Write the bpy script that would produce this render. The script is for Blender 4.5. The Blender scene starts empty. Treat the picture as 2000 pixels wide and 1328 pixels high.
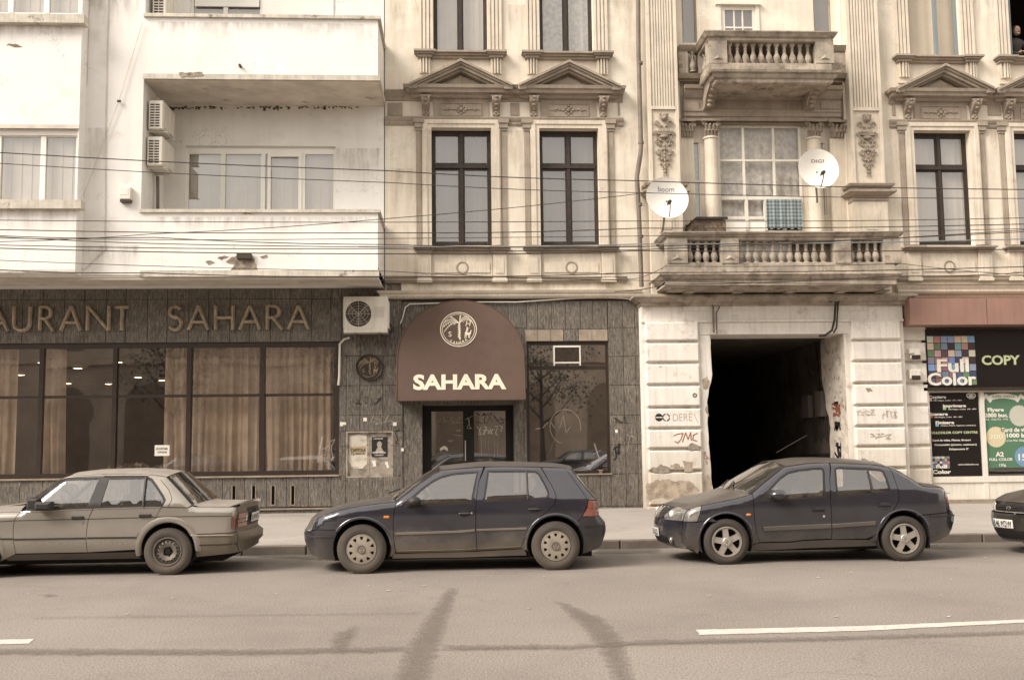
import bpy, math, random
from math import sin, cos, pi, radians, sqrt, atan2, exp
from mathutils import Vector, Matrix, noise
from mathutils.geometry import delaunay_2d_cdt
random.seed(7)
SC = bpy.context.scene
# ------------------------------------------------------------ camera
YAW, PITCH, ROLL = radians(3.2), radians(5.2), radians(0.7)
FPX, CXP, CYP, SHP = 1944.0, 1000.0, 664.0, 30.0
CAM = Vector((0, -21.8, 1.6))
_f = Vector((sin(YAW)*cos(PITCH), cos(YAW)*cos(PITCH), sin(PITCH)))
_r = Vector((cos(YAW), -sin(YAW), 0)); _u = _r.cross(_f)
_r2 = _r*cos(ROLL) - _u*sin(ROLL); _u2 = _u*cos(ROLL) + _r*sin(ROLL)
cd = bpy.data.cameras.new('camera'); cam = bpy.data.objects.new('camera', cd)
SC.collection.objects.link(cam); SC.camera = cam
m4 = Matrix((_r2, _u2, -_f)).transposed().to_4x4(); m4.translation = CAM
cam.matrix_world = m4
cd.sensor_width = 36.0; cd.lens = FPX/2000*36.0; cd.shift_y = SHP/2000; cd.clip_end = 500; cd.clip_start = .1
# ------------------------------------------------------------ light
wd = bpy.data.worlds.new('World'); SC.world = wd; wd.use_nodes = True
nt = wd.node_tree; bg = nt.nodes['Background']
sky = nt.nodes.new('ShaderNodeTexSky'); sky.sky_type = 'NISHITA'; sky.sun_disc = False
SUN_EL, SUN_AZ = radians(40), radians(241)      # azimuth: direction the light comes from, measured from +Y clockwise
sky.sun_elevation = SUN_EL; sky.sun_rotation = SUN_AZ; sky.air_density = 1.0; sky.dust_density = 2.0
hs = nt.nodes.new('ShaderNodeHueSaturation'); hs.inputs['Saturation'].default_value = 0.12
tn = nt.nodes.new('ShaderNodeMix'); tn.data_type = 'RGBA'; tn.blend_type = 'MULTIPLY'; tn.inputs[0].default_value = 1
tn.inputs[7].default_value = (1.0, 0.925, 0.845, 1)
nt.links.new(sky.outputs[0], hs.inputs['Color']); oc = nt.nodes.new('ShaderNodeMix'); oc.data_type = 'RGBA'; oc.inputs[0].default_value = .62; oc.inputs[7].default_value = (3.7, 3.7, 3.7, 1)   # even high cloud over the clear sky
nt.links.new(hs.outputs[0], oc.inputs[6]); nt.links.new(oc.outputs[2], tn.inputs[6]); nt.links.new(tn.outputs[2], bg.inputs[0])
bg.inputs[1].default_value = 0.15
sl = bpy.data.lights.new('sun', 'SUN'); sl.energy = 1.7; sl.angle = radians(28); sl.color = (1, .915, .84)
so = bpy.data.objects.new('sun', sl); SC.collection.objects.link(so)
_d = Vector((sin(SUN_AZ)*cos(SUN_EL), cos(SUN_AZ)*cos(SUN_EL), sin(SUN_EL)))
so.rotation_euler = _d.to_track_quat('Z', 'Y').to_euler()
vs = SC.view_settings; vs.view_transform = 'Standard'; vs.look = 'None'; vs.exposure = 1.45; vs.gamma = 1
SC.render.engine = 'CYCLES'; SC.cycles.max_bounces = 6; SC.cycles.transparent_max_bounces = 12

# ------------------------------------------------------------ helpers
def W(px, py, Y):
    """world X, Z of the photo point (2000x1328) on the vertical plane y = Y"""
    a = (px-CXP)/FPX; b = -(py-CYP-SHP)/FPX
    d = _f + _r2*a + _u2*b; t = (Y-CAM.y)/d.y
    return CAM.x+t*d.x, CAM.z+t*d.z
def G(px, py, z=0.0):
    a = (px-CXP)/FPX; b = -(py-CYP-SHP)/FPX
    d = _f + _r2*a + _u2*b; t = (z-CAM.z)/d.z
    return CAM.x+t*d.x, CAM.y+t*d.y
def WX(px, py, Y): return W(px, py, Y)[0]
def WZ(px, py, Y): return W(px, py, Y)[1]
COL = SC.collection
ORG = {}
def org(o):
    return ORG.get(o.name, Vector((0, 0, 0))) if o else Vector((0, 0, 0))
def tag(o, label=None, cat=None, group=None, kind=None):
    if label: o['label'] = label
    if cat: o['category'] = cat
    if group: o['group'] = group
    if kind: o['kind'] = kind
    return o
def thing(name, label, cat, loc=(0, 0, 0), group=None):
    o = bpy.data.objects.new(name, None); COL.objects.link(o); o.location = loc; o.empty_display_size = .2
    ORG[o.name] = Vector(loc)
    return tag(o, label, cat, group)
class MB:
    def __init__(s): s.v = []; s.f = []; s.m = []; s.n = None
    def add(s, vs, fs, mi=0):
        b = len(s.v); s.v += [tuple(v) for v in vs]
        for f in fs: s.f.append(tuple(i+b for i in f)); s.m.append(mi)
        return s
    def box(s, x0, x1, y0, y1, z0, z1, mi=0, c=0):
        if x0 > x1: x0, x1 = x1, x0
        if y0 > y1: y0, y1 = y1, y0
        if z0 > z1: z0, z1 = z1, z0
        if c:   # chamfer round the front (y0) face
            vs = [(x0, y1, z0), (x1, y1, z0), (x1, y1, z1), (x0, y1, z1), (x0, y0+c, z0), (x1, y0+c, z0), (x1, y0+c, z1), (x0, y0+c, z1),
                  (x0+c, y0, z0+c), (x1-c, y0, z0+c), (x1-c, y0, z1-c), (x0+c, y0, z1-c)]
            fs = [(0, 3, 2, 1), (0, 1, 5, 4), (1, 2, 6, 5), (2, 3, 7, 6), (3, 0, 4, 7), (4, 5, 9, 8), (5, 6, 10, 9), (6, 7, 11, 10), (7, 4, 8, 11), (8, 9, 10, 11)]
            return s.add(vs, fs, mi)
        vs = [(x0, y0, z0), (x1, y0, z0), (x1, y1, z0), (x0, y1, z0), (x0, y0, z1), (x1, y0, z1), (x1, y1, z1), (x0, y1, z1)]
        return s.add(vs, [(0, 3, 2, 1), (4, 5, 6, 7), (0, 1, 5, 4), (1, 2, 6, 5), (2, 3, 7, 6), (3, 0, 4, 7)], mi)
    def prism(s, pts, y0, y1, mi=0):
        """polygon pts in (x,z), extruded along y"""
        n = len(pts); vs = [(p[0], y0, p[1]) for p in pts]+[(p[0], y1, p[1]) for p in pts]
        fs = [(i, (i+1) % n, n+(i+1) % n, n+i) for i in range(n)]
        fs += [tuple(range(n-1, -1, -1)), tuple(range(n, 2*n))]
        return s.add(vs, fs, mi)
    def profx(s, pts, x0, x1, mi=0, caps=True):
        """profile pts in (y,z) swept along x"""
        n = len(pts); vs = [(x0, p[0], p[1]) for p in pts]+[(x1, p[0], p[1]) for p in pts]
        fs = [(i, (i+1) % n, n+(i+1) % n, n+i) for i in range(n)]
        if caps: fs += [tuple(range(n-1, -1, -1)), tuple(range(n, 2*n))]
        return s.add(vs, fs, mi)
    def profz(s, pts, z0, z1, mi=0):
        n = len(pts); vs = [(p[0], p[1], z0) for p in pts]+[(p[0], p[1], z1) for p in pts]
        fs = [(i, (i+1) % n, n+(i+1) % n, n+i) for i in range(n)]+[tuple(range(n-1, -1, -1)), tuple(range(n, 2*n))]
        return s.add(vs, fs, mi)
    def tube(s, path, r, n=8, mi=0, caps=True, flat=1.0):
        P = [Vector(p) for p in path]; rr = r if isinstance(r, (list, tuple)) else [r]*len(P)
        vs = []; up = Vector((0, 1, 0.01)).normalized()
        for i, p in enumerate(P):
            t = (P[min(i+1, len(P)-1)]-P[max(i-1, 0)])
            if t.length < 1e-9: t = Vector((1, 0, 0))
            t.normalize(); a = t.cross(up)
            if a.length < .05: a = t.cross(Vector((1, 0, 0)))
            a.normalize(); b = a.cross(t).normalized()
            for k in range(n):
                q = 2*pi*k/n; vs.append(p+a*cos(q)*rr[i]+b*sin(q)*rr[i]*flat)
        fs = [(i*n+k, i*n+(k+1) % n, (i+1)*n+(k+1) % n, (i+1)*n+k) for i in range(len(P)-1) for k in range(n)]
        if caps: fs += [tuple(range(n-1, -1, -1)), tuple(range((len(P)-1)*n, len(P)*n))]
        return s.add(vs, fs, mi)
    def lathe(s, prof, c, axis='z', n=16, mi=0, a0=0, a1=2*pi, sq=False):
        """prof: (radius, height along axis)"""
        full = abs(a1-a0-2*pi) < 1e-6; m = n if full else n+1; vs = []; c = Vector(c)
        for (r, h) in prof:
            for k in range(m):
                q = a0+(a1-a0)*k/n
                if axis == 'z': v = (r*cos(q), r*sin(q), h)
                elif axis == 'y': v = (r*cos(q), h, r*sin(q))
                else: v = (h, r*cos(q), r*sin(q))
                vs.append(c+Vector(v))
        fs = []
        for i in range(len(prof)-1):
            for k in range(n):
                k2 = (k+1) % m
                fs.append((i*m+k, i*m+k2, (i+1)*m+k2, (i+1)*m+k))
        return s.add(vs, fs, mi)
    def ell(s, c, r, nu=8, nv=5, mi=0):
        vs = []; fs = []
        for j in range(nv+1):
            t = pi*j/nv
            for k in range(nu):
                q = 2*pi*k/nu; vs.append((c[0]+r[0]*sin(t)*cos(q), c[1]+r[1]*sin(t)*sin(q), c[2]+r[2]*cos(t)))
        for j in range(nv):
            for k in range(nu): fs.append((j*nu+k, j*nu+(k+1) % nu, (j+1)*nu+(k+1) % nu, (j+1)*nu+k))
        return s.add(vs, fs, mi)
SPLIT = {'side_pilaster', 'string_course', 'cornice', 'pier', 'soffit_rib', 'capital', 'column', 'corner_pilaster', 'side_panel', 'side_rail', 'fascia_panel', 'door_reveal', 'cornice_strip', 'apron', 'plinth',
         'board', 'gateway_wall', 'mullion', 'sash', 'vertical_blind', 'backing_wall', 'roller_shutter', 'console', 'casing', 'cable', 'bracket', 'scupper', 'vent_flap', 'base_panel', 'colour_strip', 'shop_step', 'sticker', 'louvre', 'fan_blade', 'headrest', 'seat', 'wheel_well'}
EXTRA = {}
def islands(mb):
    par = list(range(len(mb.v)))
    def find(i):
        while par[i] != i: par[i] = par[par[i]]; i = par[i]
        return i
    for f in mb.f:
        a = find(f[0])
        for k in f[1:]: par[find(k)] = a
    g = {}
    for i in range(len(mb.v)): g.setdefault(find(i), []).append(i)
    L = []
    for r, ids in g.items():
        P = [mb.v[i] for i in ids]; L.append(([min(p[k] for p in P)-.006 for k in range(3)], [max(p[k] for p in P)+.006 for k in range(3)], {r}))
    ch = True
    while ch:
        ch = False; out = []
        for b in L:
            for o in out:
                if all(b[0][k] <= o[1][k] and o[0][k] <= b[1][k] for k in range(3)):
                    o[0][:] = [min(o[0][k], b[0][k]) for k in range(3)]; o[1][:] = [max(o[1][k], b[1][k]) for k in range(3)]; o[2].update(b[2]); ch = True; break
            else: out.append(b)
        L = out
    if len(L) < 2 or len(L) > 300: return [mb]
    res = []
    for _, _, roots in L:
        m = MB(); ix = {}; m.n = [] if mb.n else None
        for f, mi in zip(mb.f, mb.m):
            if find(f[0]) in roots:
                for i in f:
                    if i not in ix:
                        ix[i] = len(m.v); m.v.append(mb.v[i])
                        if mb.n: m.n.append(mb.n[i])
                m.f.append(tuple(ix[i] for i in f)); m.m.append(mi)
        res.append(m)
    return res
def obj(name, mb, mats, parent=None, smooth=False, **kw):
    if name in SPLIT and kw.get('kind') != 'stuff':
        parts = islands(mb)
        if len(parts) > 1:
            os_ = [obj1(name, m, mats, parent, smooth, **kw) for m in parts]; EXTRA[os_[0].name] = os_[1:]; return os_[0]
    return obj1(name, mb, mats, parent, smooth, **kw)
def obj1(name, mb, mats, parent=None, smooth=False, **kw):
    o0 = org(parent); me = bpy.data.meshes.new(name)
    me.from_pydata([(v[0]-o0.x, v[1]-o0.y, v[2]-o0.z) for v in mb.v], [], mb.f)
    if not isinstance(mats, (list, tuple)): mats = [mats]
    for m in mats: me.materials.append(m)
    if len(mats) > 1: me.polygons.foreach_set('material_index', mb.m)
    if smooth: me.polygons.foreach_set('use_smooth', [True]*len(mb.f))
    me.update()
    if smooth:
        try: me.set_sharp_from_angle(angle=radians(smooth if smooth is not True else 40))
        except Exception: pass
    if mb.n: me.normals_split_custom_set_from_vertices(mb.n)
    o = bpy.data.objects.new(name, me); COL.objects.link(o)
    if parent: o.parent = parent; ORG[o.name] = o0
    return tag(o, **kw)
def inst(src, parent, dx=0, dy=0, dz=0, name=None):
    """another object on the same mesh data, shifted"""
    for e_ in EXTRA.get(src.name, ()): inst(e_, parent, dx, dy, dz, name)
    o = src.copy(); COL.objects.link(o); o.parent = parent
    if name: o.name = name
    o.location = (src.location.x+dx, src.location.y+dy, src.location.z+dz); ORG[o.name] = ORG.get(src.name, Vector())
    return o
def box(name, x0, x1, y0, y1, z0, z1, mat, parent=None, c=0, **kw):
    return obj(name, MB().box(x0, x1, y0, y1, z0, z1, c=c), mat, parent, **kw)
# ------------------------------------------------------------ materials
def _mat(name):
    m = bpy.data.materials.new(name); m.use_nodes = True; t = m.node_tree
    return m, t, t.nodes['Principled BSDF']
def mixc(t, fac, a, b, mode='MIX'):
    n = t.nodes.new('ShaderNodeMix'); n.data_type = 'RGBA'; n.blend_type = mode
    for sock, val in ((0, fac), (6, a), (7, b)):
        if hasattr(val, 'links') or hasattr(val, 'is_output'): t.links.new(val, n.inputs[sock])
        else: n.inputs[sock].default_value = (val if sock == 0 else (*val[:3], 1))
    return n.outputs[2]
def noisen(t, scale, mapping=(1, 1, 1), detail=4, rough=.55, lo=None, hi=None, src=None):
    if src is None:
        g = t.nodes.new('ShaderNodeNewGeometry'); src = g.outputs['Position']
    mp = t.nodes.new('ShaderNodeMapping'); mp.inputs['Scale'].default_value = mapping; t.links.new(src, mp.inputs[0])
    n = t.nodes.new('ShaderNodeTexNoise'); n.inputs['Scale'].default_value = scale; n.inputs['Detail'].default_value = detail
    n.inputs['Roughness'].default_value = rough; t.links.new(mp.outputs[0], n.inputs['Vector'])
    if lo is None: return n.outputs['Fac']
    r = t.nodes.new('ShaderNodeMapRange'); r.inputs[1].default_value = lo; r.inputs[2].default_value = hi; t.links.new(n.outputs['Fac'], r.inputs[0])
    return r.outputs[0]
def mathn(t, op, a, b):
    n = t.nodes.new('ShaderNodeMath'); n.operation = op; n.use_clamp = op in ('ADD', 'MULTIPLY')
    for i, v in ((0, a), (1, b)):
        if isinstance(v, (int, float)): n.inputs[i].default_value = v
        else: t.links.new(v, n.inputs[i])
    return n.outputs[0]
def MAT(name, col, rough=.85, var=.12, vscale=1.5, streak=0., sscale=3., fine=.08, fscale=60, bump=.15, bscale=30, metal=0., rnd=0., dirt=None,
        stain=None, crack=0., spec=.4, coat=0., grain=0., grain2=None, cracks2=0.):
    m, t, p = _mat(name); c = col
    out = None
    def cur(): return out if out is not None else c
    if var: out = mixc(t, noisen(t, vscale, lo=.35, hi=.65), cur(), tuple(x*(1-var*2) for x in c)) if out is None else out
    if rnd:
        oi = t.nodes.new('ShaderNodeObjectInfo'); out = mixc(t, mathn(t, 'MULTIPLY', oi.outputs['Random'], 1.), cur(), tuple(x*(1-rnd) for x in c))
        if var: out = mixc(t, noisen(t, vscale, lo=.3, hi=.7), out, (1-var, 1-var, 1-var), 'MULTIPLY')
    if streak: out = mixc(t, mathn(t, 'MULTIPLY', noisen(t, sscale, (4, 4, .22), 5, .65, .45, .72), streak), cur(), tuple(x*.35 for x in c))
    if stain:   # (colour, scale, lo, hi, amount)
        out = mixc(t, mathn(t, 'MULTIPLY', noisen(t, stain[1], (1, 1, 1.3), 7, .65, stain[2], stain[3]), stain[4]), cur(), stain[0])
    if crack:
        n = noisen(t, 1.1, (1, 1, 1), 6, .6)
        a = t.nodes.new('ShaderNodeMath'); a.operation = 'SUBTRACT'; t.links.new(n, a.inputs[0]); a.inputs[1].default_value = .5
        b = t.nodes.new('ShaderNodeMath'); b.operation = 'ABSOLUTE'; t.links.new(a.outputs[0], b.inputs[0])
        r = t.nodes.new('ShaderNodeMapRange'); r.inputs[1].default_value = 0; r.inputs[2].default_value = .006; r.inputs[3].default_value = crack; r.inputs[4].default_value = 0
        t.links.new(b.outputs[0], r.inputs[0])
        k = mathn(t, 'MULTIPLY', r.outputs[0], noisen(t, .9, lo=.5, hi=.6))
        out = mixc(t, k, cur(), tuple(x*.45 for x in c))
    if grain2: out = mixc(t, mathn(t, 'MULTIPLY', noisen(t, grain2[1], (1, 1, 1), 2, .5, grain2[2], grain2[3]), grain2[4]), cur(), grain2[0])
    if cracks2:
        vo = t.nodes.new('ShaderNodeTexVoronoi'); vo.feature = 'DISTANCE_TO_EDGE'; vo.inputs['Scale'].default_value = .55; g_ = t.nodes.new('ShaderNodeNewGeometry')
        nz = t.nodes.new('ShaderNodeTexNoise'); nz.inputs['Scale'].default_value = 1.3; nz.inputs['Detail'].default_value = 6; t.links.new(g_.outputs['Position'], nz.inputs['Vector'])
        vm = t.nodes.new('ShaderNodeVectorMath'); vm.operation = 'ADD'; t.links.new(g_.outputs['Position'], vm.inputs[0]); t.links.new(nz.outputs['Color'], vm.inputs[1]); t.links.new(vm.outputs[0], vo.inputs['Vector'])
        rr = t.nodes.new('ShaderNodeMapRange'); rr.inputs[2].default_value = .012; rr.inputs[3].default_value = cracks2; rr.inputs[4].default_value = 0; t.links.new(vo.outputs['Distance'], rr.inputs[0])
        out = mixc(t, mathn(t, 'MULTIPLY', rr.outputs[0], noisen(t, .6, lo=.48, hi=.62)), cur(), tuple(x*.4 for x in c))
    if grain:   # rough vertical tooling
        out = mixc(t, mathn(t, 'MULTIPLY', noisen(t, 16, (2.2, 2.2, .35), 8, .75, .44, .60), grain), cur(), tuple(x*.25 for x in c))
        out = mixc(t, mathn(t, 'MULTIPLY', noisen(t, 9, (2.5, 2.5, .5), 8, .8, .56, .66), .7), out, tuple(min(1, x*1.7) for x in c))
    if fine: out = mixc(t, noisen(t, fscale, detail=3, lo=.3, hi=.7), cur(), (1-fine, 1-fine, 1-fine), 'MULTIPLY')
    if dirt:    # (colour, z low, z high, amount): mud and dust thrown up from the street
        g = t.nodes.new('ShaderNodeNewGeometry'); sx = t.nodes.new('ShaderNodeSeparateXYZ'); t.links.new(g.outputs['Position'], sx.inputs[0])
        zz = t.nodes.new('ShaderNodeMath'); zz.operation = 'ADD'; t.links.new(sx.outputs[2], zz.inputs[0])
        nn = t.nodes.new('ShaderNodeMath'); nn.operation = 'MULTIPLY'; t.links.new(noisen(t, 3., (1, 1, 1), 5), nn.inputs[0]); nn.inputs[1].default_value = (dirt[2]-dirt[1])*.9
        t.links.new(nn.outputs[0], zz.inputs[1])
        r = t.nodes.new('ShaderNodeMapRange'); r.inputs[1].default_value = dirt[1]+(dirt[2]-dirt[1])*.45; r.inputs[2].default_value = dirt[2]+(dirt[2]-dirt[1])*.45
        r.inputs[3].default_value = dirt[3]; r.inputs[4].default_value = 0; t.links.new(zz.outputs[0], r.inputs[0])
        out = mixc(t, r.outputs[0], cur(), dirt[0])
        ro = t.nodes.new('ShaderNodeMapRange'); ro.inputs[3].default_value = rough; ro.inputs[4].default_value = .8; t.links.new(r.outputs[0], ro.inputs[0]); t.links.new(ro.outputs[0], p.inputs['Roughness'])
    if out is not None: t.links.new(out, p.inputs['Base Color'])
    else: p.inputs['Base Color'].default_value = (*c, 1)
    if not dirt: p.inputs['Roughness'].default_value = rough
    p.inputs['Metallic'].default_value = metal; p.inputs['Specular IOR Level'].default_value = spec; p.inputs['Coat Weight'].default_value = coat
    p.inputs['Coat Roughness'].default_value = .08
    if bump:
        b = t.nodes.new('ShaderNodeBump'); b.inputs['Strength'].default_value = bump; b.inputs['Distance'].default_value = .01
        t.links.new(noisen(t, bscale, detail=5), b.inputs['Height']); t.links.new(b.outputs[0], p.inputs['Normal'])
    return m
def GLASS(name, tint=(.5, .47, .42), refl=.35, rough=.02, grime=.0, wav=.02):
    m, t, p = _mat(name); t.nodes.remove(p); o = t.nodes['Material Output']
    tr = t.nodes.new('ShaderNodeBsdfTransparent'); tr.inputs[0].default_value = (*tint, 1)
    gl = t.nodes.new('ShaderNodeBsdfGlossy'); gl.inputs['Roughness'].default_value = rough; gl.inputs[0].default_value = (.95, .95, .95, 1)
    lw = t.nodes.new('ShaderNodeLayerWeight'); lw.inputs[0].default_value = .5
    pw = t.nodes.new('ShaderNodeMath'); pw.operation = 'POWER'; pw.inputs[1].default_value = 3.5; t.links.new(lw.outputs['Facing'], pw.inputs[0])
    r = t.nodes.new('ShaderNodeMapRange'); r.inputs[3].default_value = refl; r.inputs[4].default_value = .95; t.links.new(pw.outputs[0], r.inputs[0])
    mx = t.nodes.new('ShaderNodeMixShader'); t.links.new(r.outputs[0], mx.inputs[0]); t.links.new(tr.outputs[0], mx.inputs[1]); t.links.new(gl.outputs[0], mx.inputs[2])
    if wav:
        b = t.nodes.new('ShaderNodeBump'); b.inputs['Strength'].default_value = wav; b.inputs['Distance'].default_value = .05
        t.links.new(noisen(t, 1.2, detail=1), b.inputs['Height']); t.links.new(b.outputs[0], gl.inputs['Normal'])
    res = mx.outputs[0]
    if grime:
        df = t.nodes.new('ShaderNodeBsdfDiffuse'); df.inputs[0].default_value = (.42, .37, .30, 1)
        m2 = t.nodes.new('ShaderNodeMixShader'); t.links.new(mathn(t, 'MULTIPLY', noisen(t, 6, (1, 1, .5), 5, lo=.2, hi=.9), grime), m2.inputs[0])
        t.links.new(res, m2.inputs[1]); t.links.new(df.outputs[0], m2.inputs[2]); res = m2.outputs[0]
    t.links.new(res, o.inputs[0]); return m
def EMIT(name, col, s):
    m, t, p = _mat(name); p.inputs['Emission Color'].default_value = (*col, 1); p.inputs['Emission Strength'].default_value = s
    p.inputs['Base Color'].default_value = (*col, 1); return m
stucco = MAT('stucco_white', (.80, .775, .725), var=.05, vscale=.8, streak=.10, sscale=1.0, fine=.04, crack=.8, stain=((.45, .38, .30), 1.3, .56, .76, .42), bump=.22, bscale=9)
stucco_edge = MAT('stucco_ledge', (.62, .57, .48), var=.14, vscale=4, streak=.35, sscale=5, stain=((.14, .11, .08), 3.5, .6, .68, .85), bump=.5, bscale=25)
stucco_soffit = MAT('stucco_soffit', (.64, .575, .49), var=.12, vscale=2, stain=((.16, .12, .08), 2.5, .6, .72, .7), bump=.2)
ochre = MAT('ochre_plaster', (.74, .665, .55), var=.09, vscale=.7, streak=.28, sscale=2.0, fine=.05, crack=.4, stain=((.76, .71, .60), .7, .5, .62, .75), bump=.2, bscale=14)
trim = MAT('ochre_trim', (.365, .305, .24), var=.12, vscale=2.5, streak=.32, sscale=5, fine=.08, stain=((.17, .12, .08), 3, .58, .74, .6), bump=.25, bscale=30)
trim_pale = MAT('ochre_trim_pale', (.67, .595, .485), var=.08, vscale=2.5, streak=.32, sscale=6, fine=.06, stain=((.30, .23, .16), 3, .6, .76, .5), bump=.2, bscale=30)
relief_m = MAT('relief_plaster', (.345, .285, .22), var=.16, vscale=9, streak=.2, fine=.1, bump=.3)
balc_stone = MAT('balcony_stone', (.46, .395, .315), var=.22, vscale=3, streak=.45, sscale=4, stain=((.12, .09, .065), 2.6, .53, .66, .8), fine=.1, bump=.5, bscale=22)
portal_white = MAT('portal_whitewash', (.78, .735, .66), var=.05, vscale=1.5, streak=.3, sscale=3, fine=.05, crack=.5, stain=((.36, .28, .20), 2.3, .58, .72, .6), bump=.25, bscale=16,
                   dirt=((.36, .29, .21), .2, 1.9, .75))
portal_raw = MAT('bare_plaster', (.64, .57, .48), var=.15, vscale=5, stain=((.14, .11, .09), 5, .55, .65, .7), bump=.5)
stone = MAT('dark_stone', (.31, .27, .225), rough=.7, var=.18, vscale=3, rnd=.30, streak=.5, sscale=9.0, grain=.95, fine=.45, fscale=70, bump=.5, bscale=50,
            stain=((.33, .27, .21), 9, .56, .7, .55))
stone_pale = MAT('pale_stone_fill', (.40, .33, .25), var=.12, vscale=5, rnd=.25, streak=.3, bump=.4, stain=((.16, .12, .09), 6, .58, .68, .6))
mortar = MAT('mortar_dark', (.07, .055, .042), bump=.2)
asphalt = MAT('asphalt', (.335, .294, .252), rough=.85, var=.07, vscale=.35, fine=.6, fscale=60, bump=.4, bscale=80, grain2=((.17, .145, .12), 42, .58, .70, .6), stain=((.20, .172, .147), .45, .46, .70, .55), cracks2=.3)
paving = MAT('pavement_asphalt', (.39, .352, .31), rough=.9, var=.08, vscale=.7, fine=.25, fscale=90, bump=.3, bscale=90, grain2=((.22, .19, .165), 30, .62, .70, .6), stain=((.24, .205, .175), 1.3, .52, .72, .6), cracks2=.35)
kerbm = MAT('kerb_granite', (.24, .20, .165), var=.16, vscale=4, rnd=.25, fine=.2, bump=.35)
roadpaint = MAT('road_paint', (.56, .52, .46), var=.07, vscale=5, fine=.15, fscale=120, stain=((.24, .2, .165), 14, .55, .68, .6), bump=.2)
darkwood = MAT('dark_wood', (.045, .031, .022), rough=.55, var=.2, vscale=8, streak=.3, sscale=12, bump=.2, bscale=60)
brownmetal = MAT('brown_metal', (.038, .025, .018), rough=.4, var=.1, vscale=5, bump=.05)
blackframe = MAT('black_frame', (.010, .008, .007), rough=.4, var=.1, bump=.03)
pvc = MAT('white_pvc', (.80, .775, .71), rough=.35, var=.03, fine=.02, bump=0)
blind = MAT('blind_fabric', (.56, .52, .465), var=.05, vscale=2, bump=.05)
blind_grey = MAT('blind_grey', (.20, .178, .155), var=.05, vscale=2, bump=.05)
lace = MAT('lace_curtain', (.62, .59, .545), var=.18, vscale=9, fine=.15, bump=.2)
drape = MAT('restaurant_curtain', (.74, .64, .54), rough=.9, var=.12, vscale=3, fine=.1, bump=.1)
cream = MAT('cream_metal', (.74, .70, .61), rough=.45, var=.05, streak=.25, sscale=8, bump=.03)
darkgap = MAT('dark_void', (.008, .006, .005), rough=1, var=0, fine=0, bump=0, spec=0)
bronze = MAT('bronze_letters', (.52, .42, .31), rough=.33, metal=.25, var=.2, vscale=8, streak=.5, sscale=9, bump=.1)
bronze_dark = MAT('bronze_plaque', (.065, .048, .035), rough=.45, metal=.4, var=.2, vscale=12, bump=.2)
bronze_lit = MAT('bronze_relief', (.34, .265, .18), rough=.5, metal=.2, var=.2, vscale=12, bump=.1)
canvas = MAT('brown_canvas', (.100, .063, .046), rough=.85, var=.05, vscale=2, streak=.12, sscale=4, fine=.12, fscale=200, bump=.15, bscale=200, stain=((.12, .07, .055), 1.6, .55, .7, .4))
printcream = MAT('cream_print', (.66, .58, .45), rough=.7, var=.04, fine=.03, bump=0)
wirem = MAT('cable_black', (.035, .026, .02), rough=.6, var=0, fine=0, bump=0)
pipem = MAT('grey_pipe', (.20, .165, .13), rough=.6, var=.15, vscale=4, streak=.4, bump=.15)
terracotta = MAT('terracotta_fascia', (.30, .175, .135), rough=.6, var=.06, streak=.2, sscale=3, bump=.1)
signblack = MAT('sign_black', (.012, .009, .008), rough=.25, var=0, fine=0, bump=0)
gwin = GLASS('window_glass', (.88, .87, .85), .17, wav=.07)
gdark = GLASS('shop_glass', (.80, .75, .70), .27, wav=.03)
pale_metal = MAT('pale_metal', (.55, .52, .46), rough=.35, metal=.4, var=.08, bump=.03)
def col(name, c, rough=.7, **k): return MAT(name, c, rough=rough, **{**dict(var=.05, fine=.04, bump=.03), **k})
paper = col('paper_white', (.78, .74, .66)); ink = col('ink_black', (.02, .016, .014)); inkred = col('paint_red', (.27, .085, .055)); chalk = col('scratch_pale', (.36, .315, .26))
bluegrey = col('blue_grey_paint', (.20, .23, .235)); skin_m = col('skin', (.30, .18, .12)); cloth_dark = col('dark_cloth', (.03, .024, .022)); hair_m = col('hair_dark', (.015, .01, .008))
green_print = col('green_print', (.09, .19, .11), .4); yellow_print = col('yellow_print', (.62, .55, .35)); blue_print = col('blue_print', (.16, .28, .42)); limeprint = col('lime_print', (.55, .60, .36))
# text as mesh data in the x-z plane, facing the street
_tc = {}
def text_geo(s, h, bold=0., ext=.0, align='LEFT', shear=0., space=1.):
    key = (s, round(h, 4), bold, ext, align, shear, space)
    if key in _tc: return _tc[key]
    cu = bpy.data.curves.new('t', 'FONT'); cu.body = s; cu.size = h*1.38; cu.offset = bold*h; cu.extrude = ext; cu.align_x = align; cu.shear = shear; cu.space_character = space
    cu.resolution_u = 3
    o = bpy.data.objects.new('t', cu); COL.objects.link(o); dg = bpy.context.evaluated_depsgraph_get(); dg.update()
    me = bpy.data.meshes.new_from_object(o.evaluated_get(dg))
    r = ([(v.co.x, v.co.y, v.co.z) for v in me.vertices], [tuple(p.vertices) for p in me.polygons])
    bpy.data.objects.remove(o); bpy.data.curves.remove(cu); bpy.data.meshes.remove(me); _tc[key] = r; return r
def text_to(mb, s, x, z, h, Y, bold=.02, ext=.002, align='LEFT', shear=0., wid=None, mi=0, fn=None, space=1., rot=0):
    vs, fs = text_geo(s, h, bold, ext, align, shear, space)
    if not vs: return mb
    k = 1.
    if wid:
        w = max(v[0] for v in vs)-min(v[0] for v in vs); k = wid/max(w, 1e-6)
    out = []
    for v in vs:
        a, b = v[0]*k, v[1]
        if rot: a, b = a*cos(rot)-b*sin(rot), a*sin(rot)+b*cos(rot)
        X, Z = x+a, z+b; out.append((X, (fn(X, Z) if fn else Y)-v[2], Z))
    return mb.add(out, fs, mi)
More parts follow.
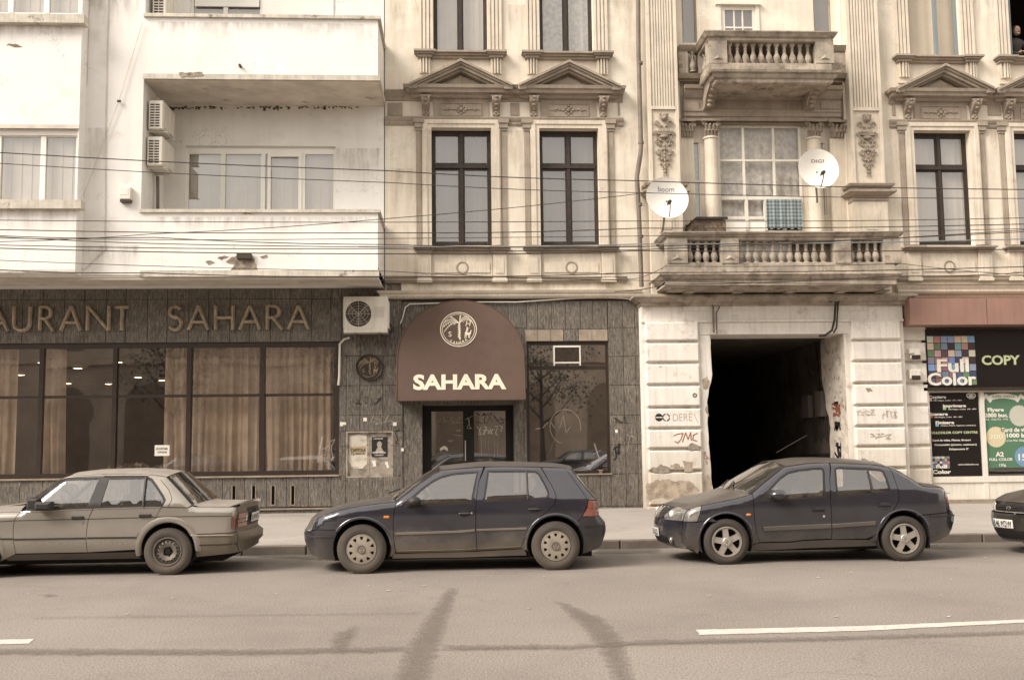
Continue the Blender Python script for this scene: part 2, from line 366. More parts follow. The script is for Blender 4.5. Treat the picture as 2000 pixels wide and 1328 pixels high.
def stroke(mb, pts, w, Y, d=.004, mi=0, fn=None):
    """a painted stroke, flat polyline ribbon of width w in the x-z plane"""
    for i in range(len(pts)-1):
        a = Vector(pts[i]); b = Vector(pts[i+1]); t = b-a
        if t.length < 1e-6: continue
        t.normalize(); n = Vector((-t.y, t.x))*w/2; a2 = a-t*w*.3; b2 = b+t*w*.3
        q = [a2+n, a2-n, b2-n, b2+n]; mb.add([(p.x, (fn(p.x, p.y) if fn else Y)-d-i*.00002, p.y) for p in q], [(0, 1, 2, 3)], mi)
    return mb
def pip(p, poly):
    x, y = p; c = False; n = len(poly); j = n-1
    for i in range(n):
        xi, yi = poly[i]; xj, yj = poly[j]
        if (yi > y) != (yj > y) and x < (xj-xi)*(y-yi)/(yj-yi)+xi: c = not c
        j = i
    return c
def smooth_poly(pts, it=1, closed=True):
    for _ in range(it):
        o = []; n = len(pts)
        for i in range(n if closed else n-1):
            a, b = pts[i], pts[(i+1) % n]
            o += [(a[0]*.75+b[0]*.25, a[1]*.75+b[1]*.25), (a[0]*.25+b[0]*.75, a[1]*.25+b[1]*.75)]
        if not closed: o = [pts[0]]+o+[pts[-1]]
        pts = o
    return pts
def resamp(poly, step, closed=True):
    o = []; n = len(poly)
    for i in range(n if closed else n-1):
        a, b = poly[i], poly[(i+1) % n]; L = sqrt((a[0]-b[0])**2+(a[1]-b[1])**2); k = max(1, int(round(L/step)))
        for j in range(k): o.append((a[0]+(b[0]-a[0])*j/k, a[1]+(b[1]-a[1])*j/k))
    if not closed: o.append(poly[-1])
    return o
def patch(poly, fn, holes=(), step=.05, grid=True, nrm=True, mb=None, mi=0):
    """triangulated sheet over a 2-D polygon, mapped to 3-D by fn; smooth analytic normals"""
    mb = mb or MB(); vs = []; es = []
    loops = [resamp(poly, step)]+[resamp(h, step) for h in holes]
    for lp in loops:
        b = len(vs); vs += lp; es += [(b+i, b+(i+1) % len(lp)) for i in range(len(lp))]
    if grid:
        xs = [p[0] for p in poly]; ys = [p[1] for p in poly]; x0, x1, y0, y1 = min(xs), max(xs), min(ys), max(ys)
        nx = int((x1-x0)/step)+1; ny = int((y1-y0)/step)+1
        for i in range(nx):
            for j in range(ny):
                q = (x0+(i+.5)*step, y0+(j+.5)*step)
                if not pip(q, poly) or any(pip(q, h) for h in holes): continue
                if min((q[0]-p[0])**2+(q[1]-p[1])**2 for lp in loops for p in lp) < (step*.45)**2: continue
                vs.append(q)
    r = delaunay_2d_cdt([Vector(v) for v in vs], es, [], 0, 1e-7)
    v2, f2 = r[0], r[2]; keep = []
    for f in f2:
        c = (sum(v2[i][0] for i in f)/len(f), sum(v2[i][1] for i in f)/len(f))
        if pip(c, poly) and not any(pip(c, h) for h in holes): keep.append(tuple(f))
    used = sorted({i for f in keep for i in f}); ix = {k: n for n, k in enumerate(used)}
    P = [Vector(fn(v2[i][0], v2[i][1])) for i in used]
    F = []
    for f in keep: F.append(tuple(ix[i] for i in f))
    if nrm:
        N = []; e = 1e-3
        for i in used:
            a, b = v2[i][0], v2[i][1]
            n = (Vector(fn(a+e, b))-Vector(fn(a-e, b))).cross(Vector(fn(a, b+e))-Vector(fn(a, b-e)))
            N.append(n.normalized() if n.length > 1e-12 else Vector((0, -1, 0)))
        # make the winding agree with the analytic normals
        F2 = []
        for f in F:
            g = (P[f[1]]-P[f[0]]).cross(P[f[2]]-P[f[0]])
            F2.append(f if g.dot(N[f[0]]) >= 0 else tuple(reversed(f)))
        F = F2; mb.n = (mb.n or [])+[tuple(n) for n in N]
    mb.add(P, F, mi); return mb
# ============================================================ GROUND
def R(px0, px1, py0, py1, Y):
    ym, xm = (py0+py1)/2, (px0+px1)/2
    return WX(px0, ym, Y), WX(px1, ym, Y), WZ(xm, py1, Y), WZ(xm, py0, Y)     # x0,x1,z0,z1
YK = -6.35
def sheet(name, x0, x1, y0, y1, z, mat, n=1, **kw):
    return obj(name, MB().add([(x0, y0, z), (x1, y0, z), (x1, y1, z), (x0, y1, z)], [(0, 1, 2, 3)]), mat, **kw)
sheet('ground', -150, 150, -150, 150, -.03, paving, kind='structure')
sheet('road', -60, 60, -24.5, YK, 0, asphalt, kind='structure')
# pavement: a gently rising slab with a dropped kerb by the fourth car
pv = MB(); pv.add([(-60, YK+.16, .125), (60, YK+.16, .125), (60, .45, .235), (-60, .45, .235)], [(0, 1, 2, 3)])
pavement = obj('pavement', pv, paving, kind='structure')
kerb = thing('kerb', None, None, (0, YK, 0)); kerb['kind'] = 'structure'
kk = MB().box(-.47, .47, YK, YK+.17, -.02, .132, c=.012); k0 = None
for i in range(-14, 18):
    x = i*.96+.1
    if k0 is None: k0 = obj('kerb_stone', kk, kerbm, kerb); k0.location.x = x; continue
    k = inst(k0, kerb); k.location.x = x; k.location.z = random.uniform(-.006, .004); k.location.y = random.uniform(-.006, .006)
    if 9.0 < x < 9.9: k.rotation_euler = (0, -.07, .03)
far_pavement = sheet('far_pavement', -60, 60, -33, -24.5, .1, paving, kind='structure')
# road markings and worn patches
def decal_mat(name, colr, thr=.5, scale=14, amt=1., wide=.05, fade=False):
    m = MAT(name, colr, rough=.8, var=.05, fine=.5, fscale=75, bump=0); t = m.node_tree; p = t.nodes['Principled BSDF']; o = t.nodes['Material Output']
    tr = t.nodes.new('ShaderNodeBsdfTransparent'); mx = t.nodes.new('ShaderNodeMixShader')
    t.links.new(mathn(t, 'MULTIPLY', noisen(t, scale, (1, 1, 1), 7, .7, thr-.03, thr+wide), amt), mx.inputs[0]); t.links.new(tr.outputs[0], mx.inputs[1]); t.links.new(p.outputs[0], mx.inputs[2]); t.links.new(mx.outputs[0], o.inputs[0])
    if fade:
        at = t.nodes.new('ShaderNodeAttribute'); at.attribute_name = 'fade'; src = mx.inputs[0].links[0].from_socket; t.links.new(mathn(t, 'MULTIPLY', src, at.outputs['Fac']), mx.inputs[0])
    return m
stainm = decal_mat('road_stain', (.225, .193, .163), .40, 55, .85, .16, True); stain2 = decal_mat('road_stain_faint', (.22, .188, .158), .44, 45, .35, .15, True)
def ground_poly(name, pts, z, mat, jit=.02, **kw):
    P = [G(x, y, z) for x, y in pts]; P = resamp(P, .08)
    P = [(x+noise.noise((x*9, y*9, 1))*jit+noise.noise((x*31, y*31, 1))*jit*.8, y+noise.noise((x*9, y*9, 5))*jit+noise.noise((x*31, y*31, 5))*jit*.5) for x, y in P]
    if mat is roadpaint: return obj(name, patch(P, lambda a, b: (a, b, z), step=.09, grid=False, nrm=False), mat, kind='structure', **kw)
    mb = patch(P, lambda a, b: (a, b, z), step=.055, nrm=False); o = obj(name, mb, mat, kind='structure', **kw); vals = []
    for v in mb.v:
        d = min((v[0]-q[0])**2+(v[1]-q[1])**2 for q in P); vals.append(min(1, sqrt(d)/.10))
    a = o.data.attributes.new('fade', 'FLOAT', 'POINT'); a.data.foreach_set('value', vals); return o
ground_poly('lane_marking', [(-260, 1254), (66, 1247), (56, 1256), (-260, 1264)], .004, roadpaint, .012)
ground_poly('lane_marking', [(1360, 1229), (1680, 1222), (2000, 1209), (2003, 1215), (1690, 1231), (1366, 1239)], .004, roadpaint, .012)
ground_poly('road_patch', [(872, 1148), (898, 1146), (880, 1200), (862, 1262), (838, 1335), (762, 1340), (788, 1270), (822, 1215)], .0042, stainm, .03)
ground_poly('road_patch', [(1075, 1170), (1110, 1178), (1180, 1205), (1222, 1250), (1244, 1335), (1200, 1335), (1162, 1262), (1126, 1215)], .0042, stainm, .03)
ground_poly('road_patch', [(-200, 1264), (240, 1264), (500, 1265), (800, 1259), (800, 1272), (500, 1279), (200, 1279), (-200, 1277)], .0084, stainm, .03)
ground_poly('road_patch', [(860, 1257), (1150, 1256), (1250, 1247), (1600, 1241), (2200, 1222), (2200, 1232), (1600, 1252), (1250, 1260), (1100, 1268), (860, 1270)], .0084, stainm, .03)
ground_poly('road_patch', [(640, 1256), (652, 1232), (690, 1218), (704, 1224), (680, 1262), (660, 1272)], .0126, stainm, .04)
ground_poly('road_patch', [(60, 1203), (820, 1194), (820, 1200), (60, 1210)], .0042, stain2, .03)
ground_poly('road_patch', [(70, 1161), (100, 1159), (118, 1163), (90, 1168)], .0042, stainm, .03)
ground_poly('road_patch', [(480, 1074), (640, 1074), (650, 1095), (480, 1086)], .0042, stainm, .05)
ground_poly('road_patch', [(1160, 1072), (1290, 1068), (1290, 1080), (1160, 1082)], .0042, stainm, .05)
ground_poly('road_patch', [(1800, 1062), (2010, 1052), (2010, 1072), (1800, 1072)], .0042, stainm, .05)
lit = MB()
for i in range(70):      # grit, chips and scraps on the street and pavement
    if i % 3: x, y, z = random.uniform(-6, 8), random.uniform(-13, YK-.05), .006
    else: x, y = random.uniform(-6, 9), random.uniform(YK+.3, -.2); z = .135+(y-YK)*.0175
    r = random.uniform(.008, .028); lit.add([(x+cos(a+.3*sin(i))*r*random.uniform(.6, 1.3), y+sin(a)*r*random.uniform(.6, 1.2), z+(.01 if k == 0 else .002)) for k, a in enumerate([0, 1.3, 2.6, 3.9, 5.2])], [(0, 1, 2, 3, 4)])
obj('street_litter', lit, [col('litter', (.42, .38, .31))], label='scattered grit and pale scraps on the street and pavement', kind='stuff')

# ============================================================ LEFT BUILDING
YB = -1.5; YS = -1.85
LB = thing('apartment_building', 'white stucco apartment block with balconies above the stone clad restaurant', 'building', (-6, 0, 0))
def lb(name, px0, px1, py0, py1, Yf, Yb, mat=stucco, c=0, par=None, ym=None, **kw):
    x0, x1, z0, z1 = R(px0, px1, py0, py1, Yf); return box(name, x0, x1, Yf, Yb, z0, z1, mat, par or LB, c=c, **kw)
XL = -16.0
x_c = WX(750, 300, 0)           # seam with the neighbour
zt = 16.4
z_s = WZ(400, 541, YB)          # underside of the overhang
xr0 = WX(278, 280, YB); xrr = WX(738, 480, YB)
z_p1 = WZ(500, 414, YB); z_f0 = WZ(450, 157, YB); z_p2 = WZ(500, 37, YB)
wl = MB()
wl.box(XL, xr0, YB, 0, z_s, z_f0)                        # block left of the loggia
wl.box(XL, xr0, YB, 0, z_f0, zt)
wl.box(xr0, xrr, YB, YB+.16, z_s+.02, z_p1-.02)           # lower parapet
wl.box(xrr-.16, xrr, YB+.16, 0, z_s+.02, z_p1-.02)
wl.box(xr0, xrr, YB+.01, 0, z_s, z_s+.2)
wl.box(xr0, xrr, YB, YB+.16, z_f0+.1, z_p2)          # upper parapet
wl.box(xrr-.16, xrr, YB+.16, 0, z_f0+.1, z_p2)
wx0, wx1, wz0, wz1 = R(360, 655, 285, 470, 0)
ux0, ux1, uz0, uz1 = R(372, 512, -150, 60, 0)
# back wall with window openings
def wall_with_holes(mb, x0, x1, z0, z1, Y0, Y1, holes):
    xs = sorted({x0, x1, *[h[0] for h in holes], *[h[1] for h in holes]}); zs = sorted({z0, z1, *[h[2] for h in holes], *[h[3] for h in holes]})
    xs = [x for x in xs if x0 <= x <= x1]; zs = [z for z in zs if z0 <= z <= z1]
    for i in range(len(xs)-1):
        run = None
        for j in range(len(zs)-1):
            cx, cz = (xs[i]+xs[i+1])/2, (zs[j]+zs[j+1])/2
            hole = any(h[0] < cx < h[1] and h[2] < cz < h[3] for h in holes)
            if not hole:
                if run is None: run = [zs[j], zs[j+1]]
                else: run[1] = zs[j+1]
            if hole or j == len(zs)-2:
                if run: mb.box(xs[i], xs[i+1], Y0, Y1, run[0], run[1]); run = None
    return mb
wall_with_holes(wl, xr0, x_c, z_s+.2, zt, 0, .35, [(wx0, wx1, wz0, wz1), (ux0, ux1, uz0, uz1)])
obj('wall', wl, stucco, LB)
ztop2 = z_f0+.02
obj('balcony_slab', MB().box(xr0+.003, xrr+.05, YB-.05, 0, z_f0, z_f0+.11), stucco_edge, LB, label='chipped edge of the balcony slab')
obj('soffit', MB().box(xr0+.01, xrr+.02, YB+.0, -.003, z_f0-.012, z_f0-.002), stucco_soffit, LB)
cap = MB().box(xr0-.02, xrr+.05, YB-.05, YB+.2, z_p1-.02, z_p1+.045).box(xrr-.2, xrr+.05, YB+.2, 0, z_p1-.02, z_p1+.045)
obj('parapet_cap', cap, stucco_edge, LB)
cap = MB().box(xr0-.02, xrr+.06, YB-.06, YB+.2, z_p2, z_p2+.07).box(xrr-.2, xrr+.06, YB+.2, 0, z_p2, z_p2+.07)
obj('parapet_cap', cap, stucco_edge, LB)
# projecting bay at the far left
bx = WX(153, 300, YS); b_w = R(-60, 150, 250, 400, YS); b_w2 = R(-60, 158, -170, 27, YS)
bm = MB(); wall_with_holes(bm, XL, bx, z_s+.03, zt, YS, YB, [(b_w[0], b_w[1], b_w[2], b_w[3]), (b_w2[0], b_w2[1], b_w2[2], b_w2[3])])
obj('projecting_bay', bm, stucco, LB)
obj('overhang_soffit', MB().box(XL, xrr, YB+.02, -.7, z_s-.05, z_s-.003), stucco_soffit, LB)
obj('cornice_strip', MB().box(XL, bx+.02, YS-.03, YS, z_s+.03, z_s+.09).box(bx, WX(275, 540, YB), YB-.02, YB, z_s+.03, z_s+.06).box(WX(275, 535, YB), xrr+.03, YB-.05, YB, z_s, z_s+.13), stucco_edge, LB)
def sill(par, px0, px1, py0, py1, Yf, dep=.12, mat=stucco_edge):
    x0, x1, z0, z1 = R(px0, px1, py0, py1, Yf-dep); return box('sill', x0, x1, Yf-dep, Yf+.1, z0, z1, mat, par)
sill(LB, -60, 158, 390, 407, YS); sill(LB, -60, 164, 27, 44, YS, .16)
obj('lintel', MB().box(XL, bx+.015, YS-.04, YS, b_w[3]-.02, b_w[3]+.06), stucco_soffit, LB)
rngp = random.Random(3)
def pvc_window(px0, px1, py0, py1, Y, muls, top=.0, par=None, blinds=True, fw=.06, bm_=None, opn=(), glass=None):
    """white plastic window; muls are photo x of the mullion centres"""
    x0, x1, z0, z1 = R(px0, px1, py0, py1, Y); ym = (py0+py1)/2; fr = MB()
    w = obj('window', MB().box(x0, x1, Y+.10, Y+.16, z0, z0+fw).box(x0, x1, Y+.10, Y+.16, z1-fw-top, z1).box(x0, x0+fw, Y+.10, Y+.16, z0+fw, z1-fw-top).box(x1-fw, x1, Y+.10, Y+.16, z0+fw, z1-fw-top), pvc, par)
    xs = [WX(m, ym, Y) for m in muls]
    for x in xs:
        fr.box(x-.05, x+.05, Y+.085, Y+.157, z0+fw-.002, z1-fw-top+.002)
    obj('mullion', fr, pvc, w); e = [x0+fw]+xs+[x1-fw]
    obj('pane', MB().add([(x0+fw, Y+.135, z0+fw), (x1-fw, Y+.135, z0+fw), (x1-fw, Y+.135, z1-fw-top), (x0+fw, Y+.135, z1-fw-top)], [(0, 1, 2, 3)]), glass or gwin, w)
    if blinds:
        b = MB(); x = x0+.02; i = 0
        while x < x1-.1:
            b.box(x, x+.105, Y+.235+.012*(i % 2), Y+.24+.012*(i % 2), z0, z1); x += .1; i += 1
        obj('vertical_blind', b, bm_ or blind, w)
    return w
pvc_window(-60, 150, 250, 400, YS, [-8, 80], top=.09, par=LB)
obj('shutter_box', MB().box(b_w[0]+.02, b_w[1]-.02, YS+.06, YS+.1, b_w[3]-.13, b_w[3]-.01), pvc, LB)
pvc_window(-60, 158, -170, 27, YS, [20, 90], par=LB)
wnd = pvc_window(360, 655, 285, 470, 0, [433, 512, 590], top=.1, par=LB)
# the balcony door leaf in the third light
dx0, dx1, dz0, dz1 = R(521, 588, 296, 470, 0)
obj('balcony_door', MB().box(dx0, dx0+.07, .06, .13, dz0, dz1).box(dx1-.07, dx1, .06, .13, dz0, dz1).box(dx0+.07, dx1-.07, .06, .13, dz1-.1, dz1), pvc, LB)
pvc_window(372, 512, -150, 60, 0, [440], par=LB)
ux = R(380, 506, -120, 11, 0); sh = MB()
for i in range(10): sh.box(ux[0], ux[1], .06+.006*(i % 2), .09, ux[2]+i*(ux[3]-ux[2])/10, ux[2]+(i+1)*(ux[3]-ux[2])/10)
obj('roller_shutter', sh, pvc, LB)
obj('door_panel', MB().box(*R(514, 652, -150, 36, 0)[:2], -.03, 0, R(514, 652, -150, 36, 0)[2], R(514, 652, -150, 36, 0)[3]), pvc, LB)
obj('room', MB().box(XL+2, x_c-.05, 1.6, 1.7, z_s, zt), darkgap, LB)
# pipes, scuppers and a hole of fallen plaster
obj('downpipe', MB().tube([(WX(211, 0, YB-.02), YB-.02, zt-1), (WX(206, 240, YB-.02), YB-.02, WZ(206, 240, YB)), (WX(205, 487, YB-.02), YB-.02, WZ(205, 487, YB)), (WX(166, 526, YB-.02), YB-.02, WZ(166, 526, YB)), (WX(150, 527, YB-.02), YB-.02, WZ(150, 527, YB))], .009, 6), stucco_soffit, LB)
def blob_patch(name, pts, Y, mat, par, jit=.03, th=.006, **kw):
    P = resamp([W(x, y, Y) for x, y in pts], .06); P = [(x+noise.noise((x*14, y*14, 2))*jit, y+noise.noise((x*14, y*14, 8))*jit) for x, y in P]
    mb = patch(P, lambda a, b: (a, Y-th, b), step=.08, grid=False, nrm=False)
    n = len(P); bse = len(mb.v); mb.add([(p[0], Y-th, p[1]) for p in P]+[(p[0], Y, p[1]) for p in P], [(i, (i+1) % n, n+(i+1) % n, n+i) for i in range(n)])
    return obj(name, mb, mat, par, **kw)
for pts in ([(440, 512), (452, 503), (470, 498), (492, 500), (498, 512), (505, 530), (450, 528), (458, 518)], [(400, 512), (412, 508), (420, 514), (408, 518)], [(424, 504), (438, 499), (446, 502), (432, 508)], [(508, 502), (520, 499), (524, 503), (512, 506)],
            [(350, 143), (395, 141), (400, 149), (352, 152)], [(455, 413), (470, 416), (485, 418), (500, 420), (480, 415)], [(12, 88), (30, 86), (45, 91), (28, 93)]):
    blob_patch('plaster_patch', pts, YB-(.052 if pts[0][1] in (143,) else .0) if pts[0][0] != 12 else YS, MAT('bare_render', (.36, .30, .23), var=.25, vscale=9, bump=.6, stain=((.12, .09, .07), 7, .52, .62, .8)), LB)
obj('scupper', MB().box(*R(462, 490, 495, 505, YB-.08)[:2], YB-.09, YB+.05, *R(462, 490, 495, 505, YB-.08)[2:]), mortar, LB)
obj('scupper', MB().tube([(WX(470, 131, YB), YB-.1, WZ(470, 131, YB)), (WX(470, 131, YB), YB+.05, WZ(470, 131, YB))], .03, 8), mortar, LB)
# mould under the soffit
mo = MB()
for i in range(110):
    px = random.uniform(320, 700); py = 209+random.uniform(-2, 3); x, z = W(px, py, 0); r = random.uniform(.015, .05)
    mo.add([(x+cos(a)*r*random.uniform(.4, 1.2), -.004-.0001*i, z-abs(sin(a))*r*random.uniform(.6, 2)*(1 if a > pi else .2)) for a in [k*pi/4 for k in range(8)]], [tuple(range(8))])
obj('mould_marks', mo, decal_mat('mould', (.14, .11, .08), .38, 30), LB, kind='stuff')

# rain streaks and grime under sills and ledges
def streak_mat(name, colr, amt):
    m = MAT(name, colr, var=.1, fine=.1, bump=0); t = m.node_tree; p = t.nodes['Principled BSDF']; o = t.nodes['Material Output']; tr = t.nodes.new('ShaderNodeBsdfTransparent'); mx = t.nodes.new('ShaderNodeMixShader')
    at = t.nodes.new('ShaderNodeAttribute'); at.attribute_name = 'fade'; f = mathn(t, 'MULTIPLY', noisen(t, 2.2, (3, 3, .5), 7, .7, .40, .72), at.outputs['Fac']); f = mathn(t, 'MULTIPLY', f, amt)
    t.links.new(f, mx.inputs[0]); t.links.new(tr.outputs[0], mx.inputs[1]); t.links.new(p.outputs[0], mx.inputs[2]); t.links.new(mx.outputs[0], o.inputs[0]); return m
grime = streak_mat('rain_grime', (.27, .215, .16), .42); rust = streak_mat('rain_rust', (.42, .31, .20), .38)
def streaks(par, px0, px1, py0, py1, Y, mat=None, n=8):
    mb = MB(); x0, x1, z0, z1 = R(px0, px1, py0, py1, Y); H = z1-z0; vals = []; rg_ = random.Random(int(px0*7+py0))
    for i in range(n+1):
        x = x0+(x1-x0)*i/n; h = H*rg_.uniform(.45, 1)
        for k, f in enumerate((1, .7, .25, 0)): mb.v.append((x, Y-.0035, z1-h*k/3)); vals.append(f if 0 < i < n else 0)
    mb.f = [(i*4+k, i*4+k+1, (i+1)*4+k+1, (i+1)*4+k) for i in range(n) for k in range(3)]; mb.m = [0]*len(mb.f)
    o = obj('grime_streak', mb, mat or grime, par, kind='stuff'); a = o.data.attributes.new('fade', 'FLOAT', 'POINT'); a.data.foreach_set('value', vals); return o
for a in ((-20, 150, 45, 110, YS), (-20, 150, 408, 470, YS), (285, 733, 45, 85, YB), (280, 735, 424, 470, YB), (156, 275, 0, 60, YB), (655, 745, 290, 410, -.001), (156, 210, 250, 420, YB), (430, 520, 500, 541, YB), (156, 276, 480, 541, YB)): streaks(LB, *a, n=14)
# ---- stone clad ground floor of the restaurant (part of the left building)
CL = LB
zc = WZ(500, 548, 0)            # top of the cladding
zw1 = WZ(330, 670, 0); zw0 = WZ(330, 931, 0); xw1 = WX(660, 800, 0); z_b = .2
zdoor = WZ(900, 583, 0)
bk = MB()
xe = WX(1258, 800, 0)
dxa, dxb = WX(787, 880, 0), WX(1024, 880, 0); dzt = WZ(900, 760, 0)
gx0, gx1, gz0, gz1 = R(1030, 1190, 668, 925, 0)
holes = [(XL, xw1, zw0, zw1), (dxa, dxb, .1, dzt), (gx0, gx1, gz0, gz1)]
ph = R(676, 768, 842, 932, 0); holes.append(ph)
wall_with_holes(bk, XL, xe, .05, zdoor-.02, .035, .4, holes)
obj('backing_wall', bk, mortar, CL)
bk = MB(); bk.box(XL, WX(748, 560, 0), .035, .4, zdoor-.02, z_s+.1); obj('backing_wall', bk, mortar, CL)
protos = {}
def slab(x0, x1, z0, z1, mat, name='stone_panel', par=None):
    w, h = round(x1-x0, 3), round(z1-z0, 3)
    if w < .03 or h < .03: return
    k = (w, h, mat.name, random.randint(0, 1)); th = random.uniform(0, .006)
    if k not in protos:
        g = .004; mb = MB().box(-6+g, -6+w-g, 0, .035, g, h-g, c=.004)
        protos[k] = obj(name, mb, mat, par or CL); o = protos[k]
    else: o = inst(protos[k], par or CL)
    o.location = (x0+6-0, -th, z0); return o
def in_hole(x0, x1, z0, z1): return any(x1 > h[0]+.01 and x0 < h[1]-.01 and z1 > h[2]+.01 and z0 < h[3]-.01 for h in holes)
def clad(xa, xb, zs, widths, mat=stone, pale=None):
    for j in range(len(zs)-1):
        x = xa; i = 0
        while x < xb-.01:
            w = widths[(i+j*0) % len(widths)]; x2 = min(x+w, xb)
            if xb-x2 < .08: x2 = xb
            slab(x, x2, zs[j], zs[j+1], (pale(j, i) if pale else None) or mat); x = x2; i += 1
rows = [WZ(700, y, 0) for y in (988, 930, 871, 811, 753, 695, 640, 585, 552)]
# band below the window, above the window, pier right of it
clad(-10.2, WX(560, 960, 0), [rows[0], zw0-.012], [.47])
clad(WX(560, 960, 0), WX(672, 960, 0), [rows[0], zw0-.012], [.47])
hb = [zw1+.01, WZ(330, 585, 0), WZ(330, 552, 0)]
clad(-10.2, WX(667, 620, 0), hb, [.42, .46])
clad(WX(667, 620, 0), dxa-.02, [rows[5], rows[6], rows[7], rows[8]], [.42, .55, .37])
xa, xb = xw1+.03, dxa-.0
for j in range(5):
    z0, z1 = rows[j], rows[j+1]; xs = [xa, WX(676, 800, 0), WX(703, 800, 0), WX(748, 800, 0), xb]
    if j in (1, 2):   # beside the poster niche
        for a, b in ((xa, ph[0]), (ph[1], xb)):
            if z1 > ph[2] and z0 < ph[3]:
                if z0 < ph[2]-.02: slab(a, b, z0, ph[2], stone)
                slab(a, b, max(z0, ph[2]), min(z1, ph[3]), stone)
                if z1 > ph[3]+.02:
                    for c in range(len(xs)-1): slab(xs[c], xs[c+1], ph[3], z1, stone)
    else:
        for c in range(len(xs)-1): slab(xs[c], xs[c+1], z0, z1, stone)
if rows[1] < ph[2]: pass
# above the door and to the right of it
xd = dxb+.01
rr = [WZ(1220, y, 0) for y in (988, 925, 868, 811, 752, 696, 640, 587)]
clad(dxa-.02, WX(1028, 620, 0), [dzt+.0, rr[6], rr[7]], [.5, .42])
clad(WX(1028, 620, 0), gx1, [gz1+.28, rr[7]], [.25, .31, .31, .33, .28])
nx = [gx0-.03, gx0+.24, gx0+.54, gx0+.82, gx0+1.16, gx0+1.46, gx1]
for i in range(6): slab(nx[i], nx[i+1], gz1+.02, gz1+.28, stone if i == 3 else stone_pale)
clad(gx1+.01, xe-.02, [rr[0], rr[1], rr[2], rr[3], rr[4], rr[5], rr[6], rr[7]], [.33, .27, .14])
clad(WX(1028, 950, 0), gx1+.01, [rr[0], gz0-.03], [.36, .28, .35])
slab(dxb, gx0-.02, .2, 1.1, stone); slab(dxb, gx0-.02, 1.1, 2.4, stone)
obj('stone_sill', MB().box(XL, xw1+.03, -.05, .12, zw0-.035, zw0), stone_pale, CL)
obj('stone_sill', MB().box(gx0-.03, gx1+.03, -.04, .12, gz0-.03, gz0), stone_pale, CL)
obj('base_course', MB().box(XL, WX(672, 990, -.06), -.05, .035, .3, .335), stone_pale, CL)
b0 = MB().box(XL, dxa-.02, -.012, .035, .15, .3); b0.box(dxb, xe-.02, -.01, .035, .15, rr[0]-.005); obj('plinth', b0, stone, CL)
for px in (457, 495.5, 533.5, 572):
    x0, x1, z0, z1 = R(px-3, px+3, 949, 985, 0); v = obj('vent_slot', MB().box(x0, x1, -.006, -.002, z0, z1), darkgap, CL)
    obj('vent_frame', MB().box(x0-.02, x0, -.012, .0, z0-.02, z1+.02).box(x1, x1+.02, -.012, 0, z0-.02, z1+.02).box(x0, x1, -.012, 0, z0-.02, z0), stone_pale, v)
# restaurant window wall
fz = WZ(330, 773, 0)
fr = obj('window', MB().box(XL, xw1, .05, .13, zw1-.10, zw1).box(XL, xw1, .03, .13, zw0, zw0+.10), brownmetal, CL)
mx = [-230, -70, 79, 223, 368, 512, 656]
xs = [WX(m, 800, 0.05) for m in mx]; mu = MB(); mu.box(XL, xw1, .06, .13, fz-.03, fz+.03)
for x in xs[:-1]: mu.box(x-.045, x+.045, .03, .128, zw0+.1, zw1-.1)
mu.box(xw1-.06, xw1, .03, .128, zw0+.1, zw1-.1); obj('mullion', mu, brownmetal, fr)
edges = [XL]+xs
for i in range(len(edges)-1):
    for (a, b) in ((zw0+.08, fz), (fz, zw1-.08)):
        p = MB().add([(edges[i], .095+.0015*(i % 3), a), (edges[i+1], .097-.001*(i % 2), a), (edges[i+1], .095, b), (edges[i], .096+.001*(i % 2), b)], [(0, 1, 2, 3)])
        obj('pane', p, gdark, fr)
# dining room behind
rm = MB(); RZ = 3.62; RY = 10.5
rm.add([(XL, .4, .25), (xw1+.5, .4, .25), (xw1+.5, RY, .25), (XL, RY, .25)], [(0, 1, 2, 3)]); rm.add([(XL, .4, RZ), (xw1+.5, .4, RZ), (xw1+.5, RY, RZ), (XL, RY, RZ)], [(3, 2, 1, 0)])
rm.add([(XL, RY, .25), (xw1+.5, RY, .25), (xw1+.5, RY, RZ), (XL, RY, RZ)], [(0, 1, 2, 3)]); rm.add([(xw1+.5, .4, .25), (xw1+.5, RY, .25), (xw1+.5, RY, RZ), (xw1+.5, .4, RZ)], [(0, 1, 2, 3)])
rm.add([(XL, .4, .25), (XL, RY, .25), (XL, RY, RZ), (XL, .4, RZ)], [(0, 1, 2, 3)])
rm.box(XL, xw1+.5, .62, .7, RZ, zw1+.8)
obj('dining_room', rm, MAT('room_brown', (.13, .09, .06), var=.2, vscale=1, bump=0), LB)
lampm = EMIT('lamp_glow', (1, .80, .5), 4)
lp = []
for i, (px, py) in enumerate([(152, 717), (83, 706), (212, 748), (270, 735), (230, 705), (316, 741), (133, 747), (400, 703), (548, 702), (613, 723), (40, 730), (352, 752)]):
    x, y = G(px, py, RZ-.03); y = min(y, 10.0)
    t = thing('ceiling_lamp', None, 'lamp', (x, y, RZ), 'small lit lamps on the restaurant ceiling')
    t['label'] = 'lit ceiling lamp '+['at the middle of the second restaurant pane, the brightest there', 'hard against the first mullion of the restaurant window', 'lowest left of the third restaurant pane', 'lower middle of the third restaurant pane', 'just right of the second mullion, the highest there',
                                     'beside the narrow curtain above the white notice', 'lowest in the second restaurant pane, near the curtain', 'showing through the left part of the wide curtain', 'showing through the top of the rightmost curtain', 'showing through the right part of the rightmost curtain', 'in the leftmost restaurant pane', 'half hidden behind the narrow curtain by the third mullion'][i]
    obj('lamp_shade', MB().lathe([(.10, 0), (.13, -.05), (.11, -.06)], (x, y, RZ-.002), n=12), pale_metal, t, smooth=True)
    obj('bulb', MB().lathe([(.001, -.075), (.10, -.06)], (x, y, RZ-.002), n=12), lampm, t)
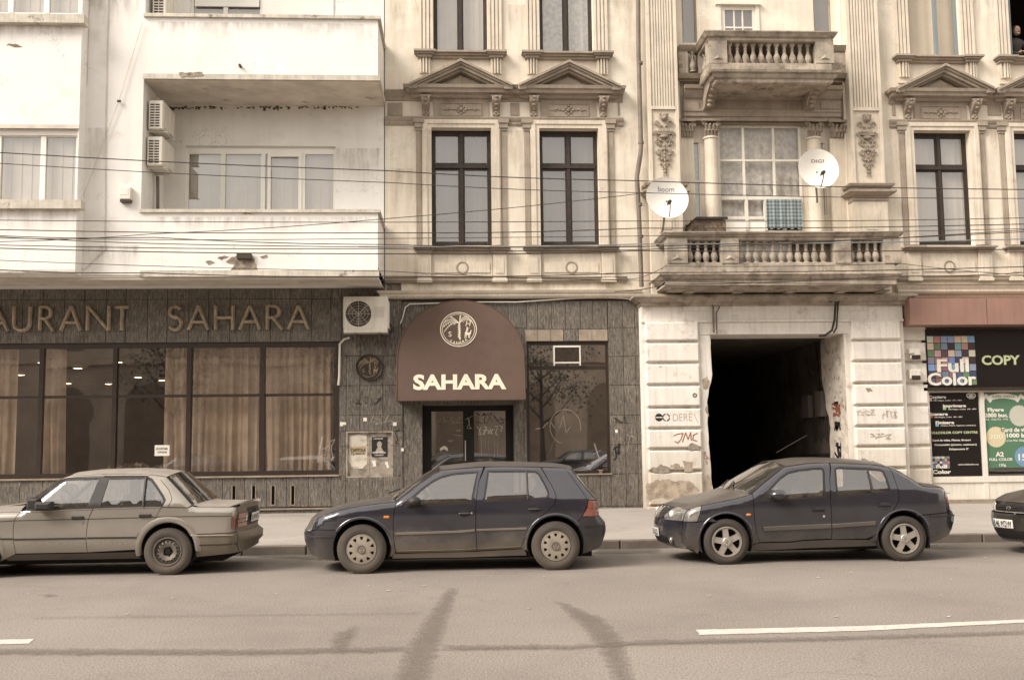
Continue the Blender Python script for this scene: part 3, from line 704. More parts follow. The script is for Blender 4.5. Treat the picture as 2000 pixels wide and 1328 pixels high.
def curtain(px0, px1, lab, Y=.42, z0=None, z1=None, n=None, tie=0., px0b=None, px1b=None, grp='tall beige curtains in the restaurant window', amp=.05):
    x0, x1 = WX(px0, 800, Y), WX(px1, 800, Y); xb0, xb1 = (WX(px0b, 900, Y) if px0b else x0), (WX(px1b, 900, Y) if px1b else x1)
    z0 = z0 or zw0-.1; z1 = z1 or zw1+.45; nu = int((x1-x0)*55)+8; nv = 14; mb = MB(); ph_ = random.uniform(0, 6); vs = []
    for j in range(nv+1):
        v = j/nv; z = z0+(z1-z0)*v; s = (1-v); a = x0+(xb0-x0)*s*s; b = x1+(xb1-x1)*s*s
        for i in range(nu+1):
            u = i/nu; q = (x0+(x1-x0)*u)
            w = sin(q*38+ph_+2.2*noise.noise((q*2.3, v*1.2, ph_)))*(.6+.5*noise.noise((q*3, v*2, 7)))+.5*sin(q*17+ph_*2)
            vs.append((a+(b-a)*u+.015*sin(q*38+1), Y+amp*1.3*w, z))
    mb.add(vs, [(j*(nu+1)+i, j*(nu+1)+i+1, (j+1)*(nu+1)+i+1, (j+1)*(nu+1)+i) for j in range(nv) for i in range(nu)])
    return obj('curtain', mb, drape, None, smooth=180, label=lab, cat='curtain', group=grp)
curtain(-60, 34, 'beige curtain at the left edge of the photo in the restaurant window', px0b=-60, px1b=30)
curtain(84, 127, 'narrow beige curtain just right of the first mullion, gathered inward at its foot', px0b=88, px1b=128)
curtain(320, 366, 'narrow beige curtain above the white paper in the restaurant window', px0b=318, px1b=372)
curtain(376, 506, 'wide beige curtain filling the second pane from the right', px0b=372, px1b=506)
curtain(518, 652, 'wide beige curtain filling the rightmost restaurant pane', px0b=522, px1b=650)
# heap of cloth and papers on the inner sill
hp = MB(); nu, nv = 60, 10
xh0, xh1 = WX(180, 900, .5), WX(352, 900, .5); vs = []
for j in range(nv+1):
    for i in range(nu+1):
        x = xh0+(xh1-xh0)*i/nu; y = .3+.7*j/nv; e = sin(pi*j/nv)*min(1, min(i, nu-i)/8)
        vs.append((x, y, zw0+.05+e*(.18+.16*noise.noise((x*5, y*5, 3))+.1*noise.noise((x*15, y*15, 3)))))
hp.add(vs, [(j*(nu+1)+i, j*(nu+1)+i+1, (j+1)*(nu+1)+i+1, (j+1)*(nu+1)+i) for j in range(nv) for i in range(nu)])
obj('cloth_heap', hp, MAT('cloth_heap_mix', (.16, .12, .085), var=.45, vscale=7, stain=((.5, .43, .34), 5, .55, .6, .8)), None, smooth=180, label='rumpled heap of cloth and papers inside the restaurant window', cat='cloth')
t = thing('paper_notice', 'small white notice taped inside the restaurant window', 'notice', (WX(316, 880, .09), .09, WZ(316, 890, .09)))
x0, x1, z0, z1 = R(302, 331, 869, 890, .085); obj('sheet', MB().box(x0, x1, .086, .09, z0, z1), paper, t)
mb = MB(); text_to(mb, 'ACHITAM', x0+.03, z0+.13, .05, .085, .02, wid=.24); text_to(mb, 'GRESIE', x0+.06, z0+.06, .04, .085, .02, wid=.2); obj('lettering', mb, ink, t)
obj('table', MB().box(xs[0], xs[3], 2.0, 3.0, .95, 1.0), stone_pale, LB)

# ---- entrance recess, door
dd = thing('entrance_door', 'black double glass door scrawled with graffiti under the brown canopy', 'door', ((dxa+dxb)/2, .5, .2))
rec = MB().box(dxa-.05, dxa+.002, .4, .5, .1, dzt).box(dxb-.002, dxb+.05, .4, .5, .1, dzt)
obj('door_reveal', MB().box(dxa, WX(826, 880, .5), .02, .6, .1, dzt).box(WX(1003, 880, .45), dxb, .02, .6, .1, dzt).box(dxa, dxb, .05, .7, WZ(900, 792, .5), dzt), stone, LB)
obj('threshold_step', MB().box(dxa, dxb, -.1, .6, .15, .3), stone_pale, LB)
d0, d1, dz0_, dz1_ = R(826, 1004, 792, 1010, .5); dm = WX(914, 880, .5)
f = MB().box(d0, d1, .5, .56, WZ(900, 803, .5), dz1_).box(d0, WX(843, 880, .5), .5, .56, .3, WZ(900, 803, .5)).box(WX(988, 880, .5), d1, .5, .56, .3, WZ(900, 803, .5))
f.box(WX(905, 880, .5), WX(926, 880, .5), .49, .56, .3, WZ(900, 803, .5)); f.box(d0, d1, .5, .56, .3, .55); obj('frame', f, blackframe, dd)
gdoor = GLASS('door_glass', (.35, .3, .25), .45, wav=.02, grime=.10)
pn = obj('pane', MB().add([(WX(843, 880, .5), .53, .5), (WX(905, 880, .5), .53, .5), (WX(905, 880, .5), .53, WZ(900, 803, .5)), (WX(843, 880, .5), .53, WZ(900, 803, .5))], [(0, 1, 2, 3)]), gdoor, dd)
obj('pane', MB().add([(WX(926, 880, .5), .53, .5), (WX(988, 880, .5), .53, .5), (WX(988, 880, .5), .53, WZ(900, 803, .5)), (WX(926, 880, .5), .53, WZ(900, 803, .5))], [(0, 1, 2, 3)]), gdoor, dd)
obj('handle', MB().tube([(WX(909, 880, .45), .47, WZ(900, 860, .45)), (WX(909, 880, .45), .47, WZ(900, 900, .45))], .013, 8), pale_metal, dd)
obj('room', MB().box(d0-1, d1+3.2, 3.0, 3.1, .1, 4.2).box(d0-1, d1+3.2, .6, 3.1, .1, .2), MAT('hall_brown', (.05, .035, .025), var=.2), LB)
def scribble(seed, px0, px1, py0, py1, Y, w, mat, par, name='graffiti', n=5, kind=None, **kw):
    r = random.Random(seed); x0, x1, z0, z1 = R(px0, px1, py0, py1, Y); mb = MB(); W_, H = x1-x0, z1-z0
    for k in range(n):
        cx = x0+W_*(k+.5)/n; hw_ = W_/n*.55; m = r.randint(3, 6); side = r.choice((-1, 1)); pts = []
        for i in range(m):
            pts.append((cx+side*hw_*r.uniform(.3, 1), z0+H*r.choice((r.uniform(0, .25), r.uniform(.75, 1), r.uniform(0, 1))))); side = -side
        if r.random() < .55: pts = smooth_poly(pts, 2, False)
        stroke(mb, pts, w*r.uniform(.7, 1.1), Y, .003+.001*k, 0)
        if r.random() < .5: q = z0+H*r.uniform(.2, .8); stroke(mb, [(cx-hw_, q), (cx+hw_*1.2, q+H*r.uniform(-.2, .2))], w*.8, Y, .0035+.001*k)
    return obj(name, mb, mat, par, **kw)
scribble(1, 850, 902, 812, 832, .53, .012, chalk, dd, n=4); scribble(2, 930, 985, 806, 828, .53, .014, ink, dd, n=5); scribble(3, 872, 900, 836, 866, .53, .012, chalk, dd, n=2)
scribble(4, 932, 985, 830, 850, .53, .012, paper, dd, n=5)
mb = MB()
for px, py in ((940, 890), (948, 875), (954, 880), (966, 893), (972, 893)): stroke(mb, [W(px, 846, .53), W(px, py, .53)], .008, .53, .004)
obj('paint_drip', mb, chalk, dd, label='pale paint drips down the right pane')
scribble(5, 910, 922, 806, 845, .49, .012, chalk, dd, n=1)
blob_patch('sticker', [(858, 875), (866, 870), (874, 874), (875, 881), (868, 877), (860, 881)], .53, paper, dd)
# restaurant side window right of the door
w2 = obj('window', MB().box(gx0, gx1, .06, .14, gz1-.06, gz1).box(gx0, gx1, .06, .14, gz0, gz0+.06).box(gx0, gx0+.05, .06, .14, gz0+.06, gz1-.06).box(gx1-.05, gx1, .06, .14, gz0+.06, gz1-.06).box(gx0+.05, gx1-.05, .065, .135, WZ(1110, 718, 0)-.04, WZ(1110, 718, 0)+.04), brownmetal, LB)
gtint = GLASS('tinted_glass', (.20, .13, .09), .55, wav=.015)
obj('pane', MB().add([(gx0+.04, .1, gz0+.04), (gx1-.04, .1, gz0+.04), (gx1-.04, .1, gz1-.04), (gx0+.04, .1, gz1-.04)], [(0, 1, 2, 3)]), gtint, w2)
x0, x1, z0, z1 = R(1081, 1134, 675, 714, .02); obj('vent_frame', MB().box(x0, x0+.03, .0, .06, z0, z1).box(x1-.03, x1, 0, .06, z0, z1).box(x0+.03, x1-.03, 0, .06, z0+.05, z0+.08).box(x0+.03, x1-.03, 0, .06, z1-.04, z1), cream, w2)
obj('vent_flap', MB().box(x0+.03, x1-.03, .02, .03, z0+.08, z1-.04), bronze_dark, w2)
mb = MB(); cx, cz = W(1104, 833, .1); stroke(mb, [(cx+.34*cos(a*pi/12), cz+.38*sin(a*pi/12)) for a in range(-1, 18)], .010, .1, .004)
stroke(mb, [W(1093, 836, .1), W(1100, 812, .1), W(1106, 845, .1), W(1113, 834, .1)], .012, .1, .006); obj('graffiti', mb, chalk, w2)
scribble(7, 1046, 1084, 823, 838, .1, .012, chalk, w2, n=3); scribble(8, 1160, 1184, 862, 900, .1, .012, chalk, w2, n=2)
scribble(9, 620, 655, 850, 905, .095, .014, chalk, fr, n=3)
# niche with notice cupboard
nb = thing('notice_cupboard', 'shallow two-door wall cupboard covered in torn posters beside the entrance', 'cupboard', ((ph[0]+ph[1])/2, .06, ph[2]))
bdm = MAT('cupboard_grey', (.40, .35, .285), var=.15, vscale=6, stain=((.10, .08, .06), 5, .5, .6, .6), bump=.3)
obj('frame', MB().box(ph[0], ph[0]+.03, -.005, .08, ph[2], ph[3]).box(ph[1]-.03, ph[1], -.005, .08, ph[2], ph[3]).box(ph[0]+.03, ph[1]-.03, -.005, .08, ph[2], ph[2]+.03).box(ph[0]+.03, ph[1]-.03, -.005, .08, ph[3]-.03, ph[3]), bdm, nb)
pm = (ph[0]+ph[1])/2
obj('door', MB().box(ph[0]+.03, pm-.004, .05, .08, ph[2]+.03, ph[3]-.03), bdm, nb); obj('door', MB().box(pm+.004, ph[1]-.03, .05, .08, ph[2]+.03, ph[3]-.03), bdm, nb)
def torn(name, pts, Y, mat, seed=0, **kw):
    P = resamp([W(x, y, Y) for x, y in pts], .03); P = [(x+noise.noise((x*30, y*30, seed))*.02, y+noise.noise((x*30, y*30, seed+9))*.02) for x, y in P]
    return patch(P, lambda a, b: (a, Y, b), step=.05, grid=False, nrm=False)
t = thing('torn_poster', 'torn white and yellow poster remains on the left cupboard door', 'poster', (WX(700, 880, .046), .046, 1))
obj('sheet', torn('s', [(683, 852), (700, 848), (716, 851), (717, 905), (708, 915), (690, 913), (680, 900)], .046, 0, 2), MAT('torn_paper', (.68, .62, .52), var=.1, stain=((.3, .24, .18), 6, .55, .65, .7)), t)
obj('colour_strip', torn('s', [(684, 873), (714, 872), (714, 884), (685, 886)], .044, 0, 5), col('yellowed', (.42, .32, .17)), t)
mb = MB(); text_to(mb, 'CAPITOLA', WX(685, 881, .04), WZ(685, 882, .04), .07, .043, .03, wid=.32); text_to(mb, 'DJ SHOW', WX(686, 887, .04), WZ(685, 888, .04), .04, .043, .03, wid=.3); obj('lettering', mb, ink, t)
t = thing('portrait_poster', 'black concert poster with a pale portrait on the right cupboard door', 'poster', (WX(741, 880, .046), .046, 1))
x0, x1, z0, z1 = R(726, 757, 853, 892, .046); obj('sheet', MB().box(x0, x1, .043, .046, z0, z1), ink, t)
mb = MB(); cx, cz = W(741, 868, .04); mb.lathe([(.001, 0), (.062, 0)], (0, 0, 0), 'y', 14); mb.v = [(v[0]*.85+cx, .041, v[2]*1.15+cz) for v in mb.v]
mb.add([(cx-.1, .0412, cz-.17), (cx+.1, .0412, cz-.17), (cx+.04, .0412, cz-.06), (cx-.04, .0412, cz-.06)], [(0, 1, 2, 3)]); obj('portrait', mb, col('print_grey', (.4, .34, .27)), t)
mb = MB(); text_to(mb, 'EDUARD MANOLE', x0+.02, z0+.075, .04, .042, .02, wid=.28); text_to(mb, 'CONCERT', x0+.06, z0+.025, .028, .042, .02, wid=.2); text_to(mb, 'LANSARE', x0+.04, z1-.05, .028, .042, .02, wid=.2); obj('lettering', mb, paper, t)
obj('sticker', torn('s', [(727, 900), (733, 898), (735, 910), (729, 912)], .046, 0, 3), paper, nb); obj('sticker', torn('s', [(752, 903), (757, 900), (760, 914), (755, 913)], .046, 0, 4), paper, nb)
for i, (px, py, w_, h_) in enumerate([(713, 819, 7, 7), (667, 828, 6, 8), (673, 827, 6, 5), (771, 828, 7, 7), (786, 878, 5, 6), (1204, 842, 5, 6)]):
    x0, x1, z0, z1 = R(px-w_/2, px+w_/2, py-h_/2, py+h_/2, -.01); obj('sticker', MB().box(x0, x1, -.013, -.008, z0, z1), paper, LB)
scribble(11, 722, 770, 808, 830, -.008, .010, chalk, LB, n=5); scribble(12, 693, 745, 773, 792, -.008, .010, ink, LB, n=4); scribble(13, 770, 780, 838, 872, -.008, .02, ink, LB, n=1)
scribble(14, 1223, 1240, 845, 895, -.008, .014, chalk, LB, n=2); scribble(15, 1198, 1212, 860, 898, -.008, .035, ink, LB, n=2); scribble(16, 1198, 1228, 812, 828, -.008, .010, ink, LB, n=2)
mb = MB(); text_to(mb, 'F', WX(36, 948, -.01), WZ(36, 950, -.01), .1, -.012, .0); obj('graffiti', mb, chalk, LB)

# ============================================================ CLASSICAL BUILDING
CB = thing('classical_building', 'ochre nineteenth century house with pediments and a balustraded central bay above a dark gateway', 'building', (5, 0, 0))
xc0 = x_c; xmR = WX(1258, 300, 0); xR = 20.0
# window data: (px centre at mid height, half width px, top px, bottom px)
def wrect(pa, pb, pt, pb_): return R(pa, pb, pt, pb_, 0)
F1 = [wrect(843, 960, 251, 480), wrect(1053.5, 1171, 251, 480), wrect(1790, 1897, 259, 478)]
wA = F1[0]; Wd = wA[1]-wA[0]
F1 = [((r[0]+r[1])/2, wA[2], wA[3]) for r in F1]; F1.append((WX(2038, 360, 0), wA[2], wA[3]))
F2 = [R(846, 951, -120, 105, 0), R(1052, 1158, -120, 105, 0), R(1772, 1870, -120, 113, 0)]
w2w = F2[0][1]-F2[0][0]; F2c = [(r[0]+r[1])/2 for r in F2]+[WX(2020, 60, 0)]; f2z0, f2z1 = F2[0][2], F2[0][3]
zcor = WZ(1000, 583, -.1)
xbay0, xbay1 = WX(1327, 250, 0), WX(1652, 250, 0)
hl = [(c-Wd/2, c+Wd/2, a, b) for c, a, b in F1]+[(c-w2w/2, c+w2w/2, f2z0, f2z1) for c in F2c]
zport = WZ(1500, 585, -.4)
hl.append((xbay0, xbay1, zport+.2, zt))
wall = MB(); wall_with_holes(wall, xc0+.02, xR, zcor+.005, zt, 0, .4, hl)
obj('wall', wall, ochre, CB)
obj('seam', MB().box(xc0-.02, xc0+.02, .01, .3, zdoor, zt), mortar, CB)
obj('room', MB().box(xc0, xR, 2.0, 2.1, zcor, zt), darkgap, CB)
# mouldings profile helper: list of (depth, z) from the wall out, wall side closed
def mould(mb, x0, x1, prof, ret=True):
    """horizontal moulding with mitred returns; prof (projection, z) bottom to top"""
    n = len(prof); vs = []
    for (p, z) in prof: vs += [(x0-(p if ret else 0), -p, z), (x1+(p if ret else 0), -p, z), (x1+(p if ret else 0), .01, z), (x0-(p if ret else 0), .01, z)]
    fs = []
    for i in range(n-1):
        a, b = i*4, (i+1)*4; fs += [(a, a+1, b+1, b), (a+1, a+2, b+2, b+1), (a+3, a, b, b+3)]
    fs += [(0, 3, 2, 1), ((n-1)*4, (n-1)*4+1, (n-1)*4+2, (n-1)*4+3)]
    return mb.add(vs, fs)
def cornice_prof(z0, z1, p, steps=5):
    o = []
    for i in range(steps):
        a = i/(steps); b = (i+1)/steps; q = p*(b**1.1)
        o += [(q, z0+(z1-z0)*a+.002), (q, z0+(z1-z0)*(b-.35/steps)+.002)]
    return o
Zp = lambda y: WZ(900, y, -.05)
fx = 0.
def dark_window(c, z0, z1, w, mat, tz, par, blindm=None, curt=None, lights=2, upper=False, yo=.18):
    x0, x1 = c-w/2, c+w/2
    f = MB().box(x0, x0+.05, yo, yo+.08, z0, z1).box(x1-.05, x1, yo, yo+.08, z0, z1).box(x0+.05, x1-.05, yo, yo+.08, z1-.08, z1).box(x0+.05, x1-.05, yo, yo+.08, z0, z0+.07)
    win = obj('window', f, mat, par)
    m = MB().box(c-.035, c+.035, yo-.02, yo+.07, z0+.07, z1-.08)
    if tz: m.box(x0+.07, x1-.07, yo-.035, yo+.06, tz-.035, tz+.035)
    obj('mullion', m, mat, win); sa = MB()
    bounds = [(z0+.07, tz-.035), (tz+.035, z1-.08)] if tz else [(z0+.07, z1-.08)]
    for (a, b) in bounds:
        for (l, r) in ((x0+.05, c-.035), (c+.035, x1-.05)):
            sa.box(l, l+.035, yo+.01, yo+.05, a, b).box(r-.035, r, yo+.01, yo+.05, a, b).box(l+.045, r-.045, yo+.01, yo+.05, a, a+.06).box(l+.045, r-.045, yo+.01, yo+.05, b-.045, b)
            k = random.uniform(-.004, .004)
            obj('pane', MB().add([(l+.04, yo+.03+k, a+.05), (r-.04, yo+.03-k, a+.05), (r-.04, yo+.03, b-.04), (l+.04, yo+.03+k/2, b-.04)], [(0, 1, 2, 3)]), gwin, win)
    obj('sash', sa, mat, win)
    if blindm:
        nb_ = 26; vs = []
        for i in range(nb_+1):
            x = x0+.03+(w-.06)*i/nb_; y = yo+.17+.014*sin(i*1.9)
            vs += [(x, y, z0), (x, y, z1)]
        obj('curtain', MB().add(vs, [(2*i, 2*i+2, 2*i+3, 2*i+1) for i in range(nb_)]), blindm, win, smooth=180)
    return win
tz = WZ(900, 322, 0)
tz2 = None
for i, (c, a, b) in enumerate(F1): dark_window(c, a, b, Wd, darkwood, tz, CB, [blind_grey, blind_grey, blind, blind][i])
dark_window(F2c[0], f2z0, f2z1, w2w, darkwood, None, CB, blind); dark_window(F2c[1], f2z0, f2z1, w2w, darkwood, None, CB, lace)
# second floor right: bare curtain behind an open blue-grey casement; then the dark open window
c = F2c[2]; x0, x1 = c-w2w/2, c+w2w/2
wo = obj('window', MB().box(x0, x0+.04, .14, .2, f2z0, f2z1).box(x1-.06, x1, .10, .2, f2z0, f2z1).box(c+.02, c+.09, .0, .1, f2z0, f2z1).box(c+.09, x1-.05, .0, .07, f2z0, f2z0+.06), bluegrey, CB, label='window with a blue-grey casement standing open')
vs = []
for i in range(30): vs += [(x0+w2w*i/29, .28+.012*sin(i*.9), f2z0), (x0+w2w*i/29, .28+.012*sin(i*.9+.5), f2z1)]
obj('curtain', MB().add(vs, [(2*i, 2*i+2, 2*i+3, 2*i+1) for i in range(29)]), MAT('plain_sheet', (.60, .52, .41), var=.05), wo, smooth=180)
c = F2c[3]; x0, x1 = c-w2w/2, c+w2w/2
obj('window', MB().box(x0, x0+.09, .05, .16, f2z0, f2z1-.0).box(x0+.09, x1, .1, .16, f2z1-.08, f2z1).box(x1-.06, x1, .1, .16, f2z0, f2z1-.08), bluegrey, CB, label='open dark window with blue-grey frame')
# first-floor surrounds, built once and copied
c0 = F1[0][0]; za, zb = F1[0][1], F1[0][2]; hw = Wd/2
def surround():
    L = []
    a = MB()   # stepped architrave
    for (d, y) in ((.0, .05), (.09, .075), (.17, .06)):
        w_ = .09 if d < .17 else .035
        a.box(c0-hw-d-w_, c0-hw-d, -y, .01, za, zb+d+w_).box(c0+hw+d, c0+hw+d+w_, -y, .01, za, zb+d+w_).box(c0-hw-d, c0+hw+d, -y+.002, .01, zb+d, zb+d+w_)
    L.append(obj('architrave', a, trim_pale, CB))
    s = MB()   # side strips with little caps
    for sg in (-1, 1):
        xx = c0+sg*(hw+.28); s.box(xx-.06, xx+.06, -.03, .01, za, Zp(255)); s.box(xx-.075, xx+.075, -.05, .01, Zp(255), Zp(250)); s.box(xx-.095, xx+.095, -.08, .01, Zp(250), Zp(241)); s.box(xx-.12, xx+.12, -.105, .01, Zp(241), Zp(233))
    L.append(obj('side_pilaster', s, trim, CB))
    fzz0, fzz1 = Zp(230), Zp(197)   # frieze with rosette
    f = MB().box(c0-.62, c0+.62, -.03, .01, fzz0, fzz1).box(c0-.46, c0+.46, -.05, -.03, fzz0+.04, fzz0+.06).box(c0-.46, c0+.46, -.05, -.03, fzz1-.06, fzz1-.04).box(c0-.46, c0-.44, -.05, -.03, fzz0+.06, fzz1-.06).box(c0+.44, c0+.46, -.05, -.03, fzz0+.06, fzz1-.06)
    L.append(obj('frieze', f, trim, CB))
    r = MB(); zm = (fzz0+fzz1)/2; r.ell((c0, -.055, zm), (.045, .03, .045), 10, 6)
    for k in range(8):
        q = k*pi/4; l = .11 if k % 2 == 0 else .085; r.ell((c0+cos(q)*l, -.045, zm+sin(q)*l*.9), (.045 if k % 4 == 0 else .03, .02, .03), 8, 4)
    for sg in (-1, 1):
        for k in range(4): r.ell((c0+sg*(.19+.055*k), -.042, zm+.02*sin(k*2.2)), (.034, .014, .022-.003*k), 8, 4)
        r.tube([(c0+sg*.15, -.04, zm), (c0+sg*.3, -.045, zm+.01), (c0+sg*.4, -.04, zm-.01)], .012, 6)
    L.append(obj('rosette', r, relief_m, CB, smooth=True))
    for sg in (-1, 1):     # scroll consoles
        xx = c0+sg*(hw+.12); k = MB(); n = 14; vs = []
        for i in range(n+1):
            q = i/n; z = Zp(192)-(Zp(192)-Zp(230))*q; y = -.03-.20*(1-q)**.8-.05*sin(q*pi*2.2)
            vs += [(xx-.10*(1-.25*q), y, z), (xx+.10*(1-.25*q), y, z), (xx-.10*(1-.25*q), .0, z), (xx+.10*(1-.25*q), .0, z)]
        fs = [];
        for i in range(n): a_ = i*4; b_ = a_+4; fs += [(a_, b_, b_+1, a_+1), (a_, a_+2, b_+2, b_), (a_+1, b_+1, b_+3, a_+3)]
        k.add(vs, fs+[(0, 1, 3, 2), (n*4, n*4+2, n*4+3, n*4+1)])
        for i in range(6): q = (i+.5)/6; k.ell((xx, -.05-.2*(1-q)**.8-.05*sin(q*pi*2.2), Zp(192)+(Zp(230)-Zp(192))*q), (.05-.02*(i % 2), .03, .03), 8, 4)
        for s2 in (-1, 1): k.ell((xx+s2*.06, -.20, Zp(199)), (.045, .04, .045), 8, 5); k.ell((xx+s2*.04, -.06, Zp(224)), (.04, .04, .04), 8, 5)
        k.box(xx-.12, xx+.12, -.24, .0, Zp(194), Zp(191))
        L.append(obj('console', k, relief_m, CB, smooth=True))
    # pediment: horizontal cornice + two raking cornices + tympanum
    xl, xr_ = c0-hw-.46, c0+hw+.46; p = MB(); mould(p, xl+.16, xr_-.16, [(.10, Zp(193)), (.14, Zp(190)), (.14, Zp(188)), (.24, Zp(186)), (.26, Zp(180)), (.30, Zp(179)), (.32, Zp(173))])
    ap = Zp(126)
    for sg in (-1, 1):
        xo = c0+sg*(xr_-c0)
        for (off, th, pr) in ((0, .05, .40), (.05, .04, .35), (.09, .06, .30), (.15, .045, .22)):
            e = Zp(173)-off*.9; A = ap-off*1.15
            vs = [(c0, A), (xo-sg*off*.4, e), (xo-sg*off*.4, e-th), (c0, A-th*1.15)]
            if sg < 0: vs = vs[::-1]
            p.prism(vs, -pr, .01)
    p.box(xl-.02, xl+.16, -.34, .0, Zp(182), Zp(171)); p.box(xr_-.16, xr_+.02, -.34, .0, Zp(182), Zp(171))
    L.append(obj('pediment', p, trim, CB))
    L.append(obj('tympanum', MB().prism([(c0-.55, Zp(177)), (c0+.55, Zp(177)), (c0, Zp(150))], -.10, -.04), trim, CB))
    # lower sill with end blocks and apron
    s = MB(); zs0, zs1 = Zp(497), Zp(484)
    s.box(c0-hw-.38, c0+hw+.38, -.20, .0, zs1-.035, zs1).box(c0-hw-.33, c0+hw+.33, -.15, 0, zs1-.075, zs1-.035).box(c0-hw-.3, c0+hw+.3, -.10, 0, zs1-.12, zs1-.075)
    for sg in (-1, 1):
        xx = c0+sg*(hw+.16); s.box(xx-.24, xx+.24, -.25, .0, zs1-.034, zs1+.002).box(xx-.2, xx+.2, -.21, 0, zs1-.07, zs1-.036).box(xx-.17, xx+.17, -.17, 0, zs1-.12, zs1-.072)
    L.append(obj('sill', s, trim, CB))
    a = MB()
    for sg in (-1, 1):
        xx = c0+sg*(hw+.16); a.box(xx-.15, xx+.15, -.11, .01, Zp(548), zs1-.12); a.box(xx-.09, xx+.09, -.125, -.11, Zp(535), Zp(505)); a.box(xx-.17, xx+.17, -.13, .01, Zp(552), Zp(546))
    a.box(c0-hw, c0+hw, -.05, .01, Zp(548), zs1-.12); a.box(c0-hw+.06, c0+hw-.06, -.07, -.05, Zp(533), Zp(513))
    L.append(obj('apron', a, trim_pale, CB))
    r = MB().lathe([(.10, -.075), (.11, -.085), (.13, -.085), (.14, -.07)], (c0, 0, (Zp(533)+Zp(513))/2), 'y', 20)
    L.append(obj('roundel', r, trim, CB, smooth=True))
    return L
SL = surround()
for (c, _, _) in F1[1:]:
    for o in SL: inst(o, CB, dx=c-c0)
# second-floor surrounds
c20 = F2c[0]; q = w2w/2
def surround2():
    L = []; a = MB()
    for sg in (-1, 1):
        for k in range(4): xx = c20+sg*(q+.04+.085*k); a.box(xx-.03, xx+.03, -.04-.012*(k % 2), .01, f2z0, zt-.5)
    L.append(obj('architrave', a, trim_pale, CB)); s = MB(); z1 = f2z0
    s.box(c20-q-.3, c20+q+.3, -.2, 0, z1-.04, z1).box(c20-q-.26, c20+q+.26, -.14, 0, z1-.09, z1-.04).box(c20-q-.22, c20+q+.22, -.09, 0, z1-.14, z1-.09)
    for sg in (-1, 1):
        xx = c20+sg*(q+.19); s.box(xx-.24, xx+.24, -.25, .0, z1-.042, z1+.002).box(xx-.2, xx+.2, -.21, 0, z1-.08, z1-.044).box(xx-.16, xx+.16, -.16, 0, z1-.14, z1-.082)
    L.append(obj('sill', s, trim, CB)); b = MB()
    for sg in (-1, 1):
        xx = c20+sg*(q+.19); b.box(xx-.13, xx+.13, -.06, .01, z1-.62, z1-.14)
        for k in range(4): b.box(xx-.115+.064*k, xx-.08+.064*k, -.13+.1*(.3 if k in (0, 3) else 0), -.06, z1-.5, z1-.14)
    L.append(obj('console', b, trim_pale, CB)); return L
S2 = surround2()
for c in F2c[1:]:
    for o in S2: inst(o, CB, dx=c-c20)
# entablature band between the windows, string courses, bottom cornice
e = MB(); xend = WX(1216, 200, 0)
for xa_, xb_ in ((xc0+.02, xend), (WX(1735, 200, 0), xR)):
    mould(e, xa_, xb_, [(.03, Zp(197)), (.05, Zp(192)), (.09, Zp(188)), (.13, Zp(184)), (.16, Zp(181)), (.16, Zp(179))], False)
    mould(e, xa_, xb_, [(.02, Zp(245)), (.04, Zp(242)), (.045, Zp(238)), (.07, Zp(235)), (.09, Zp(231)), (.09, Zp(229))], False)
    mould(e, xa_, xb_, [(.06, Zp(552)), (.09, Zp(549)), (.09, Zp(544)), (.12, Zp(542))], False)
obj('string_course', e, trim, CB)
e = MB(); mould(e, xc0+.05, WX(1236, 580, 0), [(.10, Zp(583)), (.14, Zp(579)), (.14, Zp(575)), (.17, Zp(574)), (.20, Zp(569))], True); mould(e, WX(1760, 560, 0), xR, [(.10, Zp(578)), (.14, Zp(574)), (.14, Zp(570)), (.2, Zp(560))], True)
obj('cornice', e, trim_pale, CB)
for (pa, pb) in ((753, 790), (993, 1018), (1203, 1214), (1738, 1752), (1925, 1958)):
    x0, x1, z0, z1 = R(pa+4, pb-4, 202, 226, 0); obj('frieze_panel', MB().box(x0, x1, -.02, .01, z0, z1), trim, CB)

for a in ((756, 835, 0, 110, -.001), (990, 1052, 10, 120, -.001), (1172, 1240, 0, 160, -.001), (1195, 1245, 250, 420, -.001), (985, 1050, 255, 470, -.001), (760, 835, 330, 470, -.001), (1740, 1782, 250, 470, -.001), (1905, 1960, 255, 470, -.001), (1880, 1960, 0, 110, -.001), (1210, 1246, 500, 560, -.001), (755, 1230, 553, 574, -.001)): streaks(CB, *a, mat=rust if a[1]-a[0] < 80 else grime, n=10)
# ============================================================ CENTRAL BAY
YP = -.38                                   # portal plane
bz0 = zport
# recessed wall of the bay (Y .15) with its openings
YW = .20
bw = R(1403, 1566, 246, 450, YW); hb_ = [bw]
n1 = R(1349, 1369, 279, 430, YW); n2 = R(1596, 1613, 280, 420, YW); up = R(1408, 1476, 14, 95, YW); ul = R(1330, 1359, -140, 84, YW); ur = R(1586, 1621, -140, 64, YW)
mbw = MB(); wall_with_holes(mbw, xbay0-.02, xbay1+.02, bz0+.2, zt, YW, .45, [bw, n1, n2, up, ul, ur]); mbw.box(xbay0+.004, xbay0+.03, .003, YW-.003, bz0, zt).box(xbay1-.03, xbay1-.004, .003, YW-.003, bz0, zt)
obj('bay_wall', mbw, ochre, CB)
for r in (ul, ur):
    w_ = obj('window', MB().box(r[0], r[0]+.04, YW+.05, YW+.1, r[2], r[3]).box(r[1]-.04, r[1], YW+.05, YW+.1, r[2], r[3]), stone_pale, CB)
    obj('pane', MB().add([(r[0]+.04, YW+.08, r[2]), (r[1]-.04, YW+.08, r[2]), (r[1]-.04, YW+.08, r[3]), (r[0]+.04, YW+.08, r[3])], [(0, 1, 2, 3)]), gwin, w_); obj('curtain', MB().box(r[0], r[1], YW+.2, YW+.21, r[2], r[3]), blind_grey, w_)
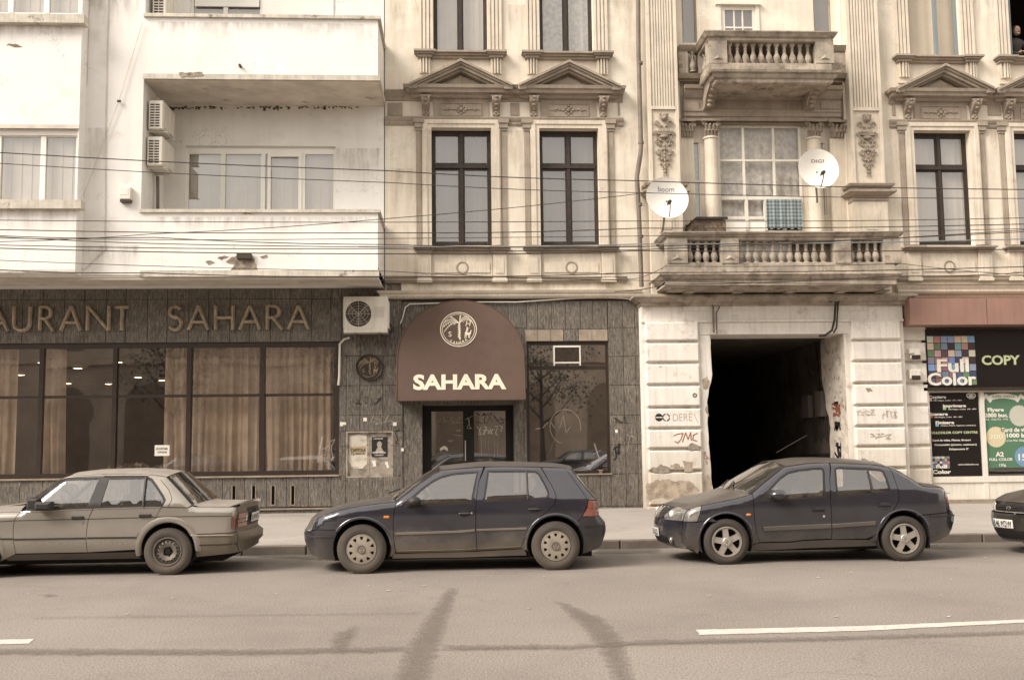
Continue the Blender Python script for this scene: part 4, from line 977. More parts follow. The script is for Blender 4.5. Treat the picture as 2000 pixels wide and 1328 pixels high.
for r in (n1, n2):
    w_ = obj('window', MB().box(r[0], r[0]+.03, YW+.03, YW+.1, r[2], r[3]).box(r[1]-.03, r[1], YW+.03, YW+.1, r[2], r[3]).box(r[0], r[1], YW+.035, YW+.095, (r[2]+r[3])/2-.02, (r[2]+r[3])/2+.02), pvc, CB)
    obj('curtain', MB().box(r[0], r[1], YW+.15, YW+.16, r[2], r[3]), lace, w_); obj('pane', MB().add([(r[0]+.03, YW+.06, r[2]), (r[1]-.03, YW+.06, r[2]), (r[1]-.03, YW+.06, r[3]), (r[0]+.03, YW+.06, r[3])], [(0, 1, 2, 3)]), gwin, w_)
x0, x1, z0, z1 = up; f = MB().box(x0-.08, x0, YW-.04, YW+.1, z0, z1+.02).box(x1, x1+.08, YW-.04, YW+.1, z0, z1+.02).box(x0-.12, x1+.12, YW-.1, YW+.1, z1+.02, z1+.08).box(x0, x0+.1, YW, YW+.06, z0, z1).box(x1-.07, x1, YW, YW+.06, z0, z1).box(x0, x1, YW+.001, YW+.06, z1-.08, z1)
f.box(x0+.32-.015, x0+.32+.015, YW+.01, YW+.05, z0, z1).box(x0+.52-.015, x0+.52+.015, YW+.01, YW+.05, z0, z1); zz = WZ(1440, 54, YW); f.box(x0, x1, YW+.012, YW+.048, zz-.02, zz+.02)
w_ = obj('window', f, cream, CB); obj('pane', MB().add([(x0+.1, YW+.03, z0), (x1-.07, YW+.03, z0), (x1-.07, YW+.03, z1-.08), (x0+.1, YW+.03, z1-.08)], [(0, 1, 2, 3)]), gwin, w_); obj('curtain', MB().box(x0, x1, YW+.12, YW+.13, z0, z1), blind_grey, w_)
# big glazed loggia front, 3 x 2 lights above, 4 below
x0, x1, z0, z1 = bw; zl = WZ(1485, 387, YW); gl = MB(); t_ = .025
gl.box(x0, x0+.05, YW-.02, YW+.05, z0, z1).box(x1-.05, x1, YW-.02, YW+.05, z0, z1).box(x0+.05, x1-.05, YW-.02, YW+.05, z1-.05, z1).box(x0+.05, x1-.05, YW-.03, YW+.05, zl-.05, zl+.03)
xa_, xb_ = WX(1452, 310, YW), WX(1511, 310, YW); zm_ = WZ(1485, 314, YW)
for x in (xa_, xb_): gl.box(x-t_, x+t_, YW-.018, YW+.045, zl+.03, z1-.05)
gl.box(x0+.05, x1-.05, YW-.016, YW+.043, zm_-t_, zm_+t_)
xc_ = [WX(p, 415, YW) for p in (1458, 1495, 1531)]
for x in xc_: gl.box(x-.035, x+.035, YW-.028, YW+.045, z0, zl-.05)
gl.box(x0+.05, xc_[1], YW-.026, YW+.043, WZ(1440, 425, YW)-.05, WZ(1440, 425, YW)+.02)
gloggia = GLASS('loggia_glass', (.95, .94, .92), .05)
w_ = obj('window', gl, cream, CB)
zq = WZ(1440, 425, YW); obj('panel', MB().box(x0+.05, xc_[1], YW, YW+.04, z0, zq-.05), pvc, w_)
for (a, b) in ((x0+.05, xa_-t_), (xa_+t_, xb_-t_), (xb_+t_, x1-.05)):
    for (c_, d) in ((zl+.03, zm_-t_), (zm_+t_, z1-.05)): obj('pane', MB().add([(a, YW+.02, c_), (b, YW+.021, c_), (b, YW+.02, d), (a, YW+.021, d)], [(0, 1, 2, 3)]), gloggia, w_)
def soft_cloth(name, x0, x1, z0, z1, Y, mat, amp=.02, par=None, nx=40, nz=4, f=30, **kw):
    vs = []; s = random.uniform(0, 9)
    for j in range(nz+1):
        for i in range(nx+1):
            x = x0+(x1-x0)*i/nx; z = z0+(z1-z0)*j/nz; vs.append((x, Y+amp*sin(x*f+s+2*noise.noise((x*2, z*1.5, s)))*(1.1-.5*j/nz), z+(.015*sin(x*40) if j == 0 else 0)))
    return obj(name, MB().add(vs, [(j*(nx+1)+i, j*(nx+1)+i+1, (j+1)*(nx+1)+i+1, (j+1)*(nx+1)+i) for j in range(nz) for i in range(nx)]), mat, par, smooth=180, **kw)
soft_cloth('curtain', x0, x1, zl, z1-.02, YW+.16, lace, .022, w_)
soft_cloth('curtain', x0, xc_[1], zq, zl, YW+.14, lace, .02, w_)
m, t, p = _mat('teal_check'); vo = t.nodes.new('ShaderNodeTexChecker'); g = t.nodes.new('ShaderNodeNewGeometry'); mp = t.nodes.new('ShaderNodeMapping'); mp.inputs['Rotation'].default_value = (0, radians(45), 0)
t.links.new(g.outputs['Position'], mp.inputs[0]); t.links.new(mp.outputs[0], vo.inputs[0]); vo.inputs['Scale'].default_value = 17; vo.inputs[1].default_value = (.085, .125, .14, 1); vo.inputs[2].default_value = (.27, .30, .30, 1); t.links.new(vo.outputs[0], p.inputs['Base Color']); p.inputs['Roughness'].default_value = .8
soft_cloth('curtain', WX(1497, 415, YW-.06), WX(1567, 415, YW-.06), WZ(1530, 448, YW), WZ(1530, 391, YW), YW-.06, m, .012, w_, label='teal diamond-patterned curtain')
# columns and corner pilasters with leafy capitals
def capital(mb, x, w, z0, z1, Y, rnd_=True):
    h = z1-z0
    mb.box(x-w*.62, x+w*.62, Y-.24, Y+.02, z1-.05, z1)
    for row in range(2):
        for k in range(-2, 3):
            q = k*.42+(0.2 if row else 0); rr_ = w*.5+.03*row; xx = x+sin(q)*rr_; yy = Y-.1-cos(q)*.1-.03*row; zz = z0+h*(.18+.3*row)
            mb.tube([(xx, yy+.02, zz-.07), (xx, yy, zz+.03), (xx+sin(q)*.03, yy-.04, zz+.07), (xx+sin(q)*.03, yy-.06, zz+.045)], [.03, .032, .024, .012], 6)
    for sg in (-1, 1):
        for (r0, cx_) in ((.055, .44),):
            pts = []
            for i in range(14): a = i/13*2.6*pi; r = r0*(1-i/17); pts.append((x+sg*(w*cx_+cos(a)*r), Y-.19, z0+h*.72+sin(a)*r))
            mb.tube(pts, .013, 5)
        mb.tube([(x+sg*w*.05, Y-.17, z0+h*.3), (x+sg*w*.15, Y-.18, z0+h*.6), (x+sg*w*.42, Y-.19, z0+h*.9)], .014, 5)
    return mb
zc0, zc1 = WZ(1480, 273, YW), WZ(1480, 240, YW); zf = WZ(1480, 470, YW)
cm = MB(); sh_ = MB(); pl = MB()
for (px, w) in ((1386, .34), (1586, .34)):
    x = WX(px, 300, YW); sh_.lathe([(.165, zf), (.165, zf+.9), (.15, zc0-.05), (.175, zc0-.04), (.175, zc0)], (x, YW-.12, 0), n=20); capital(cm, x, w, zc0, zc1, YW-.03)
for (px, w) in ((1340, .30), (1633, .38)):
    x = WX(px, 300, YW); pl.box(x-w/2, x+w/2, YW-.14, YW+.01, zf, zc0); capital(cm, x, w, zc0, zc1, YW)
obj('column', sh_, trim_pale, CB, smooth=True); obj('corner_pilaster', pl, trim_pale, CB); obj('capital', cm, relief_m, CB, smooth=True)
# bay entablature
Zb = lambda y: WZ(1480, y, 0)
e = MB(); mould(e, xbay0+.1, xbay1-.1, [(-.16, Zb(240)), (-.02, Zb(236)), (-.02, Zb(229)), (.02, Zb(228)), (.02, Zb(221)), (.05, Zb(219)), (.05, Zb(216)), (.02, Zb(214)), (.02, Zb(196)), (.06, Zb(194)), (.10, Zb(190)), (.16, Zb(183)), (.16, Zb(181)), (.22, Zb(180)), (.25, Zb(174))], False)
for pa, pb in ((1335, 1365), (1602, 1642)):
    r = R(pa, pb, 200, 214, 0); e.box(r[0], r[1], -.04, 0, r[2], r[3])
obj('entablature', e, trim, CB)
# upper wall ledges beside the top balcony
e = MB(); 
for pa, pb in ((1322, 1382), (1618, 1650)):
    r = R(pa, pb, 95, 105, 0); mould(e, r[0], r[1], [(.10, r[2]), (.14, r[2]+.04), (.2, r[3])], False); r = R(pa, pb, 148, 156, 0); mould(e, r[0], r[1], [(.1, r[2]), (.16, r[3])], False); e.box(r[0], r[1], .0, .1, Zb(160), Zb(150))
obj('side_rail', e, trim, CB)
def baluster(h, r=.075):
    pr = [(r*1.0, 0), (r*1.0, .06), (r*.55, .09), (r*.9, .2), (r*1.08, .3), (r*.9, .42), (r*.5, .56), (r*.42, .70), (r*.6, .74), (r*.42, .78), (r*.5, .86), (r*.85, .92), (r*.85, 1)]
    return MB().lathe([(a, b*h) for a, b in pr], (5, 0, 0), n=10)
blp = {}
def put_baluster(par, x, Y, z, h, mat=balc_stone):
    k = (round(h, 3), par.name)
    if k not in blp: blp[k] = obj('baluster', baluster(h), mat, par, smooth=50); o = blp[k]
    else: o = inst(blp[k], par)
    o.location = (x, Y, z); return o
# --- top balcony
TY = -.95
tb = obj('balcony', MB().box(*R(1396, 1628, 150, 163, TY)[:2], TY+.06, .1, WZ(1510, 152, TY), WZ(1510, 144, TY)), balc_stone, CB, label='small upper balcony with eleven balusters')
def yprof(mb, x0, x1, Y, prof):     # moulding round three sides of a slab standing out from the wall
    vs = []
    for (p, z) in prof: vs += [(x0-p, .1, z), (x0-p, Y-p, z), (x1+p, Y-p, z), (x1+p, .1, z)]
    n = len(prof); fs = []
    for i in range(n-1):
        a, b = i*4, i*4+4; fs += [(a, a+1, b+1, b), (a+1, a+2, b+2, b+1), (a+2, a+3, b+3, b+2)]
    fs += [(3, 2, 1, 0), tuple((n-1)*4+k for k in range(4))]; return mb.add(vs, fs)
x0, x1 = WX(1399, 150, TY), WX(1624, 150, TY); Zt = lambda y: WZ(1510, y, TY)
e = MB(); yprof(e, x0, x1, TY, [(0, Zt(163)), (.02, Zt(161)), (.02, Zt(156)), (.07, Zt(154)), (.10, Zt(150)), (.10, Zt(147)), (.16, Zt(146)), (.18, Zt(142))]); obj('slab_moulding', e, balc_stone, tb)
x0, x1 = WX(1382, 130, TY), WX(1630, 130, TY); e = MB(); yprof(e, x0+.05, x1-.05, TY+.03, [(0, Zt(141)), (0, Zt(123))]); obj('plinth', e, balc_stone, tb)
e = MB(); yprof(e, x0+.06, x1-.06, TY+.04, [(.0, Zt(81)), (.03, Zt(79)), (.03, Zt(75)), (.08, Zt(73)), (.12, Zt(68)), (.14, Zt(66)), (.14, Zt(64))]); obj('rail', e, balc_stone, tb)
e = MB()
for pa, pb in ((1384, 1420), (1593, 1628)):
    r = R(pa, pb, 80, 123, TY+.03); e.box(r[0], r[1], TY+.02, TY+.32, r[2]-.01, r[3]+.02); xm = (r[0]+r[1])/2; e.add([(xm-.12, TY+.018, r[2]+.07), (xm+.12, TY+.018, r[2]+.07), (xm, TY+.018, r[2]+.18), (xm, TY-.02, r[2]+.10)], [(0, 1, 3), (1, 2, 3), (2, 0, 3)])
obj('pier', e, balc_stone, tb)
hb2 = Zt(81)-Zt(123)
for i in range(11): put_baluster(tb, WX(1429+15.4*i, 100, TY)-5, TY+.17, Zt(123), hb2)
for k in range(2): put_baluster(tb, WX(1385, 100, TY)-5+.1, TY+.5+.25*k, Zt(123), hb2)
r = R(1346, 1358, 104, 150, 0); put_baluster(tb, (r[0]+r[1])/2-5, -.05, r[2]+.08, r[3]-r[2]-.08); obj('side_panel', MB().box(WX(1323, 120, 0), r[0]-.05, -.1, .1, r[2], r[3]).box(r[1]+.05, WX(1382, 120, 0), -.1, .1, r[2], r[3]).box(WX(1618, 120, 0), WX(1650, 120, 0), -.1, .1, r[2], r[3]), balc_stone, tb)
for px in (1392, 1592):        # scroll brackets
    x = WX(px, 190, -.5); e = MB(); n = 16; vs = []
    for i in range(n+1):
        q = i/n; y = -.1-.62*(1-q)**.7-.07*sin(q*7); z = Zb(174)-.02-(.50*q)-.0; vs += [(x-.11, y, z), (x+.11, y, z), (x-.11, .05, z), (x+.11, .05, z)]
    fs = []
    for i in range(n): a, b = i*4, i*4+4; fs += [(a, b, b+1, a+1), (a, a+2, b+2, b), (a+1, b+1, b+3, a+3)]
    e.add(vs, fs+[(0, 1, 3, 2), (n*4, n*4+2, n*4+3, n*4+1)])
    for i in range(6): q = (i+.5)/6; e.ell((x, -.13-.62*(1-q)**.7-.07*sin(q*7), Zb(174)-.02-.5*q), (.07, .045, .05), 8, 5)
    obj('bracket', e, relief_m, tb, smooth=True)
e = MB(); xm, zm = WX(1497, 175, -.6), Zt(163)-.006; e.tube([(xm+.2*cos(a*pi/12), TY+.5+.2*sin(a*pi/12), zm) for a in range(25)], .012, 5); obj('soffit_ring', e, balc_stone, tb)
# --- great pilasters, fluted, with ornament panels
YQ = -.25
def pilaster(pa, pb, ztop, par, capz, pedpx):
    xa, xb = pa, pb; w = xb-xa; e = MB(); zfl = WZ(1300, 208, YQ)
    e.box(xa, xb, YQ+.04, .1, capz, ztop)
    e.box(xa, xa+.07, YQ, YQ+.04, capz, ztop).box(xb-.07, xb, YQ, YQ+.04, capz, ztop)
    n = 7; iw = (w-.26)/n
    for k in range(n+1): xx = xa+.13+iw*k; e.box(xx-.021, xx+.021, YQ+.004, YQ+.04, zfl, ztop)
    e.box(xa+.07, xb-.07, YQ-.01, YQ+.04, zfl-.07, zfl)
    return obj('pilaster', e, trim_pale, par)
zpb = WZ(1300, 358, YQ)
xl0, xl1 = WX(1266, 200, YQ), WX(1325, 200, YQ); xr2, xr3 = WX(1660, 200, YQ), WX(1722, 200, YQ)
# ornament: lion mask, vase, scrolls, leaves
def ornament(x, ztop, zbot, Y):
    e = MB(); H = ztop-zbot; g = lambda v: ztop-H*v
    e.ell((x, Y-.06, g(.06)), (.10, .06, .10), 10, 6); e.ell((x, Y-.11, g(.085)), (.05, .05, .045), 8, 5)
    for sg in (-1, 1):
        e.ell((x+sg*.075, Y-.07, g(.02)), (.035, .03, .035), 8, 4); e.ell((x+sg*.04, Y-.11, g(.055)), (.018, .015, .015), 6, 4)
        for (v0, rr_, off, dr) in ((.17, .085, .15, 1), (.30, .06, .19, -1), (.47, .075, .15, 1), (.60, .075, .14, -1), (.72, .055, .10, 1)):
            pts = []
            for i in range(12): a = i/11*2.2*pi; r = rr_*(1-i/15); pts.append((x+sg*(off+cos(a*dr)*r*.8), Y-.03-.02*i/12, g(v0)+sin(a*dr)*r))
            e.tube(pts, .016, 5)
        for k in range(9): v = .2+.075*k; e.ell((x+sg*(.05+.06*sin(k*1.3)**2), Y-.035, g(v)), (.035, .03, .03), 7, 4)
        e.tube([(x+sg*.03, Y-.03, g(.45)), (x+sg*.17, Y-.04, g(.40)), (x+sg*.2, Y-.03, g(.3))], .015, 5)
    e.box(x-.14, x+.14, Y-.07, Y, g(.335), g(.30)); e.box(x-.11, x+.11, Y-.08, Y, g(.30), g(.27)); e.ell((x, Y-.04, g(.37)), (.11, .06, .05), 10, 5)
    for k in range(8): v = .5+.06*k; e.ell((x, Y-.04, g(v)), (.045*(1.1-v*.7), .035, .04), 7, 4)
    for k in range(4):
        for sg in (-1, 1): e.ell((x+sg*.03, Y-.03, g(.84+.045*k)), (.04-.006*k, .02, .018), 6, 3)
    return e
for (a, b) in ((xl0, xl1), (xr2, xr3)):
    pilaster(a, b, zt, CB, zpb, 0); x = (a+b)/2
    obj('ornament', ornament(x, WZ(1297, 222, YQ), WZ(1297, 345, YQ), YQ+.04), relief_m, CB, smooth=True)
    e = MB(); yprof(e, a-.02, b+.02, YQ-.02, [(0, zpb-.42), (.02, zpb-.40), (.02, zpb-.30), (.08, zpb-.28), (.16, zpb-.22), (.16, zpb-.18), (.06, zpb-.16), (.06, zpb-.1), (.12, zpb-.08), (.14, zpb-.03), (.05, zpb), (0, zpb+.0)]); obj('pedestal_cap', e, trim, CB)
    e = MB().box(a-.02, b+.02, YQ-.02, .1, bz0, zpb-.42); zz = zpb-.42
    for k, (i0, d) in enumerate(((.10, .02), (.17, .035), (.24, .05))): e.box(a+i0, b-i0, YQ-.02-d+.012, YQ-.02, WZ(1300, 470, YQ)+i0, zz-i0)
    obj('pedestal', e, trim_pale, CB)
# --- great lower balcony
LY = -1.25
Zl = lambda y: WZ(1520, y, LY)
x0, x1 = WX(1300, 540, LY), WX(1752, 540, LY)
gb = obj('balcony', MB().box(x0, x1, LY+.05, .1, Zl(556), Zl(548)), balc_stone, CB, label='wide stained balustraded balcony over the gateway')
e = MB(); yprof(e, x0+.05, x1-.05, LY+.12, [(-.12, Zl(562)), (-.10, Zl(559)), (.0, Zl(557)), (.0, Zl(553)), (.05, Zl(552)), (.05, Zl(546)), (.10, Zl(543)), (.14, Zl(538)), (.17, Zl(536)), (.17, Zl(534)), (.10, Zl(532)), (.1, Zl(530))]); obj('slab_moulding', e, balc_stone, gb)
e = MB(); yprof(e, x0+.06, x1-.02, LY+.05, [(0, Zl(530)), (0, Zl(514)), (-.03, Zl(513)), (-.03, Zl(511))]); obj('plinth', e, balc_stone, gb)
rx0, rx1 = WX(1297, 480, LY), WX(1764, 480, LY)
e = MB(); yprof(e, rx0+.1, rx1-.1, LY+.07, [(.0, Zl(468)), (.02, Zl(466)), (.02, Zl(463)), (.07, Zl(461)), (.10, Zl(457)), (.12, Zl(455)), (.12, Zl(453))]); obj('rail', e, balc_stone, gb)
e = MB()
for pa, pb in ((1304, 1343), (1409, 1443), (1631, 1662), (1727, 1760)):
    r = R(pa, pb, 467, 512, LY+.03); e.box(r[0], r[1], LY+.03, LY+.36, r[2]-.02, r[3]+.02)
    if pb < 1600: xm = (r[0]+r[1])/2; e.add([(xm-.13, LY+.028, r[2]+.05), (xm+.13, LY+.028, r[2]+.05), (xm, LY+.028, r[2]+.17), (xm, LY-.01, r[2]+.09)], [(0, 1, 3), (1, 2, 3), (2, 0, 3)])
obj('pier', e, balc_stone, gb)
hb3 = Zl(467)-Zl(512)
for px in [1351+16*i for i in range(4)]+[1449+16.4*i for i in range(11)]+[1669+16*i for i in range(4)]: put_baluster(gb, WX(px, 490, LY)-5, LY+.19, Zl(512), hb3)
e = MB(); e.box(WX(1345, 490, LY), WX(1408, 490, LY), LY+.38, LY+.40, Zl(512), Zl(467)); obj('board', e, bronze_dark, gb, label='dark board behind the left balusters')
e = MB(); e.box(WX(1449, 490, LY), WX(1556, 490, LY), LY+.30, LY+.32, Zl(512), Zl(468)); obj('board', e, pvc, gb, label='pale board behind the middle balusters')
e = MB(); e.box(WX(1560, 490, LY), WX(1725, 490, LY), LY+.38, LY+.40, Zl(512), Zl(468)); obj('board', e, stone_pale, gb)
# soffit ribs
e = MB()
for px in (1345, 1440, 1540, 1640, 1720): x = WX(px, 565, -.7); e.box(x-.1, x+.1, LY+.3, -.0, Zl(562)-.03, Zl(562)+.0)
obj('soffit_rib', e, balc_stone, gb)
e = MB(); yprof(e, WX(1258, 575, YP)-.05, WX(1762, 575, YP)+.03, YP-.02, [(.0, Zl(586)), (.04, Zl(584)), (.04, Zl(579)), (.1, Zl(577)), (.16, Zl(572)), (.22, Zl(570)), (.22, Zl(566)), (.12, Zl(563))]); obj('cornice', e, balc_stone, CB)
# box hutch and cage on the balcony
t = thing('storage_hutch', 'low patterned storage box under a dark sheet cover on the balcony, beside the white panel', 'box', (WX(1385, 450, -.6), -.6, WZ(1385, 458, -.6)))
r = R(1349, 1418, 430, 462, -.6); obj('body', MB().box(r[0], r[1], -.6, -.1, r[2]-.1, r[3]), MAT('hutch_pattern', (.24, .18, .125), var=.35, vscale=16, bump=.3), t)
obj('cover', MB().add([(r[0]-.08, -.68, r[3]-.12), (r[0]+.12, -.66, r[3]+.06), (r[1]+.03, -.66, r[3]+.06), (r[1]+.03, -.05, r[3]+.08), (r[0]+.12, -.05, r[3]+.08), (r[0]-.08, -.05, r[3]-.1), (r[1]+.03, -.655, r[3]), (r[0]+.1, -.655, r[3])], [(0, 1, 4, 5), (1, 2, 3, 4), (0, 7, 1), (7, 6, 2, 1)]), darkwood, t)
# --- white rusticated gateway
PB = CB
pxL, pxR = WX(1258, 800, YP), WX(1760, 700, YP); jl, jr = WX(1390, 800, YP), WX(1657, 800, YP); zl0 = WZ(1520, 652, YP)
pier = MB(); zt_p = WZ(1500, 582, YP)
pier.box(pxL, WX(1372, 800, YP), YP+.045, .6, .1, zt_p).box(WX(1663, 800, YP), pxR+.1, YP+.045, .6, .1, zt_p).box(WX(1372, 800, YP), WX(1663, 800, YP), YP+.045, .6, zl0, zt_p)
obj('gateway_wall', pier, portal_white, PB)
# ragged jambs
def jag(x, side, z0, z1, n=26, seed=0, amp=.05, base=None):
    pts = []
    for i in range(n+1):
        z = z0+(z1-z0)*i/n; d = base(z) if base else 0
        pts.append((x+side*(d+amp*noise.noise((z*3.1, seed, 0))+amp*.6*noise.noise((z*11, seed, 3))), z))
    return pts
zk = WZ(1390, 735, YP)
jb = lambda z: (.0 if z > zk else .11*min(1, (zk-z)/.5)-.10*max(0, min(1, (1.6-z)/1.6)))
L_ = jag(jl+.03, -1, .12, zl0, seed=1, base=jb, amp=.035); xo = WX(1372, 800, YP)
obj('jamb', MB().prism([(xo, .12)]+L_+[(xo, zl0)], YP+.04, .55), portal_white, PB)
xo2 = WX(1663, 800, YP); xin = WX(1655, 800, YP)
obj('jamb', MB().box(xin, xo2, YP+.04, .6, .12, zl0), portal_white, PB)
# the right reveal with torn plaster: a sheet receding into the gateway
rv = MB(); n = 30; vs = []
for i in range(n+1):
    z = .12+(zl0-.12)*i/n; d = 1.40+.35*min(1, max(0, (zk-z)/.9))*-1+.12*noise.noise((z*2.3, 4, 0))+.05*noise.noise((z*9, 4, 0)); vs += [(xin-.004, YP+.035, z), (xin-.004, YP+.04+max(d, .5), z), (xin+.12, YP+.1+max(d, .5), z)]
rv.add(vs, [q for i in range(n) for q in ((i*3, i*3+3, i*3+4, i*3+1), (i*3+1, i*3+4, i*3+5, i*3+2))]); obj('reveal', rv, portal_raw, PB)
gh = [WZ(1300, y, YP) for y in (988, 920, 877, 837, 796, 752, 709, 668, 627)]
def block(x0, x1, z0, z1, mat=portal_white, Y=YP, c=.028): return obj('stone_block', MB().box(x0, x1, Y-.05, Y+.05, z0+.030, z1-.030, c=c), mat, PB)
bxL0, bxL1 = WX(1262, 800, YP), WX(1368, 800, YP); bxR0, bxR1 = WX(1668, 800, YP), WX(1762, 740, YP)
for i in range(len(gh)-1):
    block(bxL0+.02, bxL1, gh[i], gh[i+1]); block(bxR0, bxR1, gh[i], gh[i+1])
    o = block(bxR1+.08, WX(1808, 760, -.05), gh[i], gh[i+1], Y=-.12)
obj('shop_pier', MB().box(bxR1+.02, WX(1812, 760, -.05), -.10, .3, .1, WZ(1780, 640, 0)), portal_white, PB)
e = MB().box(bxL0-.03, bxL1, YP-.09, YP+.05, .1, gh[0]-.01, c=.02); e.box(bxR0, bxR1+.02, YP-.09, YP+.05, .1, gh[0]-.01, c=.02); obj('plinth', e, portal_white, PB)
e = MB(); z = WZ(1500, 627, YP); e.box(pxL-.02, pxR+.1, YP-.0, YP+.05, z-.015, z+.03); e.box(xo, xo2, YP+.02, YP+.05, zl0+.0, zl0+.03)
r = R(1335, 1390, 590, 607, YP); e.box(r[0], r[1], YP+.02, YP+.045, r[2], r[3]); r = R(1430, 1597, 590, 606, YP); e.box(r[0], r[1], YP+.02, YP+.045, r[2], r[3]); r = R(1636, 1692, 590, 606, YP); e.box(r[0], r[1], YP+.02, YP+.045, r[2], r[3])
obj('fascia_panel', e, portal_white, PB)
# patches of fallen plaster round the gateway
pbare = MAT('fallen_plaster', (.46, .38, .29), var=.2, vscale=8, bump=.7, stain=((.22, .17, .125), 6, .5, .62, .7)); pgrey = MAT('grey_patch', (.33, .28, .225), var=.2, vscale=12, bump=.5)
for pts, m_ in (([(1272, 915), (1290, 908), (1306, 912), (1310, 922), (1290, 926), (1274, 924)], pgrey), ([(1307, 912), (1318, 904), (1334, 912), (1330, 918)], pbare), ([(1334, 900), (1352, 903), (1354, 918), (1338, 922)], pbare), ([(1262, 940), (1300, 936), (1350, 940), (1366, 955), (1350, 978), (1290, 972), (1264, 976)], pbare),
               ([(1668, 902), (1690, 896), (1712, 903), (1700, 918), (1672, 914)], pgrey), ([(1702, 920), (1730, 912), (1752, 918), (1750, 940), (1720, 946), (1700, 934)], pbare), ([(1668, 930), (1690, 926), (1698, 948), (1672, 955)], pbare), ([(1340, 872), (1352, 866), (1366, 870), (1366, 880), (1346, 878)], pgrey), ([(1288, 716), (1292, 714), (1293, 719)], pgrey), ([(1690, 760), (1700, 757), (1704, 764), (1694, 766)], pgrey)):
    blob_patch('plaster_patch', pts, YP-.050, m_, PB, jit=.06, th=.004)
for pts in ([(1372, 742), (1380, 735), (1386, 744), (1380, 762), (1374, 758)], [(1374, 940), (1384, 925), (1390, 950), (1382, 968)], [(1640, 790), (1645, 770), (1650, 800)], [(1376, 800), (1382, 790), (1384, 815)]):
    blob_patch('plaster_patch', pts, YP+.036, pbare, PB, jit=.05, th=.004)
# tunnel
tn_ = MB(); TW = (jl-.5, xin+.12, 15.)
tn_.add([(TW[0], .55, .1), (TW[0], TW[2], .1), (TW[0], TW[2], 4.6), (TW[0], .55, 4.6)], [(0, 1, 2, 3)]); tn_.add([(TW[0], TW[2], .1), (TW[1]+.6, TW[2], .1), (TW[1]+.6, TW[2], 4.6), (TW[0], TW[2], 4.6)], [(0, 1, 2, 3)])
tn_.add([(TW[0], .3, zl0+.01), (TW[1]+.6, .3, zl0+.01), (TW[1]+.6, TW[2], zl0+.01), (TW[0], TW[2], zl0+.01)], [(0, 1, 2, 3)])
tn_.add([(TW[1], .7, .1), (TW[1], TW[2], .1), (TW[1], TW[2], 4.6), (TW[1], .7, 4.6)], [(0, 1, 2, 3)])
obj('passage', tn_, MAT('dark_plaster', (.11, .088, .068), var=.25, vscale=2, stain=((.14, .11, .085), 2, .55, .68, .6), bump=.4), PB)  # dark mottled plaster on the passage walls and ceiling
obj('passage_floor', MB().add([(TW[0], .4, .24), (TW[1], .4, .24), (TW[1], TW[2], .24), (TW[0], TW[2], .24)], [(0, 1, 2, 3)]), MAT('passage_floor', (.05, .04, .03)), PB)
xw_ = TW[1]-.02; e = MB()
for y_, z0_, z1_ in ((2.0, 2.2, 2.75), (1.1, 2.2, 2.8)): e.box(xw_-.12, xw_, y_, y_+.45, z0_, z1_)
mt = thing('meter_box', 'grey meter boxes with dark cables on the passage wall inside the gateway', 'meter box', (xw_, 1.3, 2.2)); obj('casing', e, MAT('meter_grey', (.14, .12, .10), var=.15), mt)
e = MB(); e.tube([(xw_-.03, 1.5, 2.8), (xw_-.03, 1.6, 4.0)], .03, 6)
for k in range(5): e.tube([(xw_-.03, 1.1+.15*k, 2.2), (xw_-.06, 1.12+.16*k, 1.9), (xw_-.03, 1.1+.2*k, 1.6+.1*(k % 2))], .018, 6)
for k in range(3): e.tube([(xw_-.05, .7, 1.35-.13*k), (xw_-.05, 3.0+k, 1.25-.12*k)], .025, 6)
obj('cable', e, wirem, mt)
# graffiti and stickers on the gateway
def disc(mb, cx, cz, r, Y, n=18, r0=.0, a0=0, a1=2*pi):
    vs = []; m = int(n*(a1-a0)/(2*pi))+1
    for i in range(m+1): a = a0+(a1-a0)*i/m; vs += [(cx+cos(a)*r, Y, cz+sin(a)*r), (cx+cos(a)*max(r0, .0005), Y, cz+sin(a)*max(r0, .0005))]
    return mb.add(vs, [(2*i, 2*i+2, 2*i+3, 2*i+1) for i in range(m)])
YG = YP-.051
mb = MB(); c1 = W(1287, 815, YG); c2 = W(1301, 815, YG); disc(mb, c1[0], c1[1], .085, YG-.002)
for q in range(4): disc(mb, c2[0], c2[1], .085, YG-.004, r0=.062, a0=q*pi/2+.15, a1=q*pi/2+1.4)
obj('graffiti', mb, ink, PB); mb = MB(); stroke(mb, [W(1281, 815, YG), W(1293, 815, YG)], .02, YG, .006); obj('graffiti', mb, paper, PB)
mb = MB(); text_to(mb, 'DERE', WX(1313, 822, YG), WZ(1313, 822, YG), .17, YG-.002, -.008, .001, wid=.42); stroke(mb, [W(1355, 808, YG), W(1363, 825, YG)], .012, YG, .003); obj('graffiti', mb, col('faded_ink', (.45, .41, .34)), PB)
mb = MB()
for pts in ([(1316, 851), (1322, 848), (1334, 846), (1330, 858), (1324, 865), (1318, 862)], [(1333, 863), (1339, 845), (1344, 858), (1349, 844), (1350, 860)], [(1362, 846), (1354, 850), (1353, 859), (1361, 861)]): stroke(mb, [W(a, b, YG) for a, b in pts], .022, YG, .002)
obj('graffiti', mb, inkred, PB, label='red letters JMC sprayed on the gateway pier')
mb = MB(); YJ = YP+.04
for s, px, py in (('B', 1374, 889), ('G', 1374, 897), ('N', 1380, 898), ('S', 1378, 907)): text_to(mb, s, WX(px, py, YJ), WZ(px, py, YJ), .085, YJ-.002, .0, .001)
obj('graffiti', mb, inkred, PB)
mb = MB(); c1 = W(1357, 772, YG); disc(mb, c1[0], c1[1], .05, YG-.002, r0=.028); disc(mb, c1[0], c1[1], .014, YG-.002); obj('graffiti', mb, ink, PB)
gfaint = col('faint_pen', (.34, .29, .23))
